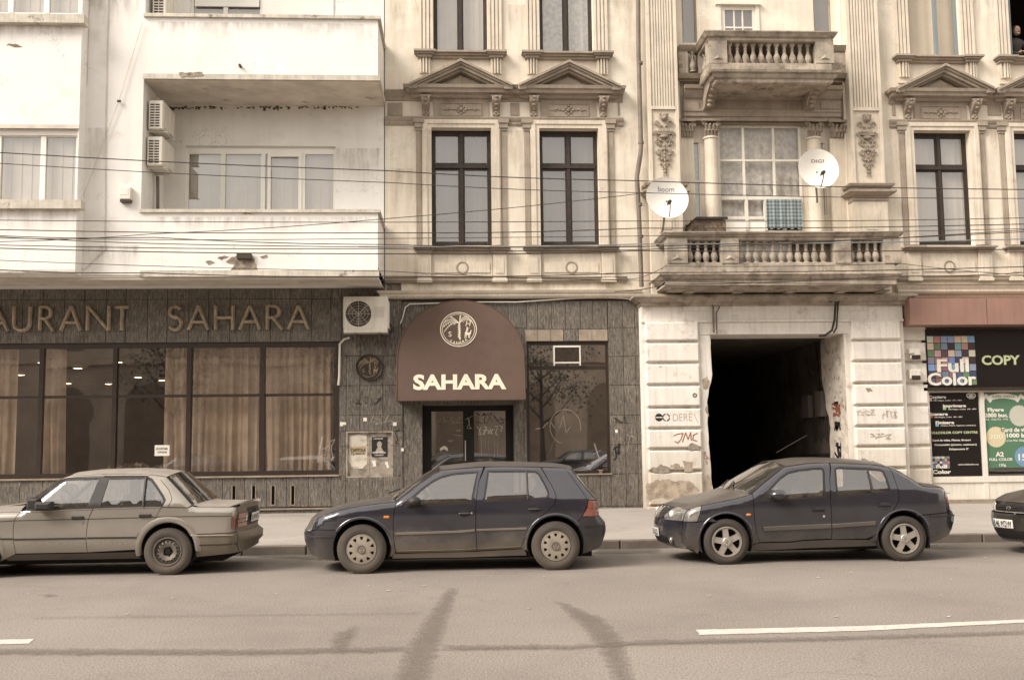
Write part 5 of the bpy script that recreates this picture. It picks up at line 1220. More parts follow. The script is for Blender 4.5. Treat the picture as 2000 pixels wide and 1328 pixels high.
scribble(31, 1672, 1708, 800, 812, YG, .012, gfaint, PB, n=4); scribble(32, 1722, 1752, 800, 818, YG, .012, gfaint, PB, n=4); scribble(33, 1700, 1740, 846, 858, YG, .014, gfaint, PB, n=4)
YR = [xin-.003]
def onreveal(pts, w, mat, **kw):
    mb = MB()
    for k, pl_ in enumerate(pts):
        for i in range(len(pl_)-1):
            (y0, z0), (y1, z1) = pl_[i], pl_[i+1]; d = Vector((y1-y0, z1-z0)); 
            if d.length < 1e-5: continue
            d.normalize(); nn = Vector((-d.y, d.x))*w/2; mb.add([(xin-.008-.0002*k, y0+nn.x, z0+nn.y), (xin-.008-.0002*k, y0-nn.x, z0-nn.y), (xin-.008-.0002*k, y1-nn.x, z1-nn.y), (xin-.008-.0002*k, y1+nn.x, z1+nn.y)], [(0, 1, 2, 3)])
    return obj('graffiti', mb, mat, PB, **kw)
rg = random.Random(5)
onreveal([[(.0+.5*rg.random(), 2.15+.35*rg.random()) for _ in range(5)] for _ in range(5)], .05, inkred)
onreveal([[(.05+.35*rg.random(), 1.85+.2*rg.random()) for _ in range(4)] for _ in range(3)], .08, ink)
onreveal([[(.05+.4*rg.random(), 1.1+.5*rg.random()) for _ in range(4)] for _ in range(4)], .06, ink)
# cables and conduits clipped round the gateway
def tb_px(pts, Y, r, n=6): return MB().tube([(WX(a, b, Y), Y, WZ(a, b, Y)) for a, b in pts], r, n)
cn = thing('wall_conduit', 'bundle of pipes and cables running under the wide balcony and down both gateway corners', 'cables', (WX(1500, 585, YP), YP, 4.6))
obj('pipe', tb_px([(1262, 583), (1300, 583), (1380, 580), (1389, 586), (1393, 600), (1394, 650)], YP-.04, .022), pipem, cn)
obj('pipe', tb_px([(1400, 590), (1405, 600), (1399, 612), (1400, 652)], YP-.04, .018), pipem, cn)
obj('pipe', tb_px([(1410, 578), (1500, 576), (1600, 577), (1627, 580), (1632, 588), (1630, 625), (1625, 645), (1612, 655), (1600, 656)], YP-.05, .026), wirem, cn)
obj('pipe', tb_px([(1790, 584), (1700, 580), (1645, 584), (1637, 590), (1634, 640), (1628, 650)], YP-.07, .02), wirem, cn)
obj('pipe', tb_px([(1400, 582), (1430, 578), (1480, 586), (1540, 584), (1600, 580), (1625, 590)], YP-.09, .008), wirem, cn)
obj('pipe', tb_px([(1262, 580), (1230, 584), (1180, 580), (1120, 583), (1010, 590), (940, 590), (800, 594), (792, 600), (786, 622), (782, 632)], -.06, .014), cream, cn)
obj('pipe', tb_px([(1740, 686), (1775, 692), (1785, 690)], -.3, .015), stone_pale, cn)
e = tb_px([(1246, -60), (1247, 100), (1252, 285), (1251, 300), (1244, 345), (1248, 420), (1253, 560)], -.16, .052, 12); dp = thing('drainpipe', 'long grey drainpipe between the plain plaster wall and the fluted pilaster', 'drainpipe', (WX(1250, 560, -.16), -.16, 5)); obj('pipe', e, pipem, dp, smooth=True)
for px, py in ((1250, 124), (1252, 279), (1249, 400), (1251, 462)): x, z = W(px, py, -.16); obj('clamp', MB().lathe([(.053, -.03), (.066, -.03), (.066, .03), (.053, .03)], (x, -.16, z), n=12), pipem, dp)
# ============================================================ COPY SHOP (ground floor right)
sx0 = WX(1760, 700, -.12)
e = MB().box(sx0+.02, 20, -.62, .2, WZ(1850, 634, -.62), WZ(1850, 582, -.62)); obj('shop_fascia', e, terracotta, CB)
obj('shop_fascia_seam', MB().box(WX(1927, 600, -.625)-.004, WX(1927, 600, -.625)+.004, -.624, -.6, WZ(1850, 632, -.62), WZ(1850, 584, -.62)), mortar, CB)
SY = -.02
sg_ = thing('shop_sign', 'black copy shop signboard with a mosaic of coloured squares above the green poster', 'sign', (WX(1900, 700, SY), SY, WZ(1900, 758, SY)))
r = R(1802, 2060, 643, 758, SY-.1); obj('board', MB().box(r[0], r[1], SY-.1, SY+.1, r[2], r[3]), signblack, sg_)
obj('awning_roll', MB().box(r[0]-.03, r[1], SY-.15, SY-.08, r[2]-.05, r[2]+.02), bronze_dark, sg_)
SYf = SY-.104
sq = R(1812, 1906, 656, 752, SYf)
pal = [(.55, .62, .45), (.52, .16, .15), (.22, .32, .52), (.20, .32, .55), (.70, .48, .34), (.60, .56, .38), (.16, .38, .62), (.66, .46, .33), (.12, .20, .08), (.16, .22, .34), (.035, .02, .02), (.12, .36, .40), (.50, .20, .16), (.05, .022, .03),
       (.10, .22, .08), (.50, .26, .28), (.10, .05, .06), (.62, .45, .33), (.27, .33, .45), (.05, .03, .05), (.62, .60, .42), (.20, .19, .28), (.28, .13, .12), (.45, .2, .2), (.12, .2, .5), (.05, .04, .1), (.66, .5, .4), (.04, .02, .02),
       (.14, .30, .62), (.4, .25, .2), (.3, .1, .1), (.15, .35, .45), (.10, .12, .2), (.3, .35, .3), (.22, .30, .45), (.05, .04, .08), (.25, .12, .1), (.12, .2, .3), (.3, .12, .1), (.06, .1, .2), (.1, .25, .12), (.04, .05, .12),
       (.1, .1, .15), (.2, .1, .1), (.08, .15, .3), (.05, .05, .1), (.15, .3, .5), (.1, .2, .1), (.15, .25, .1)]
cm_ = [col('square_%d' % i, tuple(x*.72+(sum(c)/3)*.24+.01 for x in c), .4, var=0, fine=0) for i, c in enumerate(pal)]
def mosaic(par, r, Y, n=7, rows=7, k0=0):
    mb = MB(); w = (r[1]-r[0])/n; h = (r[3]-r[2])/rows
    for j in range(rows):
        for i in range(n): mb.box(r[0]+w*i+.002, r[0]+w*(i+1)-.002, Y, Y+.003, r[3]-h*(j+1)+.002, r[3]-h*j-.002, mi=(j*n+i+k0) % len(cm_))
    return obj('mosaic', mb, cm_, par)
for j in range(7):
    for i in range(7):
        w = (sq[1]-sq[0])/7; h = (sq[3]-sq[2])/7; obj('colour_square', MB().box(sq[0]+w*i+.006, sq[0]+w*(i+1)-.006, SYf, SYf+.003, sq[3]-h*(j+1)+.006, sq[3]-h*j-.006), cm_[j*7+i], sg_)
for (s, px, py, hpx, wd_, wpx) in (('Full', 1828, 726, 25, 0, 62), ('Color', 1811, 752, 24, 0, 95)):
    mb = MB(); x, z = W(px, py, SYf); h = WZ(px, py-hpx, SYf)-z; text_to(mb, s, x, z, h, SYf-.012, .035, .006, wid=WX(px+wpx, py, SYf)-x); obj('lettering', mb, paper, sg_)
mb = MB(); x, z = W(1917, 712, SYf); text_to(mb, 'COPY', x, z, WZ(1917, 694, SYf)-z, SYf-.006, .04, .004, wid=WX(1992, 712, SYf)-x); text_to(mb, 'CENTRE', WX(2004, 712, SYf), z, WZ(1917, 694, SYf)-z, SYf-.006, .04, .004, wid=1.3); obj('lettering', mb, limeprint, sg_)
# window frame
sf = thing('shop_window', 'white framed shop window wall with a pale panel base at the copy shop', 'window', (WX(1900, 950, SY), SY, .3))
za_, zb_ = WZ(1900, 930, SY), WZ(1900, 766, SY); xs_ = [WX(1816, 850, SY), WX(1921, 850, SY), WX(2030, 850, SY), 15.0]; f = MB()
f.box(xs_[0]-.14, xs_[0], SY-.02, SY+.1, .3, zb_).box(xs_[0], 15, SY-.02, SY+.1, zb_, zb_+.1).box(xs_[0], 15, SY-.03, SY+.1, za_-.13, za_)
for x in xs_[1:3]: f.box(x-.05, x+.05, SY-.02, SY+.1, za_, zb_)
obj('frame', f, cream, sf); obj('base_panel', MB().box(xs_[0]-.14, xs_[1]-.01, SY, SY+.1, .3, za_-.13).box(xs_[1]+.0, 15, SY, SY+.1, .3, za_-.13).box(xs_[1]-.06, xs_[1]+.05, SY-.015, SY, .3, za_-.13), cream, sf)
obj('pane', MB().add([(xs_[0], SY+.06, za_), (15, SY+.06, za_), (15, SY+.06, zb_), (xs_[0], SY+.06, zb_)], [(0, 1, 2, 3)]), gdark, sf)
obj('room', MB().box(xs_[0]-1, 15, 2.4, 2.5, .1, 4).box(xs_[0]-1, 15, .4, 2.4, .1, .2), MAT('shop_dark', (.045, .035, .028)), CB)
obj('shop_step', MB().box(xs_[0]-.3, 15, -.22, SY+.1, .1, .3).box(xs_[0]-.3, 15, -.3, -.2, .1, .24), stone_pale, CB)
obj('shop_head', MB().box(sx0, 20, .1, .4, WZ(1900, 762, 0), zcor+.1).box(xs_[0]-.4, xs_[0]-.1, -.08, .35, .1, 4), portal_white, CB)
def poster(name, label, px0, px1, py0, py1, Y, mat, cat='poster'):
    r = R(px0, px1, py0, py1, Y); t = thing(name, label, cat, ((r[0]+r[1])/2, Y, r[2])); obj('sheet', MB().box(r[0], r[1], Y, Y+.004, r[2], r[3]), mat, t); return t, r
PY = SY+.03
bp, r = poster('service_poster', 'black poster listing copy services in white lettering', 1814, 1914, 767, 930, PY, signblack)
w, h = r[1]-r[0], r[3]-r[2]; U = lambda u: r[0]+w*u; V = lambda v: r[3]-h*v; yf = PY-.003
def line(mb, s, u, v, hh, wd, bold=.03, **k): text_to(mb, s, U(u), V(v), h*hh, yf, bold, .001, wid=w*wd, **k)
mb = MB(); line(mb, 'Copiere', .03, .065, .034, .34, .05); line(mb, 'Imprimare', .30, .172, .034, .45, .05); line(mb, 'Scanare', .03, .27, .034, .36, .05); line(mb, 'Finisare', .14, .372, .034, .36, .05)
line(mb, 'Alb-Negru, Color  A4 - A0+', .12, .098, .016, .56, .01); line(mb, 'Alb-Negru, Color  A4 - A0+', .40, .205, .016, .56, .01); line(mb, 'Alb-Negru, Color  A4 - A0+', .12, .298, .016, .56, .01); line(mb, '(Taiere, Pliere, Capsare, Laminare)', .24, .40, .016, .68, .01)
line(mb, 'Carti de vizita, Pliante, Brosuri', .06, .578, .022, .75, .03); line(mb, 'Consumabile (plottere, copiatoare)', .10, .632, .022, .82, .02); line(mb, 'Echipamente IT', .38, .685, .022, .38, .03); line(mb, 'www.fullcolor.ro', .54, .868, .018, .40, .02)
line(mb, 'Full', .10, .90, .040, .22, .06); line(mb, 'Color', .035, .965, .044, .36, .06); line(mb, 'ZONE', .82, .075, .016, .1, .02)
for i in range(3): disc(mb, U(.82+.045*i), V(.035), .055, yf-.001, r0=.035)
obj('lettering', mb, paper, bp); mb = MB(); line(mb, 'FULLCOLOR COPY CENTRE', .02, .49, .028, .93, .03); obj('lettering', mb, limeprint, bp)
mosaic(bp, (U(.04), U(.38), V(.905), V(.76)), yf, 7, 5, 3)
for k, (u, v, c) in enumerate(((.03, .10, (.62, .42, .3)), (.30, .205, (.25, .42, .2)), (.03, .30, (.45, .14, .12)), (.14, .402, (.2, .4, .5)))): obj('colour_square', MB().box(U(u), U(u+.065), yf, yf+.002, V(v), V(v-.036)), col('csq%d' % k, c), bp)
gp, r = poster('offer_poster', 'green special offer poster with round price badges behind the shop glass', 1922.5, 2040, 768, 913, PY, green_print)
w, h = r[1]-r[0], r[3]-r[2]; yf = PY-.003; kx = w/1.0
def gx(px): return WX(px, 850, PY)
def gz(py): return WZ(1970, py, PY)
mb = MB(); 
for s, px, py, hp_, wp, b in (('Flyere', 1931, 803, 7, 32, .05), ('2000 buc.', 1925, 814, 7.5, 46, .05), ('(A6 - 150g DCL - 4+4)', 1926, 820, 3.5, 44, .01), ('Carti de vizita', 1955, 843, 8, 62, .04), ('1000 buc.', 1964, 854, 8, 50, .05), ('(Cut Mat 350g 4+0)', 1965, 862, 4, 48, .01), ('A2', 1943, 891, 9, 16, .05), ('FULL COLOR', 1929, 899, 5, 46, .04), ('120g', 1947, 910, 5, 13, .02)):
    text_to(mb, s, gx(px), gz(py), gz(py-hp_)-gz(py), yf, b, .001, wid=gx(px+wp)-gx(px))
stroke(mb, [(gx(a), gz(b)) for a, b in ((1924, 779), (1930, 772), (1938, 783))], .07, yf, .001); stroke(mb, [(gx(1936+i*6.5), gz(777-4*sin(pi*i/8))) for i in range(9)], .11, yf, .001); stroke(mb, [(gx(a), gz(b)) for a, b in ((1990, 783), (1998, 773), (2010, 782))], .07, yf, .001)
obj('lettering', mb, paper, gp); mb = MB(); text_to(mb, 'SUPER OFERTA', gx(1942), gz(777), .055, yf-.004, .0, .001, wid=gx(1986)-gx(1942)); obj('lettering', mb, green_print, gp)
def badge(cx, cy, rp, mat, n=22):
    mb = MB(); x, z = gx(cx), gz(cy); R_ = gx(cx+rp)-x; vs = [(x, yf-.001, z)]+[(x+cos(2*pi*i/(2*n))*R_*(1 if i % 2 else .94), yf-.001, z+sin(2*pi*i/(2*n))*R_*(1 if i % 2 else .94)) for i in range(2*n)]
    return obj('badge', mb.add(vs, [(0, 1+i, 1+(i+1) % (2*n)) for i in range(2*n)]), mat, gp)
badge(1993, 812, 20.5, col('badge_grey', (.50, .50, .42))); badge(1945, 853, 20, yellow_print); badge(1998, 892, 19.5, blue_print)
mb = MB(); text_to(mb, '15', gx(1983), gz(899), gz(886)-gz(899)+.0, yf-.004, .03, .001, wid=gx(1998)-gx(1983)); text_to(mb, '€', gx(2001), gz(897), .13, yf-.004, .02, .001); text_to(mb, '200', gx(1931), gz(856), .1, yf-.004, .0, .001, wid=gx(1958)-gx(1931)); obj('lettering', mb, paper, gp)
for i, py in enumerate((692, 732)):
    t = thing('shop_spotlight', ['small beige floodlight on the pier left of the copy shop sign, upper of two', 'small beige floodlight on the pier left of the copy shop sign, lower of two'][i], 'light', (WX(1790, py, -.2), -.25, WZ(1790, py, -.2)), 'beige floodlights beside the copy shop sign')
    r = R(1778, 1800, py-11, py+10, -.3); obj('housing', MB().box(r[0], r[1], -.3, -.14, r[2]+.03, r[3], c=.02), cream, t); obj('lens', MB().box(r[0]+.03, r[1]-.03, -.306, -.3, r[2]+.0, r[2]+.1), bronze_dark, t)
# ============================================================ WALL-MOUNTED THINGS
def ac_unit(name, label, x0, x1, y0, z0, z1, dep, facing, loc_group=None):
    """facing 'y' : fan grille looks to the street; 'x' : unit hangs on a side wall, its louvred end to the street"""
    t = thing(name, label, 'air conditioner', ((x0+x1)/2, y0, z0), 'air conditioning units on the facade' )
    e = MB().box(x0, x1, y0, y0+dep, z0, z1, c=.015); obj('casing', e, cream, t)
    if facing == 'y':
        w = x1-x0; h = z1-z0; cx, cz = x0+w*.34, z0+h*.52; R_ = h*.355
        obj('fan_well', MB().lathe([(R_, -.002), (.001, -.0021)], (cx, y0, cz), 'y', 24), mortar, t)
        gr = MB()
        for k in range(4): gr.tube([(cx+R_*(k+1)/4*cos(a*pi/12), y0-.014, cz+R_*(k+1)/5*sin(a*pi/12)) for a in range(25)], .002, 4, caps=False)
        for k in range(8): a = k*pi/4; gr.tube([(cx, y0-.014, cz), (cx+cos(a)*R_, y0-.012, cz+sin(a)*R_)], .0025, 4)
        m = R_*1.12; gr.box(cx-m, cx+m, y0-.012, y0-.001, cz+m, cz+m+.012).box(cx-m, cx+m, y0-.012, y0-.001, cz-m-.012, cz-m).box(cx-m-.012, cx-m, y0-.012, y0-.001, cz-m, cz+m).box(cx+m, cx+m+.012, y0-.012, y0-.001, cz-m, cz+m); obj('grille', gr, cream, t)
        bl = MB()
        for k in range(3):
            a = k*2*pi/3+.5; pts = [(cx+cos(a+d)*R_*q, y0-.006-.004*d, cz+sin(a+d)*R_*q) for q, d in ((.15, -.4), (.92, -.25), (.92, .45), (.15, .4))]; bl.add(pts, [(0, 1, 2, 3)])
        bl.lathe([(.04, -.010), (.001, -.012)], (cx, y0, cz), 'y', 12); obj('fan_blade', bl, MAT('fan_grey', (.16, .13, .10), var=.1), t)
        lo = MB()
        for k in range(9): zz = z0+h*(.42+.035*k); lo.box(x0+w*.66, x0+w*.93, y0-.006, y0+.001, zz, zz+.006)
        obj('louvre', lo, pale_metal, t)
        obj('side_cover', MB().box(x1, x1+.03, y0+.04, y0+dep-.04, z0+.1, z1-.1), cream, t)
        e = MB()
        for xx in (x0+w*.25, x1-w*.2): e.box(xx-.02, xx+.02, y0-.03, 0, z0-.03, z0-.001); e.add([(xx-.012, y0+.03, z0-.04), (xx+.012, y0+.03, z0-.04), (xx+.012, -.0, z0-.3), (xx-.012, -.0, z0-.3), (xx-.012, y0+.06, z0-.02), (xx+.012, y0+.06, z0-.02), (xx+.012, -.0, z0-.25), (xx-.012, -.0, z0-.25)], [(0, 1, 2, 3), (4, 7, 6, 5), (0, 3, 7, 4), (1, 5, 6, 2)])
        e.box(x0, x1, y0+.02, y0+.06, z0-.03, z0-.004); obj('bracket', e, pipem, t)
        obj('cable', MB().tube([(x1+.04, y0+.15, z0+.2), (x1+.1, y0+.1, z0+.12), (x1+.12, y0+.12, z0+.02), (x1+.06, y0+.15, z0+.0), (x1+.08, y0+.13, z0+.1)], .018, 6), wirem, t)
        obj('pipe', MB().tube([(x0+w*.1, -.05, z0-.06), (x0-.03, -.05, z0-.1), (x0-.12, -.05, z0-.2), (x0-.13, -.05, z0-.9), (x0-.15, -.05, z0-1.1)], .025, 8), cream, t)
    else:
        h = z1-z0; lo = MB(); w = x1-x0
        for k in range(9):
            for q in range(2): zz = z1-h*(.09+.092*(k+1)); lo.box(x0+w*(.12+.36*q), x0+w*(.42+.36*q), y0-.004, y0+.001, zz, zz+h*.05)
        obj('louvre', lo, mortar, t)
        obj('front_plate', MB().box(x1, x1+.012, y0+.05, y0+dep*.55, z0+.05, z1-.04).box(x1+.012, x1+.03, y0+dep*.55, y0+dep-.04, z0+.04, z1-.05), cream, t)
        e = MB()
        for yy in (y0+.12, y0+dep-.16): e.box(x0-.12, x1+.06, yy, yy+.035, z0-.035, z0-.002).box(x0-.12, x0-.09, yy, yy+.035, z0-.002, z0+.35)
        obj('bracket', e, cream, t)
    return t
r = R(671, 757, 579, 650, -.42); ac_unit('air_conditioner', 'large cream air conditioner with round fan grille beside the restaurant lettering', r[0], r[1], -.42, r[2], r[3], .34, 'y')
yA = YB+.20
r = R(290, 318, 196, 252, yA); ac_unit('air_conditioner', 'upper of two white air conditioners on the loggia side wall', r[0], r[1], yA, r[2], r[3], .80, 'x')
r = R(287, 317, 267, 323, yA); ac_unit('air_conditioner', 'lower of two white air conditioners on the loggia side wall', r[0], r[1], yA, r[2], r[3], .80, 'x')
r = R(298, 325, -28, 30, yA); ac_unit('air_conditioner', 'white air conditioner cut by the top of the photo on the upper balcony', r[0], r[1], yA, r[2], r[3], .80, 'x')
obj('drain_hose', MB().tube([(WX(308, 345, yA+.6), yA+.6, WZ(308, 345, yA+.6)), (WX(309, 410, yA+.6), yA+.6, WZ(309, 410, yA+.6)-.3)], .035, 8), pipem, LB)
t = thing('alarm_box', 'small beige alarm box on the white wall left of the loggia', 'alarm', (WX(244, 380, YB), YB, WZ(244, 395, YB)))
r = R(234, 256, 366, 390, YB-.1); obj('housing', MB().box(r[0], r[1], YB-.12, YB, r[2], r[3], c=.015), cream, t); obj('lens', MB().box(r[0]+.02, r[1]-.06, YB-.124, YB-.119, r[2]+.1, r[3]-.03), paper, t); obj('base', MB().box(r[0]+.01, r[1]-.01, YB-.115, YB, r[2]-.05, r[2]-.001), bronze_dark, t)
# --- bronze letters
def glyph(ch):
    arc = lambda cx, cy, rx, ry, a0, a1, n=10: [(cx+rx*cos(radians(a0+(a1-a0)*i/n)), cy+ry*sin(radians(a0+(a1-a0)*i/n))) for i in range(n+1)]
    return {'A': (.82, [[(.0, 0), (.40, 1)], [(.40, 1), (.80, 0)], [(.16, .33), (.64, .33)]]), 'H': (.70, [[(.06, 0), (.06, 1)], [(.62, 0), (.62, 1)], [(.06, .5), (.62, .5)]]),
            'U': (.72, [[(.06, 1), (.06, .33)]+arc(.34, .30, .28, .28, 180, 360)+[(.62, 1)]]), 'N': (.78, [[(.06, 0), (.06, 1)], [(.06, 1), (.68, 0)], [(.68, 0), (.68, 1)]]),
            'T': (.66, [[(.33, 0), (.33, .96)], [(.0, .96), (.66, .96)]]), 'R': (.66, [[(.06, 0), (.06, 1)], [(.06, .98)]+arc(.28, .74, .22, .24, 90, -90)+[(.06, .5)], [(.26, .5), (.62, 0)]]),
            'E': (.56, [[(.06, 0), (.06, 1)], [(.06, .97), (.5, .97)], [(.06, .52), (.42, .52)], [(.06, .03), (.5, .03)]]),
            'S': (.58, [arc(.30, .75, .23, .22, 30, 270, 12)+arc(.30, .27, .24, .26, 90, -150, 12)])}[ch]
def ridge(mb, pts, w, Y, d):
    """bevelled metal bar, ridge in the middle"""
    P = [Vector(p) for p in pts]; n = len(P); vs = []
    for i, p in enumerate(P):
        t0 = (P[min(i+1, n-1)]-P[max(i-1, 0)]).normalized(); nn = Vector((-t0.y, t0.x))
        if 0 < i < n-1:
            a = (P[i]-P[i-1]).normalized(); b = (P[i+1]-P[i]).normalized(); k = 1/max(.5, sqrt((1+a.dot(b))/2))
        else: k = 1
        ww = w*k/2
        for (o_, y_) in ((1, 0), (1, .45), (.25, 1), (-.25, 1), (-1, .45), (-1, 0)): q = p+nn*ww*o_; vs.append((q.x, Y-d*y_, q.y))
    fs = [(i*6+k, i*6+k+1, i*6+7+k, i*6+6+k) for i in range(n-1) for k in range(5)]+[(5, 4, 3, 2, 1, 0), tuple((n-1)*6+k for k in range(6))]
    return mb.add(vs, fs)
rs = thing('restaurant_sign', 'raised bronze letters RESTAURANT SAHARA on dark stone above the curtained window', 'sign', (WX(300, 620, 0), 0, WZ(300, 646, 0)))
zb1, zb2 = WZ(300, 645, -.06), WZ(300, 598, -.06); H = zb2-zb1
tx = [('A', -36, 20), ('U', 24, 62), ('R', 75, 108), ('A', 116, 161), ('N', 168, 216), ('T', 222, 254), ('S', 328, 357), ('A', 365, 410), ('H', 418, 458), ('A', 465, 511), ('R', 519, 555), ('A', 560, 606), ('T', -72, -44), ('S', -104, -80), ('E', -138, -112), ('R', -180, -148)]
for ch, pa, pb in tx:
    xa, xb = WX(pa, 620, -.06), WX(pb, 620, -.06); gw, st = glyph(ch); mb = MB()
    ext = max(p[0] for s in st for p in s)-min(p[0] for s in st for p in s); mn = min(p[0] for s in st for p in s); k = (xb-xa-.07)/ext
    for i, s in enumerate(st): ridge(mb, [(xa+.035+(p[0]-mn)*k, zb1+.0+p[1]*(H-.0)) for p in s], .076, -.03, .085+.003*i)
    for pz in ((xa+.1, zb1+.1),): pass
    obj('letter', mb, bronze, rs)
    
# --- emblem (palm, camel rider, S, H) used twice
def emblem(par, cx, cz, r, Y, mat, fn=None, ring=True, d=.003, ext=.001, txt='SAHARA'):
    f = fn or (lambda x, z: Y); mb = MB(); S = r
    def st(pts, w): stroke(mb, [(cx+a*S, cz+b*S) for a, b in pts], w*S, Y, d, fn=fn)
    n = 40
    if ring:
        for (ra, w) in ((.985, .05), (.88, .03)): st([(cos(2*pi*i/n)*ra, sin(2*pi*i/n)*ra) for i in range(n+1)], w)
    tk = [(.06, .40), (.03, .1), (.06, -.15), (.03, -.4), (.08, -.58)]; st(tk, .085)
    for k in range(6): st([(-.03, .22-.13*k), (.12, .17-.13*k)], .045)
    for (ex, ez, lf) in ((-.80, .40, .13), (-.84, .16, .14), (-.74, -.06, .12), (-.42, .74, .10), (.10, .82, .08), (.56, .70, .10), (.74, .46, .12)):
        pts = []; n_ = 9
        for i in range(n_):
            q = i/(n_-1); pts.append((.05+(ex-.05)*q, .34+(ez-.34)*q+(.20 if abs(ex) > .5 else .04)*sin(q*pi)))
        st(pts, .035); s_ = -1 if ex < 0 else 1
        for i in range(2, n_): a = pts[i]; st([a, (a[0]+s_*.05, a[1]-lf)], .026)
    bodyc = [(.34, -.22), (.42, -.10), (.50, -.20), (.62, -.18), (.66, -.06), (.74, -.06), (.70, -.12), (.68, -.28), (.60, -.34), (.36, -.34)]
    mb.add([(cx+a*S, f(cx+a*S, cz+b*S)-d-.001, cz+b*S) for a, b in bodyc], [tuple(range(len(bodyc)-1, -1, -1))])
    for a in (.36, .43, .56, .62): st([(a, -.32), (a-.02, -.5)], .04)
    st([(.47, -.12), (.48, .02)], .09); st([(.48, .04), (.48, .1)], .08); st([(.40, -.06), (.62, .08)], .025)
    text_to(mb, 'S', cx-.56*S, cz-.42*S, .30*S, Y-d, .01, ext, fn=(lambda x, z: f(x, z)-d) if fn else None); text_to(mb, 'H', cx+.36*S, cz+.18*S, .30*S, Y-d, .01, ext, fn=(lambda x, z: f(x, z)-d) if fn else None, shear=.2)
    for i, c_ in enumerate(txt):
        a = radians(236+i*13.5) if True else 0; aa = -pi/2+(i-2.5)*.235; x, z = cx+cos(aa)*.80*S, cz+sin(aa)*.80*S
        text_to(mb, c_, x-.06*S, z-.05*S, .15*S, Y-d, .03, ext, rot=aa+pi/2, fn=(lambda x, z: f(x, z)-d) if fn else None)
    return obj('emblem', mb, mat, par)
t = thing('round_plaque', 'dark round plaque with palm tree relief beneath the air conditioner', 'plaque', (WX(721, 717, -.04), -.04, WZ(721, 740, 0)))
cx, cz = W(721, 717, -.06); rP = WX(747, 717, -.06)-cx
obj('disc', MB().lathe([(.001, -.028), (rP*.86, -.028), (rP*.9, -.045), (rP, -.045), (rP, .0)], (cx, -.01, cz), 'y', 36), bronze_dark, t, smooth=True); emblem(t, cx, cz, rP*.93, -.04, bronze_lit, ring=False, d=.004, ext=.002)
obj('rim', MB().lathe([(rP*.93, -.046), (rP*.99, -.055), (rP*1.0, -.03)], (cx, -.01, cz), 'y', 36), bronze_dark, t, smooth=True)
# --- canopy
zA1 = WZ(898, 585, -.3); zA0 = WZ(900, 781, -1.0); xA0, xA1 = WX(774, 770, -1.0), WX(1026, 770, -1.0); cxa = (xA0+xA1)/2; hwA = (xA1-xA0)/2
def cany(x, z): q = max(0, min(1, (zA1-z)/(zA1-zA0))); return -.12-.88*q**.75
zsp = zA1-hwA*1.0; ap_ = []
n = 40
poly = [(xA0, zA0), (xA1, zA0)]+[(cxa+hwA*cos(pi*i/n)*(1.0), zsp+hwA*sin(pi*i/n)**.92) for i in range(n+1)]
aw = thing('entrance_canopy', 'round-topped brown canvas canopy lettered SAHARA over the restaurant door', 'canopy', (cxa, -.5, zA0))
mb = patch(poly, lambda a, b: (a, cany(a, b)+.012*noise.noise((a*1.3, b*1.3, 0)), b), step=.12)
obj('front_cloth', mb, canvas, aw)
sd = MB(); bd = resamp(poly[1:]+[poly[0]], .15, False); vs = []
for a, b in bd: vs += [(a, cany(a, b), b), (cxa+(a-cxa)*.985, .0, b)]
sd.add(vs, [(2*i, 2*i+2, 2*i+3, 2*i+1) for i in range(len(bd)-1)]); obj('side_cloth', sd, canvas, aw)
tr_ = MB(); tr_.tube([(a, cany(a, b)-.004, b) for a, b in resamp(poly, .1)+[poly[0]]], .013, 6); obj('edge_piping', tr_, canvas, aw)
obj('frame_bar', MB().tube([(xA0+.02, cany(0, zA0)+.03, zA0), (xA1-.02, cany(0, zA0)+.03, zA0)], .018, 6).tube([(xA0+.02, cany(0, zA0)+.03, zA0), (xA0+.02, .0, zA0)], .018, 6).tube([(xA1-.02, cany(0, zA0)+.03, zA0), (xA1-.02, 0, zA0)], .018, 6), pipem, aw)
ca = lambda x, z: cany(x, z)-.008
yy = cany(0, WZ(898, 760, -.9)); x, z = W(807, 760, yy); mb = MB(); text_to(mb, 'SAHARA', x, z+.0, WZ(898, 731, yy)-WZ(898, 760, yy), 0, .055, .0015, wid=WX(989, 757, yy)-x, fn=ca, space=1.0)
obj('lettering', mb, printcream, aw)
yy = cany(0, WZ(895, 643, -.5)); cx, cz = W(895.5, 643, yy); emblem(aw, cx, cz, WX(931, 643, yy)-cx, 0, printcream, fn=ca, d=.002)
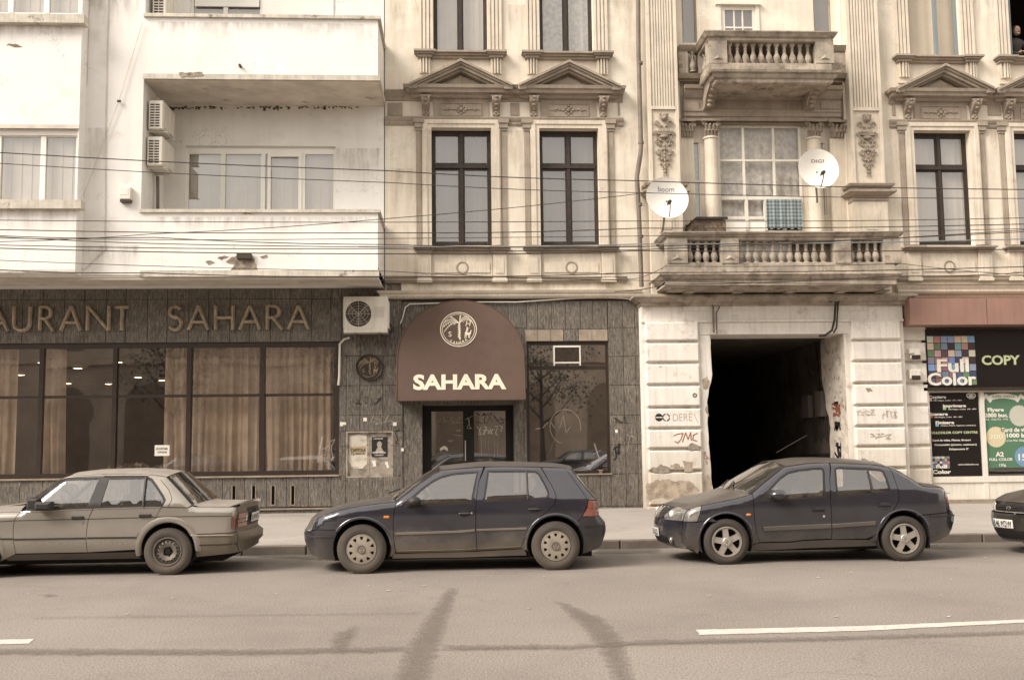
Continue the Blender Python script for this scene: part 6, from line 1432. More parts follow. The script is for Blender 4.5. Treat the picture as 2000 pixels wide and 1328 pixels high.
# --- satellite dishes
def dish(name, label, px, py, rp, Y, txt, tilt, az, txh, neck):
    x, z = W(px, py, Y); r = WX(px+rp, py, Y)-x; t = thing(name, label, 'satellite dish', (x, Y, z-r)); M_ = Matrix.Translation((x, Y, z)) @ Matrix.Rotation(az, 4, 'Z') @ Matrix.Rotation(tilt, 4, 'X')
    def tf(mb): mb.v = [tuple(M_ @ Vector(v)) for v in mb.v]; return mb
    prof = [(r*q, .13-.13*q*q) for q in (0.001, .2, .4, .6, .8, .96, 1)]+[(r*1.01, -.004), (r*1.01, .01)]
    obj('reflector', tf(MB().lathe(prof, (0, 0, 0), 'y', 40)), MAT('dish_white', (.80, .77, .70), rough=.5, var=.03, streak=.06, bump=.02), t, smooth=60)
    s = lambda X, Z: .126-.13*((X*X+Z*Z)/(r*r)); mb = MB(); text_to(mb, txt, -txh[1]/2+txh[3], r*txh[2], txh[0], 0, .012, .001, wid=txh[1], fn=lambda X, Z: s(X, Z)); obj('lettering', tf(mb), col('dish_print', txh[4]), t)
    mb = MB().tube([(0, -.02, -r*.98), (-.03, -.20, -r*.85), (-r*.18, -.42, -r*.62)], .012, 6); obj('feed_arm', tf(mb), pipem, t)
    obj('feed_horn', tf(MB().lathe([(.001, -.55), (.035, -.55), (.045, -.47), (.02, -.42), (.02, -.36), (.001, -.36)], (-r*.2, .1, -r*.58), 'y', 12)), bronze_dark, t, smooth=True)
    obj('mount', MB().tube([(x, Y+.12, z-.05), (x+.02, Y+.28, z-.1), (x+neck, Y+.30, z-r*1.3), (x+neck*1.3, Y+.35, z-r*1.5)], .024, 8).tube([(x-.1, Y+.14, z+.1), (x+.02, Y+.28, z-.1)], .018, 6), pipem, t)
    return t
dish('satellite_dish', 'white dish marked boom in front of the left pilaster', 1303.5, 386, 41.5, -1.15, 'boom', radians(-8), radians(5), (.11, .36, .38, .0, (.25, .30, .36)), -.05)
dish('satellite_dish', 'white dish marked DIGI in front of the right capitals', 1599, 329, 39.5, -.95, 'DIGI', radians(-6), radians(3), (.07, .28, .38, .02, (.22, .18, .15)), .05)
# --- cables over the street
lab = ['topmost thin cable crossing the facade', 'second cable from the top crossing the facade', 'cable crossing just above the balcony parapets', 'black cable through the middle of the wire bundle', 'cable sinking to the right from the left edge', 'lowest cable of the main bundle', 'thick black cable under the window sills', 'thin cable at the foot of the white parapet', 'pale blue grey cable near the first floor sills', 'black cable rising to the right in front of the dish', 'cable skimming the soffit edge', 'slack cable below the wide balcony', 'black cable just above the plaster hole', 'thin brown cable over the parapet', 'cable in front of the balustrade plinth']
cabs = [([(-40, 296), (760, 334), (1230, 353), (2040, 371)], -4.0, .012), ([(-40, 317), (760, 357), (1260, 377), (2040, 388)], -4.3, .009), ([(-40, 430), (1250, 432), (2040, 425)], -4.6, .009), ([(-40, 448), (760, 455), (1250, 446), (2040, 437)], -4.2, .011), ([(-40, 459), (300, 464), (760, 478), (1250, 482), (2040, 451)], -4.8, .010),
        ([(-40, 478), (760, 486), (1250, 488), (2040, 447)], -4.4, .010), ([(-40, 484), (760, 496), (1250, 490), (2040, 486)], -4.1, .012), ([(-40, 525), (280, 533), (760, 540), (1250, 533), (2040, 520)], -3.6, .012), ([(700, 482), (1250, 477), (2040, 466)], -3.4, .014), ([(-40, 473), (300, 457), (760, 427), (1262, 377)], -3.2, .009),
        ([(-40, 507), (760, 530), (1250, 548), (2040, 556)], -3.0, .008), ([(740, 548), (1240, 545), (1300, 520), (1760, 515), (2040, 540)], -2.6, .008), ([(-40, 461), (500, 480), (1250, 481)], -3.8, .010), ([(-40, 465), (760, 466), (2040, 446)], -3.9, .008), ([(1200, 570), (1300, 556), (1740, 540), (2040, 530)], -2.4, .011)]
for i, (pts, Y, r_) in enumerate(cabs):
    P = [W(a, b, Y) for a, b in pts]; ext = []
    for k in range(len(P)-1):
        for j in range(8): q = j/8; ext.append((P[k][0]+(P[k+1][0]-P[k][0])*q, Y, P[k][1]+(P[k+1][1]-P[k][1])*q-.03*sin(pi*q)))
    ext.append((P[-1][0], Y, P[-1][1])); obj('overhead_cable', MB().tube(ext, r_*.78, 5), bluegrey if i == 8 else wirem, None, label=lab[i], cat='cable', group='cables strung across the facade')
e = thing('wall_cable', 'thin slack wire falling diagonally across the white wall to the sill of the left window', 'cable', (WX(215, 190, YB), YB, 8)); obj('wire', tb_px([(278, 45), (232, 198), (160, 390)], YB-.05, .006), stucco_soffit, e); obj('wire', tb_px([(175, -10), (170, 160), (158, 240), (152, 340), (154, 395)], YB-.02, .005), stucco_soffit, e)
obj('tie', MB().box(WX(229, 198, YB-.06), WX(236, 198, YB-.06), YB-.07, YB-.04, WZ(232, 200, YB-.06), WZ(232, 196, YB-.06)), wirem, e)
# --- person at the open window
def person(x, y, z):
    t = thing('person', 'person with dark curly hair leaning at the open upper window', 'person', (x, y, z))
    def skinned(name, pts, edges, rad, mat, par):
        me = bpy.data.meshes.new(name); me.from_pydata([(p[0], p[1], p[2]) for p in pts], edges, []); o = bpy.data.objects.new(name, me); COL.objects.link(o)
        m = o.modifiers.new('s', 'SKIN')
        for i, v in enumerate(me.skin_vertices[0].data): v.radius = (rad[i], rad[i]); v.use_root = (i == 0)
        s = o.modifiers.new('ss', 'SUBSURF'); s.levels = 2; s.render_levels = 2
        dg = bpy.context.evaluated_depsgraph_get(); dg.update(); m2 = bpy.data.meshes.new_from_object(o.evaluated_get(dg)); bpy.data.objects.remove(o)
        m2.materials.append(mat); m2.polygons.foreach_set('use_smooth', [True]*len(m2.polygons)); o = bpy.data.objects.new(name, m2); COL.objects.link(o); o.parent = par; return o
    P = [(0, .25, -.45), (0, .20, 0), (0, .12, .28), (0, .08, .42), (0, .05, .50), (-.19, .10, .36), (-.25, -.02, .10), (-.06, -.16, .02), (.05, -.2, .04), (.20, .10, .36), (.27, -.0, .12), (.10, -.18, .04), (0, -.22, .05)]
    E = [(0, 1), (1, 2), (2, 3), (3, 4), (3, 5), (5, 6), (6, 7), (7, 8), (3, 9), (9, 10), (10, 11), (11, 12)]
    b = skinned('body', P, E, [.15, .14, .16, .09, .055, .075, .05, .04, .03, .075, .05, .04, .03], cloth_dark, t)
    h = MB(); h.ell((0, .0, .64), (.075, .095, .115), 14, 10); h.ell((-.0, -.095, .63), (.014, .02, .03), 6, 5); h.ell((0, -.06, .555), (.04, .04, .035), 8, 6); obj_h = obj('head', MB(), skin_m, None) if False else None
    def loc(mb): mb.v = [(v[0]+x, v[1]+y, v[2]+z) for v in mb.v]; return mb
    obj('head', loc(h), skin_m, t, smooth=True)
    fa = MB();
    for sg in (-1, 1): fa.ell((sg*.03, -.088, .655), (.012, .008, .008), 6, 4)
    fa.box(-.022, .022, -.098, -.09, .585, .592); obj('face_features', loc(fa), hair_m, t)
    hr = MB(); hr.ell((0, .04, .68), (.095, .10, .105), 12, 8)
    for i in range(26): a = i*2.4; hr.ell((.085*cos(a), .04+.05*sin(a), .60+.13*((i*7) % 13)/13), (.03, .03, .03), 6, 4)
    obj('hair', loc(hr), hair_m, t, smooth=True)
    hd = MB()
    for sg in (-1, 1):
        hd.ell((sg*.06, -.2, .045), (.045, .035, .025), 8, 5)
        for k in range(4): hd.tube([(sg*.05-.02+.014*k, -.21, .05), (sg*.02-.02+.014*k, -.25, .05), (sg*.01-.02+.014*k, -.27, .03)], .009, 6)
        hd.tube([(sg*.07, -.2, .06), (sg*.04, -.22, .085)], .01, 6)
    obj('hands', loc(hd), skin_m, t, smooth=True); return t
x, z = W(1992, 110, .15); person(x, .22, z)
t = thing('plant_pot', 'tiny terracotta pot on the sill of the tinted restaurant window', 'pot', (WX(1174, 922, -.01), -.01, gz0)); x = WX(1174, 922, -.01)
obj('pot', MB().lathe([(.001, gz0), (.035, gz0), (.05, gz0+.06), (.06, gz0+.06), (.06, gz0+.08), (.045, gz0+.08), (.04, gz0+.02)], (x, .02, 0), n=12), terracotta, t); obj('twig', MB().tube([(x, .02, gz0+.05), (x-.01, .02, gz0+.16), (x+.01, .02, gz0+.26)], .004, 5), darkwood, t)
# ============================================================ THE OTHER SIDE OF THE STREET (behind the camera, seen in the glass)
OB = thing('opposite_building', 'long stone house with arched ground floor openings on the far side of the street', 'building', (0, -33, 0))
oy = -33.0; omat = MAT('opposite_stone', (.44, .35, .28), var=.15, vscale=.6, streak=.3, bump=.1)
ar = MB()
obj('wall', MB().box(-45, 45, oy-1, oy, 0, 11.2).box(-45, 45, oy, oy+.5, 10.9, 11.6).box(-45, 45, oy, oy+.2, 6.2, 6.5), omat, OB)
obj('roof', MB().prism([(-45, 11.6), (45, 11.6), (43, 12.4), (-43, 12.4)], oy-6, oy-1), MAT('roof_dark', (.10, .08, .065)), OB)
ap2 = MB().prism([(-1.2, 0), (1.2, 0)]+[(1.2*cos(pi*i/10), 3.9+1.2*sin(pi*i/10)) for i in range(11)], oy+.005, oy+.02)
a0 = None; w0 = None
for i in range(-9, 10):
    if a0 is None: a0 = obj('archway', ap2, MAT('arch_shade', (.22, .165, .125)), OB); o = a0
    else: o = inst(a0, OB)
    o.location = (i*4.2, 0, 0)
    for j in range(1):
        if w0 is None: w0 = obj('window', MB().box(-.65, .65, oy+.005, oy+.03, 7.2, 9.8), MAT('far_pane', (.12, .10, .08), rough=.1, var=0, bump=0), OB); o = w0
        else: o = inst(w0, OB)
        o.location = (i*4.2, 0, j*3.9)
def street_tree(x, y, h, seed, label):
    r = random.Random(seed); t = thing('street_tree', label, 'tree', (x, y, 0), 'trees on the opposite pavement'); tr = MB(); tr.tube([(x, y, 0), (x+.05, y, h*.3), (x-.05, y, h*.55), (x, y, h*.8)], [.16, .12, .09, .03], 8); tips = []
    for k in range(9): a = k*2.4; zz = h*(.35+.04*k); e_ = (x+cos(a)*h*.22, y+sin(a)*h*.22, zz+h*.2); tr.tube([(x, y, zz), ((x+e_[0])/2, (y+e_[1])/2, zz+h*.08), e_], [.06, .04, .015], 5); tips.append(e_)
    obj('trunk', tr, darkwood, t); lf = MB()
    for k in range(1600):
        c = r.choice(tips+[(x, y, h*.85)]); q = Vector((r.gauss(0, 1), r.gauss(0, 1), r.gauss(0, .8)))*h*.09; p = Vector(c)+q; a = Vector((r.gauss(0, 1), r.gauss(0, 1), r.gauss(0, 1))).normalized()*.09; b = a.cross(Vector((0, .3, 1))).normalized()*.06
        lf.add([p-a, p+b, p+a, p-b], [(0, 1, 2, 3)])
    obj('crown', lf, MAT('leaf_dark', (.045, .05, .03), var=.2, bump=0), t)
street_tree(-5.0, -28.5, 8.5, 1, 'leafy street tree opposite the restaurant windows'); street_tree(4.3, -28.5, 7.5, 2, 'leafy street tree opposite the tinted window'); street_tree(-14, -28.5, 8, 3, 'leafy street tree further along opposite'); street_tree(14, -28.5, 8, 4, 'leafy street tree opposite the copy shop')
# ============================================================ CARS
rubber = MAT('tyre_rubber', (.045, .038, .032), rough=.85, var=.1, fine=.15, bump=.2, dirt=((.13, .108, .085), .0, .9, .7))
rubber2 = MAT('tyre_rubber_clean', (.035, .03, .027), rough=.8, var=.1, fine=.15, bump=.2, dirt=((.10, .08, .062), .0, .9, .5))
blackplastic = MAT('black_plastic', (.03, .026, .024), rough=.55, var=.1, bump=.05, dirt=((.2, .165, .125), .1, .5, .45))
seal = MAT('window_seal', (.02, .017, .015), rough=.6, var=0, bump=0)
carglass = GLASS('car_glass', (.78, .76, .73), .20, rough=.02, grime=.08, wav=.0)
lampglass = MAT('lamp_glass', (.36, .34, .31), rough=.12, var=.2, vscale=25, coat=1., metal=.5, bump=0)
redlens = MAT('red_lens', (.30, .055, .035), rough=.25, var=.25, vscale=30, coat=.6, bump=0, fine=.15, dirt=((.35, .25, .2), .3, 1.4, .35))
amber = col('amber_lens', (.65, .22, .06), .3)
interior = MAT('car_interior', (.10, .085, .07), var=.15); plate_m = col('plate_white', (.72, .70, .64), .4)
hubcap = MAT('hubcap_silver', (.38, .335, .28), rough=.42, metal=.35, var=.1, vscale=9, fine=.1, bump=.03, dirt=((.33, .275, .21), .0, .7, .55))
alloy = MAT('alloy_silver', (.50, .46, .41), rough=.35, metal=.5, var=.1, vscale=14, fine=.12, bump=.03, dirt=((.30, .25, .19), .0, .5, .4))
steel = MAT('steel_rim', (.19, .165, .135), rough=.5, metal=.3, var=.15, vscale=14, fine=.1, bump=.03)
dust = (.36, .30, .23)
underm = MAT('car_underside', (.012, .010, .009), rough=1, var=0, fine=0, bump=0)
class Car:
    def __init__(s, name, label, Yn, hw, paint, belt, tum, xf, xr, sections, arches, rnd=.085, aF=.18, LF=.5, aR=.12, LR=.35, zlow=.5):
        s.Yn, s.hw, s.yc = Yn, hw, Yn+hw; s.belt, s.tum = belt, tum; s.aF, s.LF, s.aR, s.LR, s.zlow = aF, LF, aR, LR, zlow; s.rnd = rnd; s.edge = None; s.paint = paint; s.xf = s.xr = None
        s.xf = WX(*xf, Yn); s.xr = WX(*xr, Yn)
        s.sec = {}; full = []
        for nm, axis, pts in sections:
            P = [(*s.P(a, b), c, d) for a, b, c, d in pts]; D = []
            n = len(P)
            for i in range(n-1):     # Catmull-Rom
                p0 = P[max(i-1, 0)]; p1, p2 = P[i], P[i+1]; p3 = P[min(i+2, n-1)]
                for k in range(12):
                    t = k/12; D.append(tuple(.5*((2*p1[j])+(-p0[j]+p2[j])*t+(2*p0[j]-5*p1[j]+4*p2[j]-p3[j])*t*t+(-p0[j]+3*p1[j]-3*p2[j]+p3[j])*t**3) for j in range(4)))
            D.append(P[-1]); s.sec[nm] = (0 if axis == 'x' else 1, D, P); full += D[::3]+[D[-1]]
        s.outline = full; s.edge = full
        s.cxw = (s.xf+s.xr)/2
        s.t = thing(name, label, 'car', (s.cxw, s.yc, 0), 'cars parked along the kerb')
    def inset(s, x, z):
        i = 0.
        if z > s.belt: i += (z-s.belt)*s.tum
        elif z < s.zlow: i += .22*(s.zlow-z)**2/.35
        else: i += 0
        i += .012*abs((z-(s.zlow+s.belt)/2)/(s.belt-s.zlow)*2)**2 if z <= s.belt else .012
        if s.xf is not None and x < s.xf+s.LF: q = (s.xf+s.LF-x)/s.LF; i += s.aF*max(0, q)**2.4
        if s.xr is not None and x > s.xr-s.LR: q = (x-s.xr+s.LR)/s.LR; i += s.aR*max(0, q)**2.4
        if s.edge:
            d = 9.
            for k in range(len(s.edge)-1):
                ax, az = s.edge[k][:2]
                if abs(ax-x) > .35 and abs(s.edge[k+1][0]-x) > .35: continue
                bx_, bz_ = s.edge[k+1][0]-ax, s.edge[k+1][1]-az; L2 = bx_*bx_+bz_*bz_
                t = 0 if L2 < 1e-12 else max(0, min(1, ((x-ax)*bx_+(z-az)*bz_)/L2)); e = sqrt((x-ax-bx_*t)**2+(z-az-bz_*t)**2); d = min(d, e)
            if d < s.rnd: i += s.rnd*.8*(1-sqrt(max(0, 1-(1-d/s.rnd)**2)))
        return i
    def P(s, px, py):
        i = 0.
        for _ in range(4):
            x, z = W(px, py, s.Yn+i); i = s.inset(x, z)
        return x, z
    def PP(s, cv, *pts): return [s.P(*cv(a, b)) for a, b in pts]
    def side(s, off=0.): return lambda x, z: (x, s.Yn+s.inset(x, z)+off, z)
    def S(s, nm, off=0.):
        ax, D, _ = s.sec[nm]; up = D[-1][ax] > D[0][ax]
        def fn(u, q):
            lo, hi = 0, len(D)-1
            if (u <= D[0][ax]) == up: a, b, t = D[0], D[1], (u-D[0][ax])/((D[1][ax]-D[0][ax]) or 1e-9)
            elif (u >= D[-1][ax]) == up: a, b = D[-2], D[-1]; t = (u-a[ax])/((b[ax]-a[ax]) or 1e-9)
            else:
                while hi-lo > 1:
                    m = (lo+hi)//2
                    if (D[m][ax] <= u) == up: lo = m
                    else: hi = m
                a, b = D[lo], D[lo+1]; t = (u-a[ax])/((b[ax]-a[ax]) or 1e-9)
            X, Z, cx, cz = [a[j]+(b[j]-a[j])*t for j in range(4)]; v = max(-1, min(1, q/s.hw)); k = 1-abs(v)**2.3
            return (X+cx*k, s.yc+v*(s.hw-s.inset(X, Z)), Z+cz*k)
        if off:
            def fo(u, q):
                p = Vector(fn(u, q)); e = .004; n = (Vector(fn(u+e, q))-Vector(fn(u-e, q))).cross(Vector(fn(u, q+e))-Vector(fn(u, q-e)))
                n.normalize(); c = Vector((s.cxw, s.yc, .6)); n = n if n.dot(p-c) > 0 else -n; return tuple(p+n*off)
            return fo
        return fn
    def sheet(s, nm, name, mat, u0=None, u1=None, q0=None, q1=None, off=0., holes=(), step=.09, poly=None, parent=None, **kw):
        ax, D, _ = s.sec[nm]; a, b = D[0][ax], D[-1][ax]; 
        u0 = a if u0 is None else u0; u1 = b if u1 is None else u1
        if u0 > u1: u0, u1 = u1, u0
        q0 = -s.hw if q0 is None else q0; q1 = s.hw if q1 is None else q1
        mb = patch(poly or [(u0, q0), (u1, q0), (u1, q1), (u0, q1)], s.S(nm, off), holes, step)
        c = Vector((s.cxw, s.yc, .6)); 
        return s.put(name, mb, mat, parent, **kw)
    def put(s, name, mb, mat, parent=None, **kw):
        c = Vector((s.cxw, s.yc, .7))
        if mb.n:
            for i, n in enumerate(mb.n):
                if Vector(n).dot(Vector(mb.v[i])-c) < 0: mb.n[i] = (-n[0], -n[1], -n[2])
            F = []
            for f in mb.f:
                g = (Vector(mb.v[f[1]])-Vector(mb.v[f[0]])).cross(Vector(mb.v[f[2]])-Vector(mb.v[f[0]])); F.append(f if g.dot(Vector(mb.n[f[0]])) >= 0 else tuple(reversed(f)))
            mb.f = F
            if len(mb.n) != len(mb.v): mb.n = None
        return obj(name, mb, mat, parent or s.t, smooth=(180 if mb.n else False), **kw)
    def shrink(s, poly, g=.0035):
        p = resamp(poly, .07); n = len(p); A = sum(p[i][0]*p[(i+1) % n][1]-p[(i+1) % n][0]*p[i][1] for i in range(n)); sg = 1 if A > 0 else -1; o = []
        for i in range(n):
            a, b = p[i-1], p[(i+1) % n]; t = Vector((b[0]-a[0], b[1]-a[1]))
            if t.length < 1e-7: continue
            t.normalize(); o.append((p[i][0]-t.y*sg*g, p[i][1]+t.x*sg*g))
        return o
    def panel(s, name, poly, mat=None, holes=(), off=0., both=True, step=.055, gap=.0035, parent=None, **kw):
        mb = patch(s.shrink(poly, gap) if gap else poly, s.side(off), holes, step); o = s.put(name, mb, mat or s.paint, parent, **kw)
        if both: m = inst(o, parent or s.t); m.scale = (1, -1, 1)
        return o
    def strip(s, name, pts, w, mat, off=-.006, both=True, parent=None, **kw):
        """moulding strip on the side, given by a world (x,z) polyline"""
        pts = resamp(pts, .08, False); mb = MB(); vs = []
        for i, p in enumerate(pts):
            a, b = pts[max(i-1, 0)], pts[min(i+1, len(pts)-1)]; t = Vector((b[0]-a[0], b[1]-a[1])).normalized(); n = Vector((-t.y, t.x))*w/2; f = s.side(0)
            for (k, o_) in ((1, 0), (.8, off), (-.8, off), (-1, 0)): q = f(p[0]+n.x*k, p[1]+n.y*k); vs.append((q[0], q[1]+o_, q[2]))
        mb.add(vs, [(i*4+k, i*4+k+1, i*4+5+k, i*4+4+k) for i in range(len(pts)-1) for k in range(3)]); o = obj(name, mb, mat, parent or s.t, smooth=60, **kw)
        if both: m = inst(o, parent or s.t); m.scale = (1, -1, 1)
        return o
    def line(s, pts, r=.004, mat=None, name='seam', parent=None, off=-.001):
        f = s.side(off); mb = MB().tube([f(*p) for p in resamp(pts, .06, False)], r, 5); o = obj(name, mb, mat or seal, parent or s.t); m = inst(o, parent or s.t); m.scale = (1, -1, 1); return o
    def window(s, poly, glass_name='side_window', seal_w=.022, holes=(), div=None):
        n = len(poly); inner = s.shrink(poly, seal_w)
        mb = patch(resamp(poly, .07), s.side(.002), [inner], .07, grid=False); o = s.put('window_seal', mb, seal); m = inst(o, s.t); m.scale = (1, -1, 1)
        g = patch(inner, s.side(.008), (), .09); o = s.put(glass_name, g, carglass); m = inst(o, s.t); m.scale = (1, -1, 1); return o
    def shell(s, low, wins, arcs):
        """dark inner shell behind the panels, floor and firewalls"""
        top = [p[:2] for p in s.outline]; poly = top+low
        mb = patch(poly, s.side(.016), wins, .09); o = s.put('inner_shell', mb, underm); m = inst(o, s.t); m.scale = (1, -1, 1)
    def floor(s, z0=.15, z1=.62, inx=.3):
        h = s.hw-.22; e = MB().box(s.xf+inx, s.xr-inx*.6, s.yc-h, s.yc+h, z0, z1); obj('underbody', e, underm, s.t)
    def cabin(s, xs, zseat, xw, zdash, zw):
        """front seats, rear bench, dashboard, steering wheel"""
        for dy in (-.36, .36):
            e = MB(); x = xs; y = s.yc+dy; e.profx([(0, 0)], 0, 0) if False else None
            e.add([(x-.45, y-.24, zseat-.1), (x+.05, y-.24, zseat-.1), (x+.05, y+.24, zseat-.1), (x-.45, y+.24, zseat-.1), (x-.45, y-.24, zseat+.05), (x, y-.24, zseat), (x, y+.24, zseat), (x-.45, y+.24, zseat+.05)], [(0, 3, 2, 1), (4, 5, 6, 7), (0, 1, 5, 4), (1, 2, 6, 5), (2, 3, 7, 6), (3, 0, 4, 7)])
            b = []
            for k in range(7): q = k/6; b.append((x+.02+.22*q, zseat+.52*q, .235-.05*q))
            vs = [];
            for (a, c, w) in b: vs += [(a-.06, y-w*.8, c), (a-.07, y, c), (a-.06, y+w*.8, c), (a, y+w, c), (a+.06, y+w*.8, c), (a+.06, y-w*.8, c), (a, y-w, c)]
            e.add(vs, [(i*7+k, i*7+(k+1) % 7, (i+1)*7+(k+1) % 7, (i+1)*7+k) for i in range(6) for k in range(7)]+[tuple(42+k for k in range(7))])
            st = obj('seat', e, interior, s.t, smooth=50); h = MB(); h.ell((x+.26, y, zseat+.62), (.05, .13, .10), 12, 8); obj('headrest', h, interior, s.t, smooth=True)
        e = MB().box(xs+.45, xs+.95, s.yc-.6, s.yc+.6, zseat-.15, zseat+.02); e.add([(xs+.76, s.yc-.6, zseat), (xs+.76, s.yc+.6, zseat), (xs+.95, s.yc+.56, zseat+.42), (xs+.95, s.yc-.56, zseat+.42), (xs+.86, s.yc-.6, zseat), (xs+.86, s.yc+.6, zseat), (xs+1.05, s.yc+.56, zseat+.4), (xs+1.05, s.yc-.56, zseat+.4)], [(0, 1, 2, 3), (5, 4, 7, 6), (3, 2, 6, 7), (0, 3, 7, 4), (1, 5, 6, 2)]); obj('rear_bench', e, interior, s.t)
        for dy in (-.36, .36): obj('headrest', MB().ell((xs+1.0, s.yc+dy, zseat+.46), (.05, .12, .07), 12, 8), interior, s.t, smooth=True)
        e = MB().profx([(0, 0)], 0, 0) if False else MB(); hy = s.hw-.16
        e.add([(xw-.45, s.yc-hy, zdash-.3), (xw-.45, s.yc+hy, zdash-.3), (xw-.35, s.yc+hy, zdash-.02), (xw-.35, s.yc-hy, zdash-.02), (xw+.0, s.yc+hy, zdash), (xw+.0, s.yc-hy, zdash), (xw+.06, s.yc+hy, zdash-.3), (xw+.06, s.yc-hy, zdash-.3)], [(3, 2, 4, 5), (5, 4, 6, 7), (0, 3, 5, 7), (1, 6, 4, 2)]); obj('dashboard', e, interior, s.t)
        c = Vector((xw+.14, s.yc-.36, zw)); ax = Vector((.86, 0, .5)); a1 = Vector((0, 1, 0)); a2 = ax.cross(a1); mb = MB()
        mb.tube([c+(a1*cos(i*pi/10)+a2*sin(i*pi/10))*.185 for i in range(21)], .016, 8)
        for a in (0, pi, -pi/2): mb.tube([c, c+(a1*cos(a)+a2*sin(a))*.18], .014, 6)
        mb.ell(c, (.03, .05, .05), 8, 6); mb.tube([c, c-ax*.25], .025, 6); obj('steering_wheel', mb, interior, s.t, smooth=True)
        mb = MB().box(xw+.22, xw+.25, s.yc-.11, s.yc+.11, s.roofz-.17, s.roofz-.10); obj('interior_mirror', mb, blackplastic, s.t)
    def wheel(s, px, py, R_, Rr, style, tyre=rubber, yoff=.0, zc=None):
        x, z = WX(px, py, s.Yn+yoff), R_; hubs = []
        for far in (0, 1):
            wh = bpy.data.objects.new('wheel', None); COL.objects.link(wh); wh.parent = s.t; o0 = ORG[s.t.name]; y0 = (s.Yn+yoff) if not far else (2*s.yc-s.Yn-yoff); wh.location = (x-o0.x, y0-o0.y, z)
            ORG[wh.name] = Vector((x, y0, z)); 
            if far: wh.scale = (1, -1, 1)
            hubs.append(wh)
        wh = hubs[0]; y = s.Yn+yoff; d = R_-Rr
        prof = [(Rr-.004, y+.045), (Rr+.004, y+.012), (Rr+.02, y+.004), (Rr+d*.45, y-.004), (R_-.03, y+.006), (R_-.012, y+.02), (R_-.0, y+.04), (R_, y+.16), (R_-.012, y+.18), (R_-.05, y+.19), (Rr, y+.18)]
        mb = MB().lathe(prof, (x, 0, z), 'y', 48); ty = obj('tyre', mb, tyre, wh, smooth=50)
        # tread blocks on the shoulder
        tb_ = MB()
        for k in range(60):
            a = 2*pi*k/60
            for rr_, w_ in ((R_-.009, .012),):
                c_, s_ = cos(a), sin(a); t_ = Vector((-s_, 0, c_))*w_; r0 = Vector((c_, 0, s_))
                p0 = Vector((x, y+.008, z))+r0*(R_-.03); p1 = Vector((x, y+.03, z))+r0*(R_+.001); tb_.add([p0-t_, p0+t_, p1+t_, p1-t_, p0-t_+Vector((0, -.004, 0)), p0+t_+Vector((0, -.004, 0)), p1+t_+Vector((0, -.006, 0)), p1-t_+Vector((0, -.006, 0))], [(4, 5, 6, 7), (0, 4, 7, 3), (1, 2, 6, 5), (3, 7, 6, 2)])
        tr2 = obj('tread', tb_, tyre, wh, kind='stuff')
        bk_ = MB().lathe([(Rr, y+.012), (Rr-.012, y+.01), (Rr-.018, y+.03), (Rr-.02, y+.09), (.001, y+.09)], (x, 0, z), 'y', 36); br = obj('rim_well', bk_, [underm, steel][style == 'steel'], wh, smooth=40)
        lip = MB().lathe([(Rr+.008, y+.012), (Rr+.004, y+.0), (Rr-.008, y+.0), (Rr-.012, y+.014)], (x, 0, z), 'y', 48); mt_ = {'cap': hubcap, 'alloy': alloy, 'steel': steel}[style]; lp_ = obj('rim_lip', lip, mt_, wh, smooth=60)
        circ = lambda r, n, cx=0, cz=0: [(x+cx+r*cos(2*pi*i/n), z+cz+r*sin(2*pi*i/n)) for i in range(n)]
        holes = []
        if style == 'cap':
            for k in range(10):
                a = 2*pi*k/10+pi/10; h = []
                for (r, da) in ((.66, -.08), (.66, .08), (.88, .15), (.88, 0), (.88, -.15)): h.append((x+Rr*r*cos(a+da), z+Rr*r*sin(a+da)))
                holes.append(h)
            dep = lambda r: y+.0+.012*(1 if r < .3 else 0)-.016*(1-r*r)+(.01 if .36 < r < .42 else 0)
        elif style == 'alloy':
            for k in range(5):
                a = 2*pi*k/5+pi/2+pi/5+.12; h = []
                for (r, da) in ((.40, -.10), (.40, .10), (.86, .40), (.90, .25), (.91, .0), (.90, -.25), (.86, -.40)): h.append((x+Rr*r*cos(a+da), z+Rr*r*sin(a+da)))
                holes.append(h)
            dep = lambda r: y+.005+.02*(1-abs(r-.7)/.7)*.5
        else:
            for k in range(16): a = 2*pi*k/16; holes.append([(x+Rr*.70*cos(a)+.012*cos(b*pi/4), z+Rr*.70*sin(a)+.012*sin(b*pi/4)) for b in range(8)])
            holes.append(circ(Rr*.33, 20)); dep = lambda r: y+.035-.022*max(0, 1-abs(r-.62)/.25)+.02*max(0, (r-.8)/.2)
        f = lambda a, b: (a, dep(sqrt((a-x)**2+(b-z)**2)/Rr), b)
        mb = patch(circ(Rr-.01, 48), f, holes, .035); mb.n = None
        # give the openings thickness
        for h in holes:
            P_ = [f(*p) for p in h]; n = len(P_); mb.add(P_+[(p[0], p[1]+.02, p[2]) for p in P_], [(i, (i+1) % n, n+(i+1) % n, n+i) for i in range(n)])
        rm_ = obj('wheel_cover' if style == 'cap' else 'rim', mb, mt_, wh, smooth=35); ex = [ty, tr2, br, lp_, rm_]
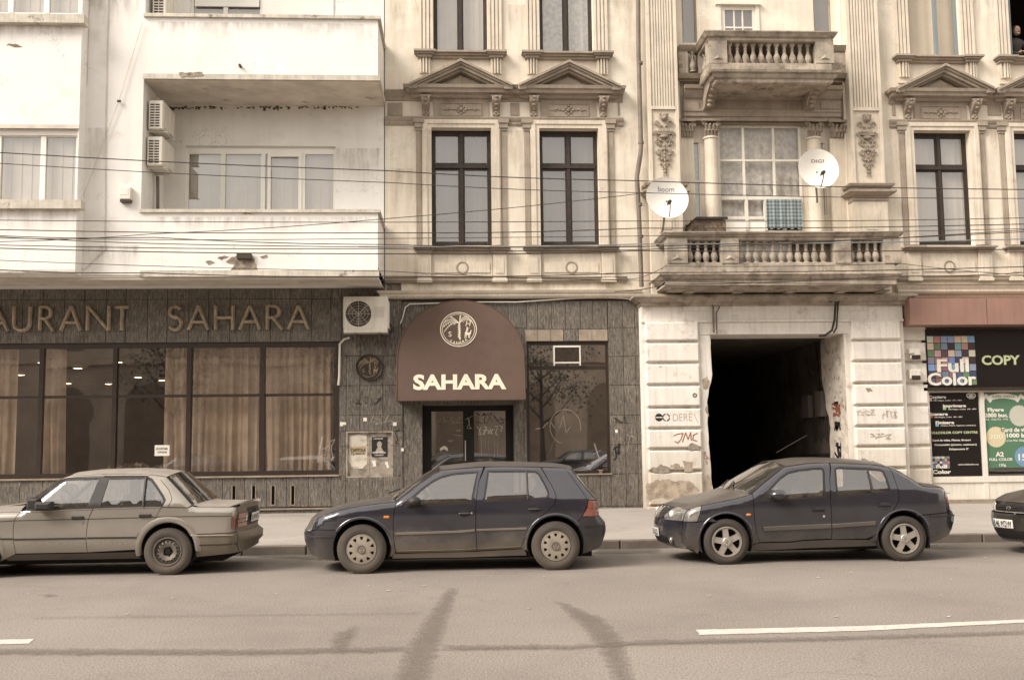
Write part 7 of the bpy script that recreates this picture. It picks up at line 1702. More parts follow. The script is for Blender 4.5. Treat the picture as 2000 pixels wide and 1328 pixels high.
        if style == 'cap':
            mb = MB().lathe([(.055, y-.012), (.052, y-.020), (.044, y-.020), (.041, y-.012)], (x, 0, z), 'y', 28); stroke(mb, [(x-.03, z+.03), (x, z-.035), (x+.03, z+.03)], .008, y, .017); stroke(mb, [(x-.016, z+.034), (x, z+.002), (x+.016, z+.034)], .006, y, .018); ex.append(obj('emblem', mb, steel, wh)); 
            mb = MB().lathe([(.041, y-.0135), (.001, y-.0145)], (x, 0, z), 'y', 24); ex.append(obj('hub_disc', mb, hubcap, wh))
        elif style == 'alloy':
            mb = MB().lathe([(.001, y-.006), (.05, y-.004), (.06, y+.006)], (x, 0, z), 'y', 24); ex.append(obj('hub_cap', mb, alloy, wh, smooth=True)); mb = MB(); stroke(mb, [(x, z+.02), (x-.012, z), (x, z-.02), (x+.012, z), (x, z+.02)], .005, y, .008); mb.lathe([(.007, y-.0), (.0005, y-.0)], (x-.035, 0, z), 'y', 8); ex.append(obj('emblem', mb, steel, wh))
        else:
            mb = MB().lathe([(.001, y+.03), (.035, y+.03), (.04, y+.05)], (x, 0, z), 'y', 16)
            for k in range(5): a = 2*pi*k/5; mb.lathe([(.001, y+.028), (.011, y+.028), (.011, y+.06)], (x+.06*cos(a), 0, z+.06*sin(a)), 'y', 6)
            ex.append(obj('hub', mb, underm, wh))
        for e_ in ex: m = inst(e_, hubs[1])
        return x, z
    def well(s, cx, cz, r):
        n = 20; vs = []
        for i in range(n+1):
            a = radians(-25)+radians(230)*i/n; vs += [(cx+r*cos(a), s.Yn+.03, cz+r*sin(a)), (cx+r*cos(a), s.Yn+.32, cz+r*sin(a))]
        mb = MB().add(vs, [(2*i, 2*i+2, 2*i+3, 2*i+1) for i in range(n)]); vs = [(cx, s.Yn+.32, cz)]+[(cx+r*cos(radians(-25+230*i/n)), s.Yn+.32, cz+r*sin(radians(-25+230*i/n))) for i in range(n+1)]
        mb.add(vs, [(0, i+1, i+2) for i in range(n)]); o = obj('wheel_well', mb, underm, s.t); m = inst(o, s.t); m.scale = (1, -1, 1)
    def lip(s, cx, cz, r, a0, a1, mat=None, w=.035):
        """rolled wheel-arch lip"""
        f = s.side(0); vs = []; n = 26
        for i in range(n+1):
            a = radians(a0+(a1-a0)*i/n)
            for rr_, o_ in ((r-.004, .02), (r, -.008), (r+w*.5, -.012), (r+w, 0.001)): p = f(cx+rr_*cos(a), cz+rr_*sin(a)); vs.append((p[0], p[1]+o_, p[2]))
        o = obj('arch_lip', MB().add(vs, [(i*4+k, i*4+k+1, i*4+5+k, i*4+4+k) for i in range(n) for k in range(3)]), mat or s.paint, s.t, smooth=80); m = inst(o, s.t); m.scale = (1, -1, 1)
    def handle(s, px, py, wpx, hpx, mat, style='oval'):
        x, z = s.P(px, py); w = s.P(px+wpx, py)[0]-x; h = w*hpx/wpx; y = s.Yn+s.inset(x, z)
        mb = MB(); 
        if style == 'oval':
            mb.add([(x+w*cos(a*pi/8), y-.0035, z+h*sin(a*pi/8)) for a in range(16)], [tuple(range(15, -1, -1))]); o = obj('handle_recess', mb, seal, s.t); m = inst(o, s.t); m.scale = (1, -1, 1)
            mb = MB(); mb.ell((x, y-.012, z-h*.05 if True else z), (w*1.12, .014, h*.30), 14, 6)
        elif style == 'flap':
            mb.add([(x+w*cos(a*pi/8), y-.0035, z+h*sin(a*pi/8)) for a in range(16)], [tuple(range(15, -1, -1))]); o = obj('handle_recess', mb, seal, s.t); m = inst(o, s.t); m.scale = (1, -1, 1)
            mb = MB(); mb.add([(x+w*cos(a*pi/8), y-.014, z+h*(.12+.95*sin(a*pi/8))) for a in range(9)]+[(x-w, y-.004, z+h*.1), (x+w, y-.004, z+h*.1)], [tuple(range(8, -1, -1))]); mb.ell((x, y-.006, z-h*.75), (w*.8, .006, h*.2), 10, 4)
        else: mb.box(x-w, x+w, y-.022, y-.0, z-h*.5, z+h*.5, c=.006)
        o = obj('door_handle', mb, mat, s.t, smooth=40); m = inst(o, s.t); m.scale = (1, -1, 1)
def cv(ox, oy, k): return lambda x, y: (ox+x/k, oy+y/k)
cA, cB, cC, cD, cE, cF = cv(590, 890, 5.532), cv(890, 890, 5.532), cv(1280, 890, 6.037), cv(1570, 890, 6.035), cv(0, 900, 5.773), cv(260, 900, 5.775)
def secpts(c, pts): return [(*c(a, b), d, e) for a, b, d, e in pts]
def arc(cx, cz, r, a0, a1, n=18): return [(cx+r*cos(radians(a0+(a1-a0)*i/n)), cz+r*sin(radians(a0+(a1-a0)*i/n))) for i in range(n+1)]

# ---------------------------------------------------------------- the hatchback
navy = MAT('navy_paint', (.024, .024, .033), rough=.14, var=.12, vscale=2.5, spec=.7, coat=.8, fine=.04, bump=0, dirt=(dust, .12, .55, .62), stain=((.06, .055, .05), 2.2, .5, .8, .2))
navyc = MAT('navy_bumper', (.030, .028, .032), rough=.35, var=.12, vscale=2.5, spec=.6, coat=.2, fine=.04, bump=0, dirt=((.20, .165, .125), .1, .42, .5))
roofdust = MAT('navy_paint_dusty', (.085, .075, .068), rough=.5, var=.15, vscale=3, spec=.4, coat=.1, fine=.1, bump=.02)
Yg = -8.84
g = Car('hatchback_car', 'dusty navy hatchback with silver wheel covers parked before the canopy entrance', Yg, .865, navy, .93, .40, cA(60, 900), cB(1640, 760), [
    ('bumper_f', 'z', secpts(cA, [(155, 1115, -.10, 0), (125, 1060, -.13, 0), (105, 1000, -.15, 0), (92, 940, -.16, 0), (82, 870, -.16, 0), (88, 822, -.15, 0)])),
    ('face', 'z', secpts(cA, [(88, 822, -.15, 0), (108, 780, -.14, 0), (122, 740, -.13, .005), (142, 700, -.12, .01), (172, 668, -.10, .02)])),
    ('hood', 'x', secpts(cA, [(172, 668, -.10, .02), (250, 632, -.08, .025), (400, 588, -.06, .03), (600, 547, -.04, .03), (800, 520, -.06, .03), (1015, 497, -.10, .03)])),
    ('screen', 'x', secpts(cA, [(1015, 497, -.10, .03), (1150, 390, -.09, .03), (1300, 275, -.07, .035), (1420, 195, -.05, .04), (1500, 157, -.03, .045)])),
    ('roof', 'x', [(*cA(1500, 157), -.03, .045), (*cA(1700, 135), 0, .05), (*cB(300, 116), 0, .055), (*cB(600, 114), 0, .055), (*cB(900, 118), 0, .05), (*cB(1150, 128), 0, .045), (*cB(1262, 148), .03, .04)]),
    ('rear_glass', 'z', secpts(cB, [(1262, 148, .03, .04), (1340, 250, .06, .02), (1430, 362, .06, .01), (1500, 445, .06, 0), (1532, 480, .06, 0)])),
    ('tail', 'z', secpts(cB, [(1532, 480, .06, 0), (1545, 560, .06, 0), (1552, 652, .06, 0)])),
    ('bumper_r', 'z', secpts(cB, [(1552, 652, .06, 0), (1605, 712, .06, 0), (1628, 755, .06, 0), (1625, 830, .05, 0), (1605, 900, .04, 0), (1585, 950, .03, 0), (1560, 992, .02, 0)]))], None, aF=.17, LF=.5, aR=.12, LR=.35)
g.roofz = 1.42
fx, fz_ = g.wheel(*cA(642, 1040), .312, .183, 'cap'); rx, rz_ = g.wheel(*cB(1083, 1005), .312, .183, 'cap')
AR = .365; af = lambda a0, a1: arc(fx, fz_+.015, AR, a0, a1); arr = lambda a0, a1: arc(rx, rz_+.02, AR, a0, a1)
p = g.PP; ed = lambda nm: [q[:2] for q in g.sec[nm][1]]
sf_ = fz_-.075; 
g.panel('bumper', ed('bumper_f')[::-1]+p(cA, (155, 1115))[:0]+[(fx-AR+.02, .155)]+af(195, 150)+p(cA, (370, 800), (155, 797)), navyc)
g.panel('fender', p(cA, (155, 797), (370, 800))+af(146, -22)+p(cA, (1010, 1050), (990, 900), (983, 760), (988, 650), (1005, 560), (1018, 500))+ed('hood')[::-1]+ed('face')[::-1][4:-6])
wf = p(cA, (1095, 560), (1112, 500), (1225, 412), (1300, 345), (1400, 272), (1500, 222), (1600, 195))+p(cB, (0, 183), (150, 172), (246, 168), (215, 330), (176, 516), (0, 526))+p(cA, (1240, 548))
g.panel('front_door', p(cA, (1018, 500))+ed('screen')[2:]+[q for q in ed('roof') if q[0] < g.P(*cB(300, 118))[0]-.02]+p(cB, (302, 116), (250, 280), (225, 450), (215, 600), (220, 850), (230, 1025))+p(cA, (1715, 1037), (1015, 1050), (990, 900), (983, 760), (988, 650), (1005, 560)), holes=[wf])
wr = p(cB, (345, 160), (760, 157), (868, 162), (912, 200), (960, 285), (1002, 365), (1013, 420), (990, 460), (780, 476), (294, 508))
r0 = g.P(*cB(302, 118))[0]; r1 = g.P(*cB(912, 118))[0]
rdoor = p(cB, (912, 118), (1000, 260), (1060, 360), (1085, 440), (1070, 520), (1000, 590), (900, 670), (820, 760), (765, 860), (725, 940), (700, 1000))
g.panel('rear_door', [q for q in ed('roof') if r0+.015 < q[0] < r1-.01]+rdoor+p(cB, (232, 1025), (220, 850), (215, 600), (225, 450), (250, 280)), holes=[wr])
g.panel('quarter', [q for q in ed('roof') if q[0] > r1]+ed('rear_glass')+p(cB, (1430, 478), (1420, 560), (1365, 655), (1292, 740))+arr(38, 194)+rdoor[::-1][:-1])
g.panel('rear_bumper', p(cB, (1365, 655))+ed('tail')[-1:]+ed('bumper_r')+[(rx+AR, .19)]+arr(-8, 38)+p(cB, (1292, 740)), navyc)
g.panel('sill', p(cA, (985, 1055), (970, 1110), (1715, 1100))+p(cB, (770, 1075), (745, 1005), (700, 1003), (232, 1030))+p(cA, (1015, 1055)), off=.006)
g.panel('tail_lamp', p(cB, (1432, 478), (1532, 482), (1552, 650), (1367, 654), (1422, 560)), redlens, both=True, step=.05, off=-.003)
g.line(p(cB, (1420, 560), (1548, 562)), .003); g.line(p(cB, (1400, 610), (1550, 606)), .002)
g.window(wf); g.window(wr)
g.panel('mirror_base', p(cA, (1095, 560), (1112, 500), (1225, 412), (1240, 548)), blackplastic, off=-.002, both=True)
g.line(p(cB, (765, 160), (780, 474)), .014)
g.shell([(rx+AR, .22)]+arr(-20, 200)[::1]+[(rx-AR-.03, .2), (fx+AR+.03, .2)]+af(-20, 200)+[(fx-AR, .2)], [wf, wr], None); g.floor(.15, .6)
g.well(fx, fz_+.01, AR); g.well(rx, rz_+.01, AR); g.lip(fx, fz_+.015, AR, -18, 146); g.lip(rx, rz_+.02, AR, 38, 190)
g.sheet('bumper_f', 'bumper_front', navyc); g.sheet('bumper_r', 'bumper_back', navyc); g.sheet('hood', 'bonnet', roofdust); g.sheet('roof', 'roof', roofdust); g.sheet('tail', 'tailgate', navy)
g.sheet('face', 'grille', blackplastic, q0=-.45, q1=.45); g.sheet('face', 'headlight', lampglass, q0=-.865, q1=-.45, off=.002); g.sheet('face', 'headlight', lampglass, q0=.45, q1=.865, off=.002)
u = g.sec['screen'][1]; g.sheet('screen', 'windscreen', carglass, q0=-.81, q1=.81, off=-.004); g.sheet('screen', 'windscreen_seal', seal, q0=-.865, q1=-.80); g.sheet('screen', 'windscreen_seal', seal, q0=.80, q1=.865)
g.sheet('rear_glass', 'rear_window', carglass, q0=-.72, q1=.72, off=-.003); g.sheet('rear_glass', 'tailgate_frame', navy, q0=-.865, q1=-.72); g.sheet('rear_glass', 'tailgate_frame', navy, q0=.72, q1=.865)
g.line(p(cB, (1178, 130), (1425, 470)), .004)
g.strip('side_moulding', p(cA, (1005, 842), (1715, 818))+p(cB, (205, 803)), .032, MAT('moulding_dusty', (.20, .165, .125), var=.1), -.012); g.strip('side_moulding', p(cB, (225, 800), (500, 792), (765, 783)), .026, bpy.data.materials['moulding_dusty'], -.012)
g.strip('sill_edge', p(cA, (1015, 1035), (1715, 1020))+p(cB, (225, 1008)), .03, bpy.data.materials['moulding_dusty'], -.012); g.strip('sill_edge', p(cB, (240, 1008), (700, 985)), .026, bpy.data.materials['moulding_dusty'], -.012)
g.strip('bumper_strip', p(cA, (92, 870), (200, 872), (325, 872)), .02, blackplastic, -.012); g.strip('bumper_strip', p(cB, (1385, 760), (1600, 748)), .02, blackplastic, -.012)
g.handle(*cB(92, 620), 11, 7, navy); g.handle(*cB(845, 573), 11, 7, navy)
x, z = g.P(*cB(172, 618)); obj('door_lock', MB().lathe([(.001, -.012), (.010, -.012), (.012, -.004)], (x, g.Yn+g.inset(x, z), z), 'y', 12), pale_metal, g.t)
x, z = g.P(*cA(912, 660)); y = g.Yn+g.inset(x, z); obj('turn_signal', MB().box(x-.035, x+.035, y-.01, y, z-.016, z+.016, c=.005), amber, g.t)
x, z = g.P(*cA(1190, 500)); obj('wing_mirror', MB().ell((x+.03, g.Yn-.03, z+.01), (.085, .09, .065), 14, 10).box(x-.07, x+.03, g.Yn-.02, g.Yn+.12, z-.05, z-.01), blackplastic, g.t, smooth=60)
obj('aerial', MB().tube([(g.P(*cB(1050, 90))[0], g.yc, 1.45), (g.P(*cB(1110, 0))[0]+.02, g.yc, 1.68)], .005, 5), wirem, g.t)
obj('wiper', MB().tube([(g.P(*cA(1000, 480))[0]-.1, g.yc-.5, 1.0), (g.P(*cA(1100, 400))[0]-.1, g.yc+.1, 1.03)], .01, 5), wirem, g.t)
g.cabin(g.P(*cB(0, 500))[0]+.15, .52, g.P(*cA(1200, 500))[0]+.1, .92, .93)
mb = MB(); scr = random.Random(4)
for k in range(5): x, z = g.P(*cB(1140+22*k, 555+4*k)); stroke(mb, [(x, z), (x+.012*scr.uniform(-1, 1), z+.03), (x+.02, z+.012)], .008, g.Yn+g.inset(x, z), .002)
obj('scratch_marks', mb, seal, g.t)

# ---------------------------------------------------------------- the dark blue saloon
blue2 = MAT('slate_blue_paint', (.024, .024, .032), rough=.12, var=.12, vscale=2.5, spec=.7, coat=.8, fine=.04, bump=0, dirt=((.16, .13, .10), .1, .50, .65), stain=((.06, .055, .05), 2.2, .5, .8, .2))
hoodd = MAT('slate_blue_dusty', (.095, .082, .07), rough=.42, var=.2, vscale=3, spec=.5, coat=.25, fine=.1, bump=.02)
Yc_ = -8.60
c = Car('sedan_car', 'dark blue saloon with five-spoke wheels parked before the gateway', Yc_, .82, blue2, .95, .42, cC(300, 800), cD(1790, 700), [
    ('bumper_f', 'z', secpts(cC, [(440, 1110, -.19, .0), (370, 1085, -.21, 0), (330, 1010, -.22, 0), (320, 930, -.23, 0), (325, 840, -.23, 0), (335, 778, -.22, 0)])),
    ('face', 'z', secpts(cC, [(335, 778, -.22, 0), (345, 720, -.21, 0), (370, 665, -.19, .005), (420, 625, -.17, .01)])),
    ('hood', 'x', secpts(cC, [(420, 625, -.17, .01), (480, 605, -.16, .02), (540, 590, -.15, .03), (700, 560, -.14, .045), (900, 518, -.14, .05), (1050, 482, -.16, .05), (1145, 450, -.20, .05)])),
    ('screen', 'x', secpts(cC, [(1145, 450, -.20, .05), (1260, 350, -.17, .05), (1400, 232, -.13, .05), (1500, 155, -.10, .055), (1560, 122, -.08, .06)])),
    ('roof', 'x', [(*cC(1560, 122), -.08, .06), (*cC(1700, 102), -.04, .06), (*cD(60, 84), 0, .065), (*cD(300, 78), 0, .065), (*cD(600, 88), 0, .065), (*cD(850, 104), 0, .06), (*cD(985, 124), .05, .05)]),
    ('rear_glass', 'x', secpts(cD, [(985, 124, .05, .05), (1100, 165, .10, .045), (1230, 235, .13, .035), (1340, 310, .15, .03), (1410, 352, .16, .03)])),
    ('boot', 'x', secpts(cD, [(1410, 352, .16, .03), (1500, 362, .14, .035), (1590, 366, .12, .03), (1665, 378, .10, .02)])),
    ('tail', 'z', secpts(cD, [(1665, 378, .10, .02), (1715, 470, .09, 0), (1738, 560, .08, 0), (1745, 600, .08, 0)])),
    ('bumper_r', 'z', secpts(cD, [(1745, 600, .08, 0), (1790, 660, .08, 0), (1800, 700, .08, 0), (1795, 780, .07, 0), (1775, 860, .05, 0), (1750, 905, .03, 0)]))], None, aF=.13, LF=.45, aR=.13, LR=.4)
c.roofz = 1.42
fx, fz_ = c.wheel(*cC(848, 1060), .300, .195, 'alloy', rubber2); rx, rz_ = c.wheel(*cD(1197, 1005), .300, .195, 'alloy', rubber2)
AR = .355; af = lambda a0, a1: arc(fx, fz_+.015, AR, a0, a1); arr = lambda a0, a1: arc(rx, rz_+.02, AR, a0, a1); p = c.PP; ed = lambda nm: [q[:2] for q in c.sec[nm][1]]
hl_ = p(cC, (540, 596), (520, 700), (490, 776))
c.panel('bumper', ed('bumper_f')[::-1]+[(fx-AR+.0, .13)]+af(200, 128)+p(cC, (735, 775), (600, 770), (490, 780)))
c.panel('fender', hl_[::-1]+[q for q in ed('hood') if q[0] > hl_[0][0]+.01]+p(cC, (1150, 470), (1160, 620), (1175, 800), (1200, 950), (1235, 1015), (1200, 1030))+af(-12, 122)+p(cC, (735, 775), (600, 770)))
c.panel('headlight', hl_+ed('face')[1:]+[q for q in ed('hood') if q[0] < hl_[0][0]-.01], lampglass, step=.05, off=-.002)
wf = p(cC, (1375, 395), (1400, 330), (1470, 250), (1560, 190), (1680, 160), (1811, 147))+p(cD, (100, 138), (200, 138), (235, 155), (247, 200), (247, 490), (0, 510))+p(cC, (1620, 530), (1480, 540), (1240, 540), (1240, 500))
wf = p(cC, (1240, 545), (1245, 500), (1330, 400), (1400, 325), (1470, 250), (1560, 190), (1680, 160), (1811, 147))+p(cD, (100, 138), (200, 138), (235, 155), (247, 200), (247, 490), (0, 510))+p(cC, (1620, 528), (1480, 536))
s0 = c.P(*cD(295, 80))[0]; s1 = c.P(*cD(1000, 130))[0]
c.panel('front_door', ed('screen')[1:]+[q for q in ed('roof') if q[0] < s0-.02]+p(cD, (295, 80), (305, 300), (312, 500), (325, 975))+p(cD, (0, 990))+p(cC, (1600, 1010), (1235, 1018), (1200, 950), (1175, 800), (1160, 620), (1150, 470)), holes=[wf])
wr = p(cD, (360, 170), (375, 140), (420, 130), (740, 142), (900, 158), (945, 180), (985, 270), (1030, 410), (1015, 438), (820, 458), (375, 490))
rdoor = p(cD, (1000, 132), (1060, 250), (1100, 360), (1125, 470), (1115, 540), (1050, 650), (960, 780), (890, 880), (830, 940), (740, 975))
c.panel('rear_door', [q for q in ed('roof') if s0+.01 < q[0] < s1-.02]+rdoor+p(cD, (325, 985), (312, 500), (305, 300)), holes=[wr])
c.panel('quarter', ed('rear_glass')[2:]+ed('boot')+p(cD, (1655, 400), (1655, 480), (1690, 560), (1735, 600), (1690, 665), (1330, 700))+arr(62, 190)+p(cD, (880, 1030), (760, 1000))+rdoor[::-1][1:])
c.panel('tail_lamp', ed('tail')+p(cD, (1690, 560), (1655, 480), (1655, 400)), redlens, step=.05, off=-.004)
c.panel('rear_bumper', ed('bumper_r')+[(rx+AR, .2)]+arr(-8, 58)+p(cD, (1330, 705), (1690, 668)))
c.panel('sill', p(cC, (1205, 1030), (1235, 1025), (1600, 1018))+p(cD, (0, 998), (325, 985), (740, 985), (880, 1035), (900, 1060), (0, 1090))+p(cC, (1130, 1125), (1120, 1060)), off=.005)
c.window(wf, seal_w=.026); c.window(wr, seal_w=.026); c.panel('mirror_base', p(cC, (1240, 545), (1245, 500), (1330, 400), (1395, 395), (1420, 536)), blackplastic, off=-.002)
c.line(p(cD, (745, 142), (815, 440)), .014); c.line(p(cD, (1662, 440), (1722, 440)), .003)
c.shell([(rx+AR, .2)]+arr(-20, 200)+[(rx-AR-.03, .19), (fx+AR+.03, .17)]+af(-20, 200)+[(fx-AR, .17)], [wf, wr], None); c.floor(.15, .6, .45)
c.well(fx, fz_+.01, AR); c.well(rx, rz_+.01, AR); c.lip(fx, fz_+.015, AR, -10, 175, w=.025); c.lip(rx, rz_+.02, AR, 0, 185, w=.025)
c.sheet('bumper_f', 'bumper_front', blue2); c.sheet('bumper_r', 'bumper_back', blue2); c.sheet('hood', 'bonnet', hoodd, step=.07); c.sheet('roof', 'roof', hoodd); c.sheet('boot', 'boot_lid', hoodd); c.sheet('tail', 'tail_panel', blue2)
c.sheet('screen', 'windscreen', carglass, q0=-.76, q1=.76, off=-.004); c.sheet('rear_glass', 'rear_window', carglass, q0=-.72, q1=.72, off=-.004)
for nm in ('screen', 'rear_glass'):
    for q0, q1 in ((-.82, -.755), (.755, .82)): c.sheet(nm, 'screen_seal', seal, q0=q0, q1=q1)
c.sheet('face', 'face_panel', blue2, off=-.004)
zf0, zf1 = c.sec['face'][1][0][1], c.sec['face'][1][-1][1]
for sg in (-1, 1): c.sheet('face', 'headlight', lampglass, poly=[(zf0+.01, sg*.82), (zf0+.01, sg*.42), (zf0+.05, sg*.36), (zf1-.0, sg*.50), (zf1, sg*.82)], off=.004, step=.05)
for sg in (-1, 1):
    gr = c.sheet('face', 'grille', blackplastic, poly=[(zf0+.02, sg*.10), (zf0+.03, sg*.36), (zf1-.03, sg*.42), (zf1-.01, sg*.10)], off=.004, step=.05); fnf = c.S('face', .008)
    for k in range(6): zz = zf0+.035+.018*k; obj('grille_bar', MB().tube([fnf(zz, sg*(.11+.03*j)) for j in range(9)], .004, 5), hoodd, gr)
    obj('grille_trim', MB().tube([fnf(zf0+.02+.02*j, sg*.105) for j in range(8)], .008, 6), alloy, gr)
fnf = c.S('face', .012); mb = MB(); dm = [(.03, 0), (.085, -.045), (.14, 0), (.085, .045), (.03, 0)]; mb.tube([fnf(zf0+a, b) for a, b in dm], .011, 6); obj('badge', mb, alloy, c.t)
c.sheet('face', 'badge_backing', blackplastic, poly=[(zf0, -.10), (zf1-.005, -.10), (zf1-.005, .10), (zf0, .10)], off=.002)
# plate, intake and fog lamp on the bumper
zb0, zb1 = c.sec['bumper_f'][1][0][1], c.sec['bumper_f'][1][-1][1]; fnb = c.S('bumper_f', .012)
pz = zb1-.17; pl_ = c.sheet('bumper_f', 'number_plate', plate_m, poly=[(pz-.055, -.26), (pz+.055, -.26), (pz+.055, .26), (pz-.055, .26)], off=.014, step=.08)
def plate_text(car, fn, z, txt, h, par, q0=-.22, q1=.22, flip=1, mat=ink):
    vs, fs = text_geo(txt, h, .015, .001); w = max(v[0] for v in vs); mb = MB(); mb.add([fn(z+v[1], q1-(v[0]/w)*(q1-q0)) if flip > 0 else fn(z+v[1], q0+(v[0]/w)*(q1-q0)) for v in vs], fs); return obj('plate_lettering', mb, mat, par)
plate_text(c, c.S('bumper_f', .017), pz-.035, 'B 55 XLZ', .07, pl_)
c.sheet('bumper_f', 'air_intake', underm, poly=[(zb0+.07, -.52), (zb0+.15, -.52), (zb0+.17, -.3), (zb0+.17, .3), (zb0+.15, .52), (zb0+.07, .52)], off=.004, step=.07)
for sg in (-1, 1): pt = Vector(c.S('bumper_f', .006)(zb0+.12, sg*.60)); obj('fog_lamp', MB().ell(pt, (.03, .045, .045), 12, 8), lampglass, c.t, smooth=True)
for sg in (-1, 1):
    for q in (.6,): pt = Vector(c.S('face', .0)((zf0+zf1)/2, sg*.56)); obj('lamp_reflector', MB().ell(pt, (.035, .05, .05), 12, 8), paper, c.t, smooth=True)
mdc = MAT('moulding_grey', (.11, .095, .078), var=.1); c.strip('side_moulding', p(cC, (1270, 862), (1811, 838))+p(cD, (318, 826)), .062, mdc, -.02); c.strip('side_moulding', p(cD, (328, 826), (840, 792)), .055, mdc, -.02)
c.strip('bumper_strip', p(cD, (1480, 712), (1790, 700)), .02, blackplastic, -.01)
c.handle(*cD(172, 642), 12.5, 6.8, blue2, 'flap'); c.handle(*cD(948, 588), 12.5, 6.8, blue2, 'flap')
x, z = c.P(*cD(236, 712)); obj('door_lock', MB().lathe([(.001, -.012), (.015, -.012), (.017, -.004)], (x, c.Yn+c.inset(x, z), z), 'y', 12), pale_metal, c.t)
x, z = c.P(*cC(1100, 694)); y = c.Yn+c.inset(x, z); obj('turn_signal', MB().ell((x, y-.002, z), (.036, .010, .018), 14, 6), amber, c.t, smooth=True)
x, z = c.P(*cC(1420, 455)); obj('wing_mirror', MB().ell((x+.0, c.Yn-.10, z), (.115, .09, .068), 18, 12), blue2, c.t, smooth=True); x2, z2 = c.P(*cC(1340, 490)); obj('mirror_arm', MB().tube([(x2+.0, c.Yn+.06, z2), (x-.03, c.Yn-.06, z-.03)], .03, 8), blackplastic, c.t)
for dx_ in (0, .32): x, z = c.P(*cC(1130, 450)); obj('wiper', MB().tube([(x-.22+dx_*.1, c.yc-.45+dx_*1.6, 1.0), (x-.05+dx_*.2, c.yc-.1+dx_*1.6, 1.07)], .010, 5), wirem, c.t)
x, z = c.P(*cC(1560, 122)); obj('aerial', MB().tube([(x+.05, c.yc, 1.46), (x+.5, c.yc, 1.70)], .005, 5), wirem, c.t)
c.cabin(c.P(*cD(60, 500))[0]+.1, .52, c.P(*cC(1350, 500))[0]+.1, .92, .95)

# ---------------------------------------------------------------- the old beige saloon on the left
beige = MAT('champagne_paint', (.36, .33, .285), rough=.20, var=.06, vscale=2, metal=.45, coat=.55, fine=.04, bump=0, dirt=((.17, .135, .10), .1, .50, .55))
beiged = MAT('champagne_paint_dusty', (.32, .285, .245), rough=.5, var=.12, vscale=4, metal=.1, coat=.1, fine=.12, bump=.03, stain=((.46, .41, .34), 6, .6, .7, .5))
chrome = MAT('chrome_trim', (.75, .70, .62), rough=.2, metal=.8, var=.05, bump=0)
Yb_ = -8.58
b = Car('saloon_car', 'old beige saloon with steel wheels parked at the left edge before the restaurant', Yb_, .82, beige, .91, .42, cE(-740, 700), cF(1165, 700), [
    ('bumper_f', 'z', secpts(cE, [(-1150, 1080, -.08, 0), (-1190, 1000, -.10, 0), (-1210, 900, -.10, 0), (-1200, 830, -.10, 0)])),
    ('face', 'z', secpts(cE, [(-1200, 830, -.10, 0), (-1185, 750, -.10, 0), (-1165, 670, -.08, .01)])),
    ('hood', 'x', secpts(cE, [(-1165, 670, -.08, .01), (-800, 630, -.05, .03), (-400, 600, -.03, .035), (0, 580, -.04, .04), (225, 575, -.12, .04)])),
    ('screen', 'x', secpts(cE, [(225, 575, -.12, .04), (400, 425, -.10, .04), (560, 300, -.07, .045), (690, 210, -.05, .05), (760, 180, -.03, .055)])),
    ('roof', 'x', [(*cE(760, 180), -.03, .055), (*cE(1000, 155), 0, .06), (*cE(1400, 148), 0, .065), (*cF(0, 148), 0, .065), (*cF(200, 155), 0, .06), (*cF(365, 178), .05, .055)]),
    ('rear_glass', 'x', secpts(cF, [(365, 178, .05, .055), (460, 280, .07, .045), (560, 390, .08, .04), (655, 498, .09, .035)])),
    ('boot', 'x', secpts(cF, [(655, 498, .09, .035), (690, 516, .08, .04), (900, 518, .06, .04), (1160, 522, .06, .04)])),
    ('tail', 'z', secpts(cF, [(1160, 522, .06, .04), (1165, 610, .065, .01), (1150, 700, .07, 0), (1150, 805, .07, 0)])),
    ('bumper_r', 'z', secpts(cF, [(1150, 805, .08, 0), (1165, 835, .16, 0), (1172, 900, .17, 0), (1160, 945, .12, 0), (1180, 1000, .05, 0), (1190, 1030, .02, 0)]))], None, aF=.08, LF=.3, aR=.05, LR=.18, zlow=.45)
b.roofz = 1.36
wpx = b.P(*cF(381, 1055)); rx, rz_ = b.wheel(*cF(384, 1055), .300, .178, 'steel'); fpx = 384-14.83*100*1.0
fx, fz_ = b.wheel(*cE(-1500+1500-290*5.773/5.773-0, 1080), .300, .178, 'steel') if False else b.wheel(cF(384, 1055)[0]-2.57*149, 1090, .300, .178, 'steel')
AR = .345; af = lambda a0, a1: arc(fx, fz_+.02, AR, a0, a1); arr = lambda a0, a1: arc(rx, rz_+.03, AR, a0, a1); p = b.PP; ed = lambda nm: [q[:2] for q in b.sec[nm][1]]
b.panel('bumper', ed('bumper_f')[::-1]+[(fx-AR, .2)]+af(190, 150)+p(cE, (-900, 830)))
b.panel('fender', ed('face')[::-1]+p(cE, (-900, 830))+af(148, -20)+p(cE, (180, 1045), (150, 900), (148, 760), (165, 660), (222, 580))+ed('hood')[::-1][1:])
wf = p(cE, (240, 560), (265, 530), (430, 415), (580, 300), (700, 225), (760, 202), (1122, 183), (1060, 340), (985, 530))+p(cE, (985, 532))
b.panel('front_door', p(cE, (222, 580))+ed('screen')[1:]+[q for q in ed('roof') if q[0] < b.P(*cE(1185, 150))[0]]+p(cE, (1185, 160), (1110, 380), (1048, 538), (1000, 640), (975, 800), (970, 900), (985, 1030), (180, 1045), (150, 900), (148, 760), (165, 660)), holes=[p(cE, (240, 568), (258, 535), (430, 405), (580, 290), (700, 212), (760, 190), (1185, 178), (1110, 380), (1048, 535), (640, 555))])
doorw = p(cE, (240, 568), (258, 535), (430, 405), (580, 290), (700, 212), (760, 190), (1185, 178), (1110, 380), (1048, 535), (640, 555))
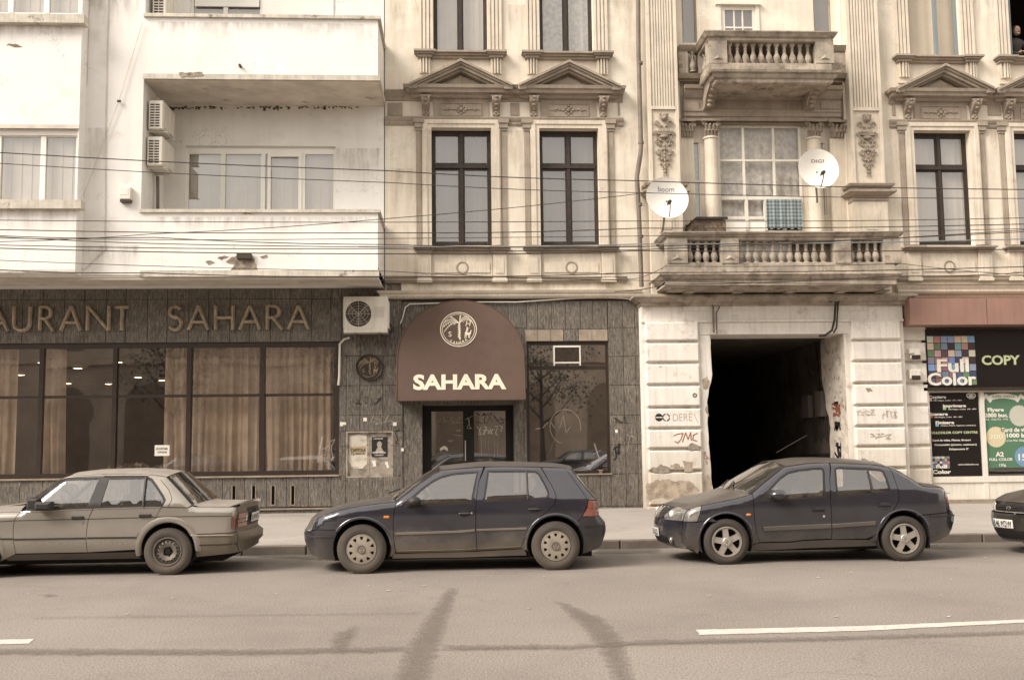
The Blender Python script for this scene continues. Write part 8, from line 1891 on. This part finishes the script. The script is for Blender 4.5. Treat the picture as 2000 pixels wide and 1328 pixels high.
rw = p(cE, (1190, 180), (1640, 172))+p(cF, (150, 172), (215, 200), (270, 275), (345, 390), (368, 440), (350, 480), (315, 512))+p(cE, (1600, 522), (1052, 534), (1110, 380))
rdoor = p(cF, (320, 520), (290, 570), (260, 630), (215, 690), (120, 755), (60, 820), (35, 870), (40, 1000))
b.panel('rear_door', p(cE, (1052, 540), (1600, 526))+rdoor+p(cE, (985, 1030), (970, 900), (975, 800), (1000, 640)))
b.panel('roof_rail', [q for q in ed('roof') if q[0] > b.P(*cE(1190, 150))[0]]+ed('rear_glass')[1:]+p(cF, (620, 525), (320, 520), (350, 480), (368, 440), (345, 390), (270, 275), (215, 200), (150, 172))+p(cE, (1640, 172), (1190, 175)))
b.panel('quarter', p(cF, (320, 524), (620, 528))+ed('boot')[6:]+ed('tail')+p(cF, (640, 828))+arr(48, 192)+p(cF, (40, 1000), (35, 870), (60, 820), (120, 755), (215, 690), (260, 630), (290, 570)))
b.panel('rear_bumper', ed('bumper_r')+p(cF, (1100, 1045), (710, 1085))+arr(-8, 44)+p(cF, (640, 832)), MAT('bumper_beige_dull', (.20, .165, .125), rough=.5, var=.15, dirt=((.10, .08, .06), .1, .5, .5)))
b.panel('sill', p(cE, (180, 1050), (985, 1035), (1575, 1022), (1585, 1100), (90, 1125), (0, 1050)), MAT('sill_dark', (.07, .055, .043), rough=.6), off=.004)
b.panel('pillar_cover', p(cE, (1125, 185), (1240, 182), (1130, 530), (975, 534)), blackplastic, off=-.003)
b.window(doorw, seal_w=.03); b.window(rw, seal_w=.03)
b.line(p(cE, (1650, 185), (1615, 520)), .018)
b.panel('mirror_base', p(cE, (250, 562), (300, 505), (385, 500), (385, 560)), blackplastic, off=-.002)
b.shell([(rx+AR, .25)]+arr(-20, 200)+[(rx-AR-.03, .2), (fx+AR+.03, .2)]+af(-20, 200)+[(fx-AR, .2)], [doorw, rw], None); b.floor(.15, .6, .35)
b.well(fx, fz_+.01, AR); b.well(rx, rz_+.02, AR); b.lip(fx, fz_+.02, AR, -10, 190, w=.07); b.lip(rx, rz_+.03, AR, -5, 192, w=.075)
bd_ = bpy.data.materials['bumper_beige_dull']; b.sheet('bumper_f', 'bumper_front', bd_); b.sheet('bumper_r', 'bumper_back', bd_); b.sheet('hood', 'bonnet', beiged); b.sheet('roof', 'roof', beiged); b.sheet('boot', 'boot_lid', beiged)
b.sheet('face', 'grille', blackplastic, q0=-.5, q1=.5); b.sheet('face', 'headlight', lampglass, q0=-.82, q1=-.5); b.sheet('face', 'headlight', lampglass, q0=.5, q1=.82)
b.sheet('screen', 'windscreen', carglass, q0=-.77, q1=.77, off=-.004); b.sheet('rear_glass', 'rear_window', carglass, q0=-.76, q1=.76, off=-.004)
for nm in ('screen', 'rear_glass'):
    for q0, q1 in ((-.82, -.755), (.755, .82)): b.sheet(nm, 'screen_seal', beiged if nm == 'screen' else seal, q0=q0, q1=q1)
taild = MAT('champagne_tail', (.22, .18, .135), rough=.45, metal=.2, var=.1, dirt=((.14, .11, .085), .1, .9, .5))
b.sheet('tail', 'tail_panel', taild)
zt0, zt1 = b.sec['tail'][1][-1][1], b.sec['tail'][1][0][1]
for sg in (-1, 1):
    L_ = b.sheet('tail', 'tail_lamp', redlens, poly=[(zt0+.06, sg*.80), (zt0+.06, sg*.42), (zt0+.235, sg*.42), (zt0+.235, sg*.80)], off=.012, step=.06); fo = b.S('tail', .016)
    for zz in (.115, .165): obj('lamp_rib', MB().tube([fo(zt0+zz, sg*(.43+.04*j)) for j in range(10)], .003, 4), seal, L_)
    b.sheet('tail', 'reversing_lamp', paper, poly=[(zt0+.13, sg*.50), (zt0+.13, sg*.43), (zt0+.19, sg*.43), (zt0+.19, sg*.50)], off=.016, step=.05, parent=L_)
b.panel('lamp_side', p(cF, (1112, 650), (1120, 625), (1165, 612), (1150, 770), (1110, 765), (1104, 700)), redlens, off=-.003, step=.05)
b.sheet('tail', 'plate_recess', blackplastic, poly=[(zt0+.06, -.40), (zt0+.27, -.40), (zt0+.27, .40), (zt0+.06, .40)], off=.006, step=.1)
pl_ = b.sheet('tail', 'number_plate', plate_m, poly=[(zt0+.10, -.26), (zt0+.21, -.26), (zt0+.21, .26), (zt0+.10, .26)], off=.03, step=.08); plate_text(b, b.S('tail', .034), zt0+.12, 'B 59 NTV', .07, pl_, -.23, .23, -1)
pt = Vector(b.S('tail', .01)(zt1-.10, 0)); obj('badge', MB().lathe([(.036, 0), (.036, .006), (.001, .008)], pt, 'x', 20), chrome, b.t); mb = MB(); q_ = b.S('tail', .02)
obj('badge', MB().tube([q_(zt1-.10+.035*cos(a*pi/8), .035*sin(a*pi/8)) for a in range(17)], .005, 5), blackplastic, b.t)
mb = MB(); fo = b.S('boot', .02); x0_ = b.sec['boot'][1][-1][0]; 
sp = MB(); vs = []
for j in range(13):
    q = -.80+1.6*j/12; e0 = Vector(b.S('boot', 0)(x0_-.10, q)); e1 = Vector(b.S('boot', 0)(x0_, q)); vs += [e0, e1+Vector((.03, 0, .035)), e1+Vector((.035, 0, .02)), e1+Vector((.0, 0, -.01))]
sp.add(vs, [(i*4+k, i*4+k+1, i*4+5+k, i*4+4+k) for i in range(12) for k in range(3)]); obj('boot_spoiler', sp, beige, b.t, smooth=60)
b.line(p(cE, (0, 682), (148, 672), (800, 658), (1560, 638))+p(cF, (300, 628), (1110, 618)), .004); 
b.strip('side_moulding', p(cE, (-300, 880), (145, 878)), .02, blackplastic, -.008); b.strip('side_moulding', p(cE, (160, 885), (968, 870)), .022, blackplastic, -.008); b.strip('side_moulding', p(cE, (985, 868), (1530, 862)), .022, blackplastic, -.008)
b.strip('belt_trim', p(cE, (240, 572), (640, 557), (1048, 540)), .012, chrome, -.006); b.strip('belt_trim', p(cE, (1054, 539), (1600, 524))+p(cF, (320, 522)), .012, chrome, -.006)
b.strip('gutter', p(cE, (235, 560), (400, 415), (560, 290), (690, 205), (780, 180), (1000, 165), (1400, 158))+p(cF, (0, 158), (180, 160)), .014, chrome, -.01)
b.line(p(cF, (310, 210), (400, 320), (437, 410), (430, 450), (390, 520), (345, 524)), .0035, MAT('vent_trim', (.10, .055, .035)))
b.strip('bumper_strip', p(cF, (650, 840), (1130, 832)), .016, chrome, -.012); b.line(p(cF, (680, 950), (1160, 930)), .006)
b.handle(*cE(876, 638), 11.5, 6, blackplastic, 'bar'); b.handle(*cE(1637, 616), 11.5, 6, blackplastic, 'bar')
x, z = b.P(*cE(922, 694)); obj('door_lock', MB().lathe([(.001, -.008), (.014, -.008), (.016, -.002)], (x, b.Yn+b.inset(x, z), z), 'y', 12), beige, b.t)
x, z = b.P(*cE(470, 510)); mm = obj('wing_mirror', MB().box(x-.03, x+.17, b.Yn-.16, b.Yn-.02, z-.05, z+.06, c=.03), blackplastic, b.t); mm = obj('wing_mirror', MB().box(x-.20, x-.05, b.Yn-.0, b.Yn+.12, z-.05, z+.10, c=.03), blackplastic, b.t)
obj('wiper', MB().tube([(b.P(*cE(180, 500))[0], b.yc-.4, .98), (b.P(*cE(330, 440))[0], b.yc+.1, 1.04)], .009, 5), wirem, b.t)
b.cabin(b.P(*cE(1080, 500))[0]+.08, .50, b.P(*cE(600, 500))[0]-.1, .88, .93)

# ---------------------------------------------------------------- the black car entering at the right edge: same builder, seen nose first
blk = MAT('black_paint', (.022, .019, .017), rough=.28, var=.1, coat=.5, fine=.03, bump=0, dirt=((.12, .10, .08), .1, .55, .5)); blkd = MAT('black_paint_dusty', (.075, .062, .05), rough=.4, var=.2, vscale=3, coat=.2)
Yd = -8.55; X0 = WX(2037, 1020, Yd)
def d_(dx, z): return None
class Car4(Car):
    def P(s, a, b_): return (a, b_)
k = Car4.__new__(Car4)
def mk(name, label, Yn, hw, paint, x0, L):
    s = Car4.__new__(Car4); o_WX = WX
    s.Yn, s.hw, s.yc = Yn, hw, Yn+hw; s.belt, s.tum, s.aF, s.LF, s.aR, s.LR, s.zlow, s.rnd, s.edge, s.paint = .90, .42, .16, .5, .12, .35, .5, .05, None, paint
    s.xf, s.xr = x0, x0+L; return s
k = mk('c', '', Yd, .83, blk, X0, 4.25); x = X0
secs = [('bumper_f', 'z', [(x+.10, .18, -.30, 0), (x+.03, .30, -.32, 0), (x+.0, .42, -.34, 0), (x+.0, .52, -.34, 0), (x+.02, .57, -.33, 0)]), ('face', 'z', [(x+.05, .575, -.28, 0), (x+.06, .64, -.28, 0), (x+.10, .72, -.27, .005)]),
        ('hood', 'x', [(x+.10, .72, -.27, .005), (x+.35, .80, -.18, .02), (x+.7, .86, -.12, .03), (x+1.15, .92, -.16, .04)]), ('screen', 'x', [(x+1.15, .92, -.16, .04), (x+1.5, 1.14, -.12, .04), (x+1.85, 1.33, -.08, .05)]),
        ('roof', 'x', [(x+1.85, 1.33, -.08, .05), (x+2.3, 1.37, 0, .05), (x+2.8, 1.36, 0, .05), (x+3.1, 1.31, .05, .05)]), ('rear_glass', 'x', [(x+3.1, 1.31, .05, .05), (x+3.4, 1.12, .08, .04), (x+3.65, .98, .1, .03)]),
        ('boot', 'x', [(x+3.65, .98, .1, .03), (x+3.95, .97, .08, .03), (x+4.2, .94, .07, .02)]), ('tail', 'z', [(x+4.2, .94, .07, .02), (x+4.24, .75, .07, 0), (x+4.25, .6, .07, 0)]), ('bumper_r', 'z', [(x+4.25, .6, .07, 0), (x+4.28, .45, .07, 0), (x+4.2, .22, .02, 0)])]
k.sec = {}; full = []
for nm, axis, P_ in secs:
    D = []
    for i in range(len(P_)-1):
        for j in range(6): t_ = j/6; D.append(tuple(P_[i][m]+(P_[i+1][m]-P_[i][m])*t_ for m in range(4)))
    D.append(P_[-1]); k.sec[nm] = (0 if axis == 'x' else 1, D, P_); full += D[::2]
k.outline = k.edge = full; k.cxw = x+2.1; k.roofz = 1.38
k.t = thing('compact_car', 'black car nosing in at the right edge with the plate B 46 WDW', 'car', (k.cxw, k.yc, 0), 'cars parked along the kerb')
ed = lambda nm: [q[:2] for q in k.sec[nm][1]]
R4 = .29; _WX = WX
def WX(px, py, Y): return px if py == 'w' else _WX(px, py, Y)
f4 = k.wheel(x+.80, 'w', R4, .18, 'cap'); r4 = k.wheel(x+3.25, 'w', R4, .18, 'cap')
WX = _WX
AR = .345; w4 = [(x+1.45, .95), (x+1.6, 1.12), (x+1.95, 1.29), (x+2.8, 1.30), (x+3.2, 1.12), (x+3.4, .98)]
k.panel('body_side', ed('hood')+ed('screen')+ed('roof')+ed('rear_glass')+ed('boot')+ed('tail')+ed('bumper_r')+arc(r4[0], R4+.02, AR, -10, 190)+[(r4[0]-AR, .2), (f4[0]+AR, .2)]+arc(f4[0], R4+.02, AR, -10, 190)+ed('bumper_f')+ed('face'), holes=[w4], gap=0)
k.window(w4); k.floor(.15, .6, .5); k.well(f4[0], R4, AR); k.well(r4[0], R4, AR)
k.sheet('bumper_f', 'bumper', blk); k.sheet('bumper_r', 'rear_bumper', blk); k.sheet('hood', 'bonnet', blkd); k.sheet('roof', 'roof', blkd); k.sheet('boot', 'boot_lid', blkd); k.sheet('tail', 'tail_panel', blk)
k.sheet('screen', 'windscreen', carglass); k.sheet('rear_glass', 'rear_window', carglass); k.sheet('face', 'face_panel', blk, off=-.01)
fo = k.S('face', .01)
gr = k.sheet('face', 'grille', underm, poly=[(.585, -.42), (.59, .42), (.68, .46), (.68, -.46)], off=.002, step=.07)
for j in range(3): obj('grille_bar', MB().tube([fo(.605+.022*j, -.42+.07*i) for i in range(13)], .005, 5), blackplastic, gr)
obj('grille_trim', MB().tube([fo(.685, .46), fo(.64, .455), fo(.59, .42)]+[fo(.585, .42-.07*i) for i in range(13)], .007, 6), alloy, gr)
for sg in (-1, 1): k.sheet('face', 'headlight', lampglass, poly=[(.585, sg*.47), (.59, sg*.83), (.70, sg*.83), (.705, sg*.49)], off=.006, step=.06)
obj('badge', MB().tube([fo(.64+.014*cos(a*pi/6), .05*sin(a*pi/6)) for a in range(13)], .005, 5), alloy, k.t)
pl_ = k.sheet('bumper_f', 'number_plate', plate_m, poly=[(.38, -.26), (.49, -.26), (.49, .26), (.38, .26)], off=.022, step=.08); fo = k.S('bumper_f', .027)
vs, fs = text_geo('B 46 WDW', .075, .02, .001); w = max(v[0] for v in vs); obj('plate_lettering', MB().add([fo(.40+v[1], .22-(v[0]/w)*.46) for v in vs], fs), ink, pl_)
k.sheet('bumper_f', 'plate_band', blue_print, poly=[(.382, .235), (.488, .235), (.488, .258), (.382, .258)], off=.025, parent=pl_)
k.sheet('bumper_f', 'air_intake', underm, poly=[(.22, -.5), (.34, -.55), (.34, .55), (.22, .5)], off=.004, step=.08)
k.cabin(x+2.2, .5, x+1.6, .9, .93)
obj('wing_mirror', MB().ell((x+1.5, k.Yn-.08, .98), (.06, .10, .065), 12, 8), blk, k.t, smooth=True)

k.t.rotation_euler.z = radians(9); k.t.location.x += .06; k.t.location.y += .12
# the same two kinds of car parked on the far side, seen only in reflections
def copy_tree(o, parent=None):
    n = o.copy(); COL.objects.link(n); n.parent = parent
    for ch in list(o.children): copy_tree(ch, n)
    return n
for src, x, lab_ in ((g.t, -6.4, 'navy hatchback parked on the far side opposite the restaurant curtains'), (c.t, -.4, 'dark saloon parked on the far side opposite the canopy'), (g.t, 5.6, 'navy hatchback parked on the far side opposite the gateway'), (c.t, -12.5, 'dark saloon parked on the far side at the far left')):
    n = copy_tree(src); n.location = (x, -25.6, 0); n['label'] = lab_; n['group'] = 'cars on the far side of the street'
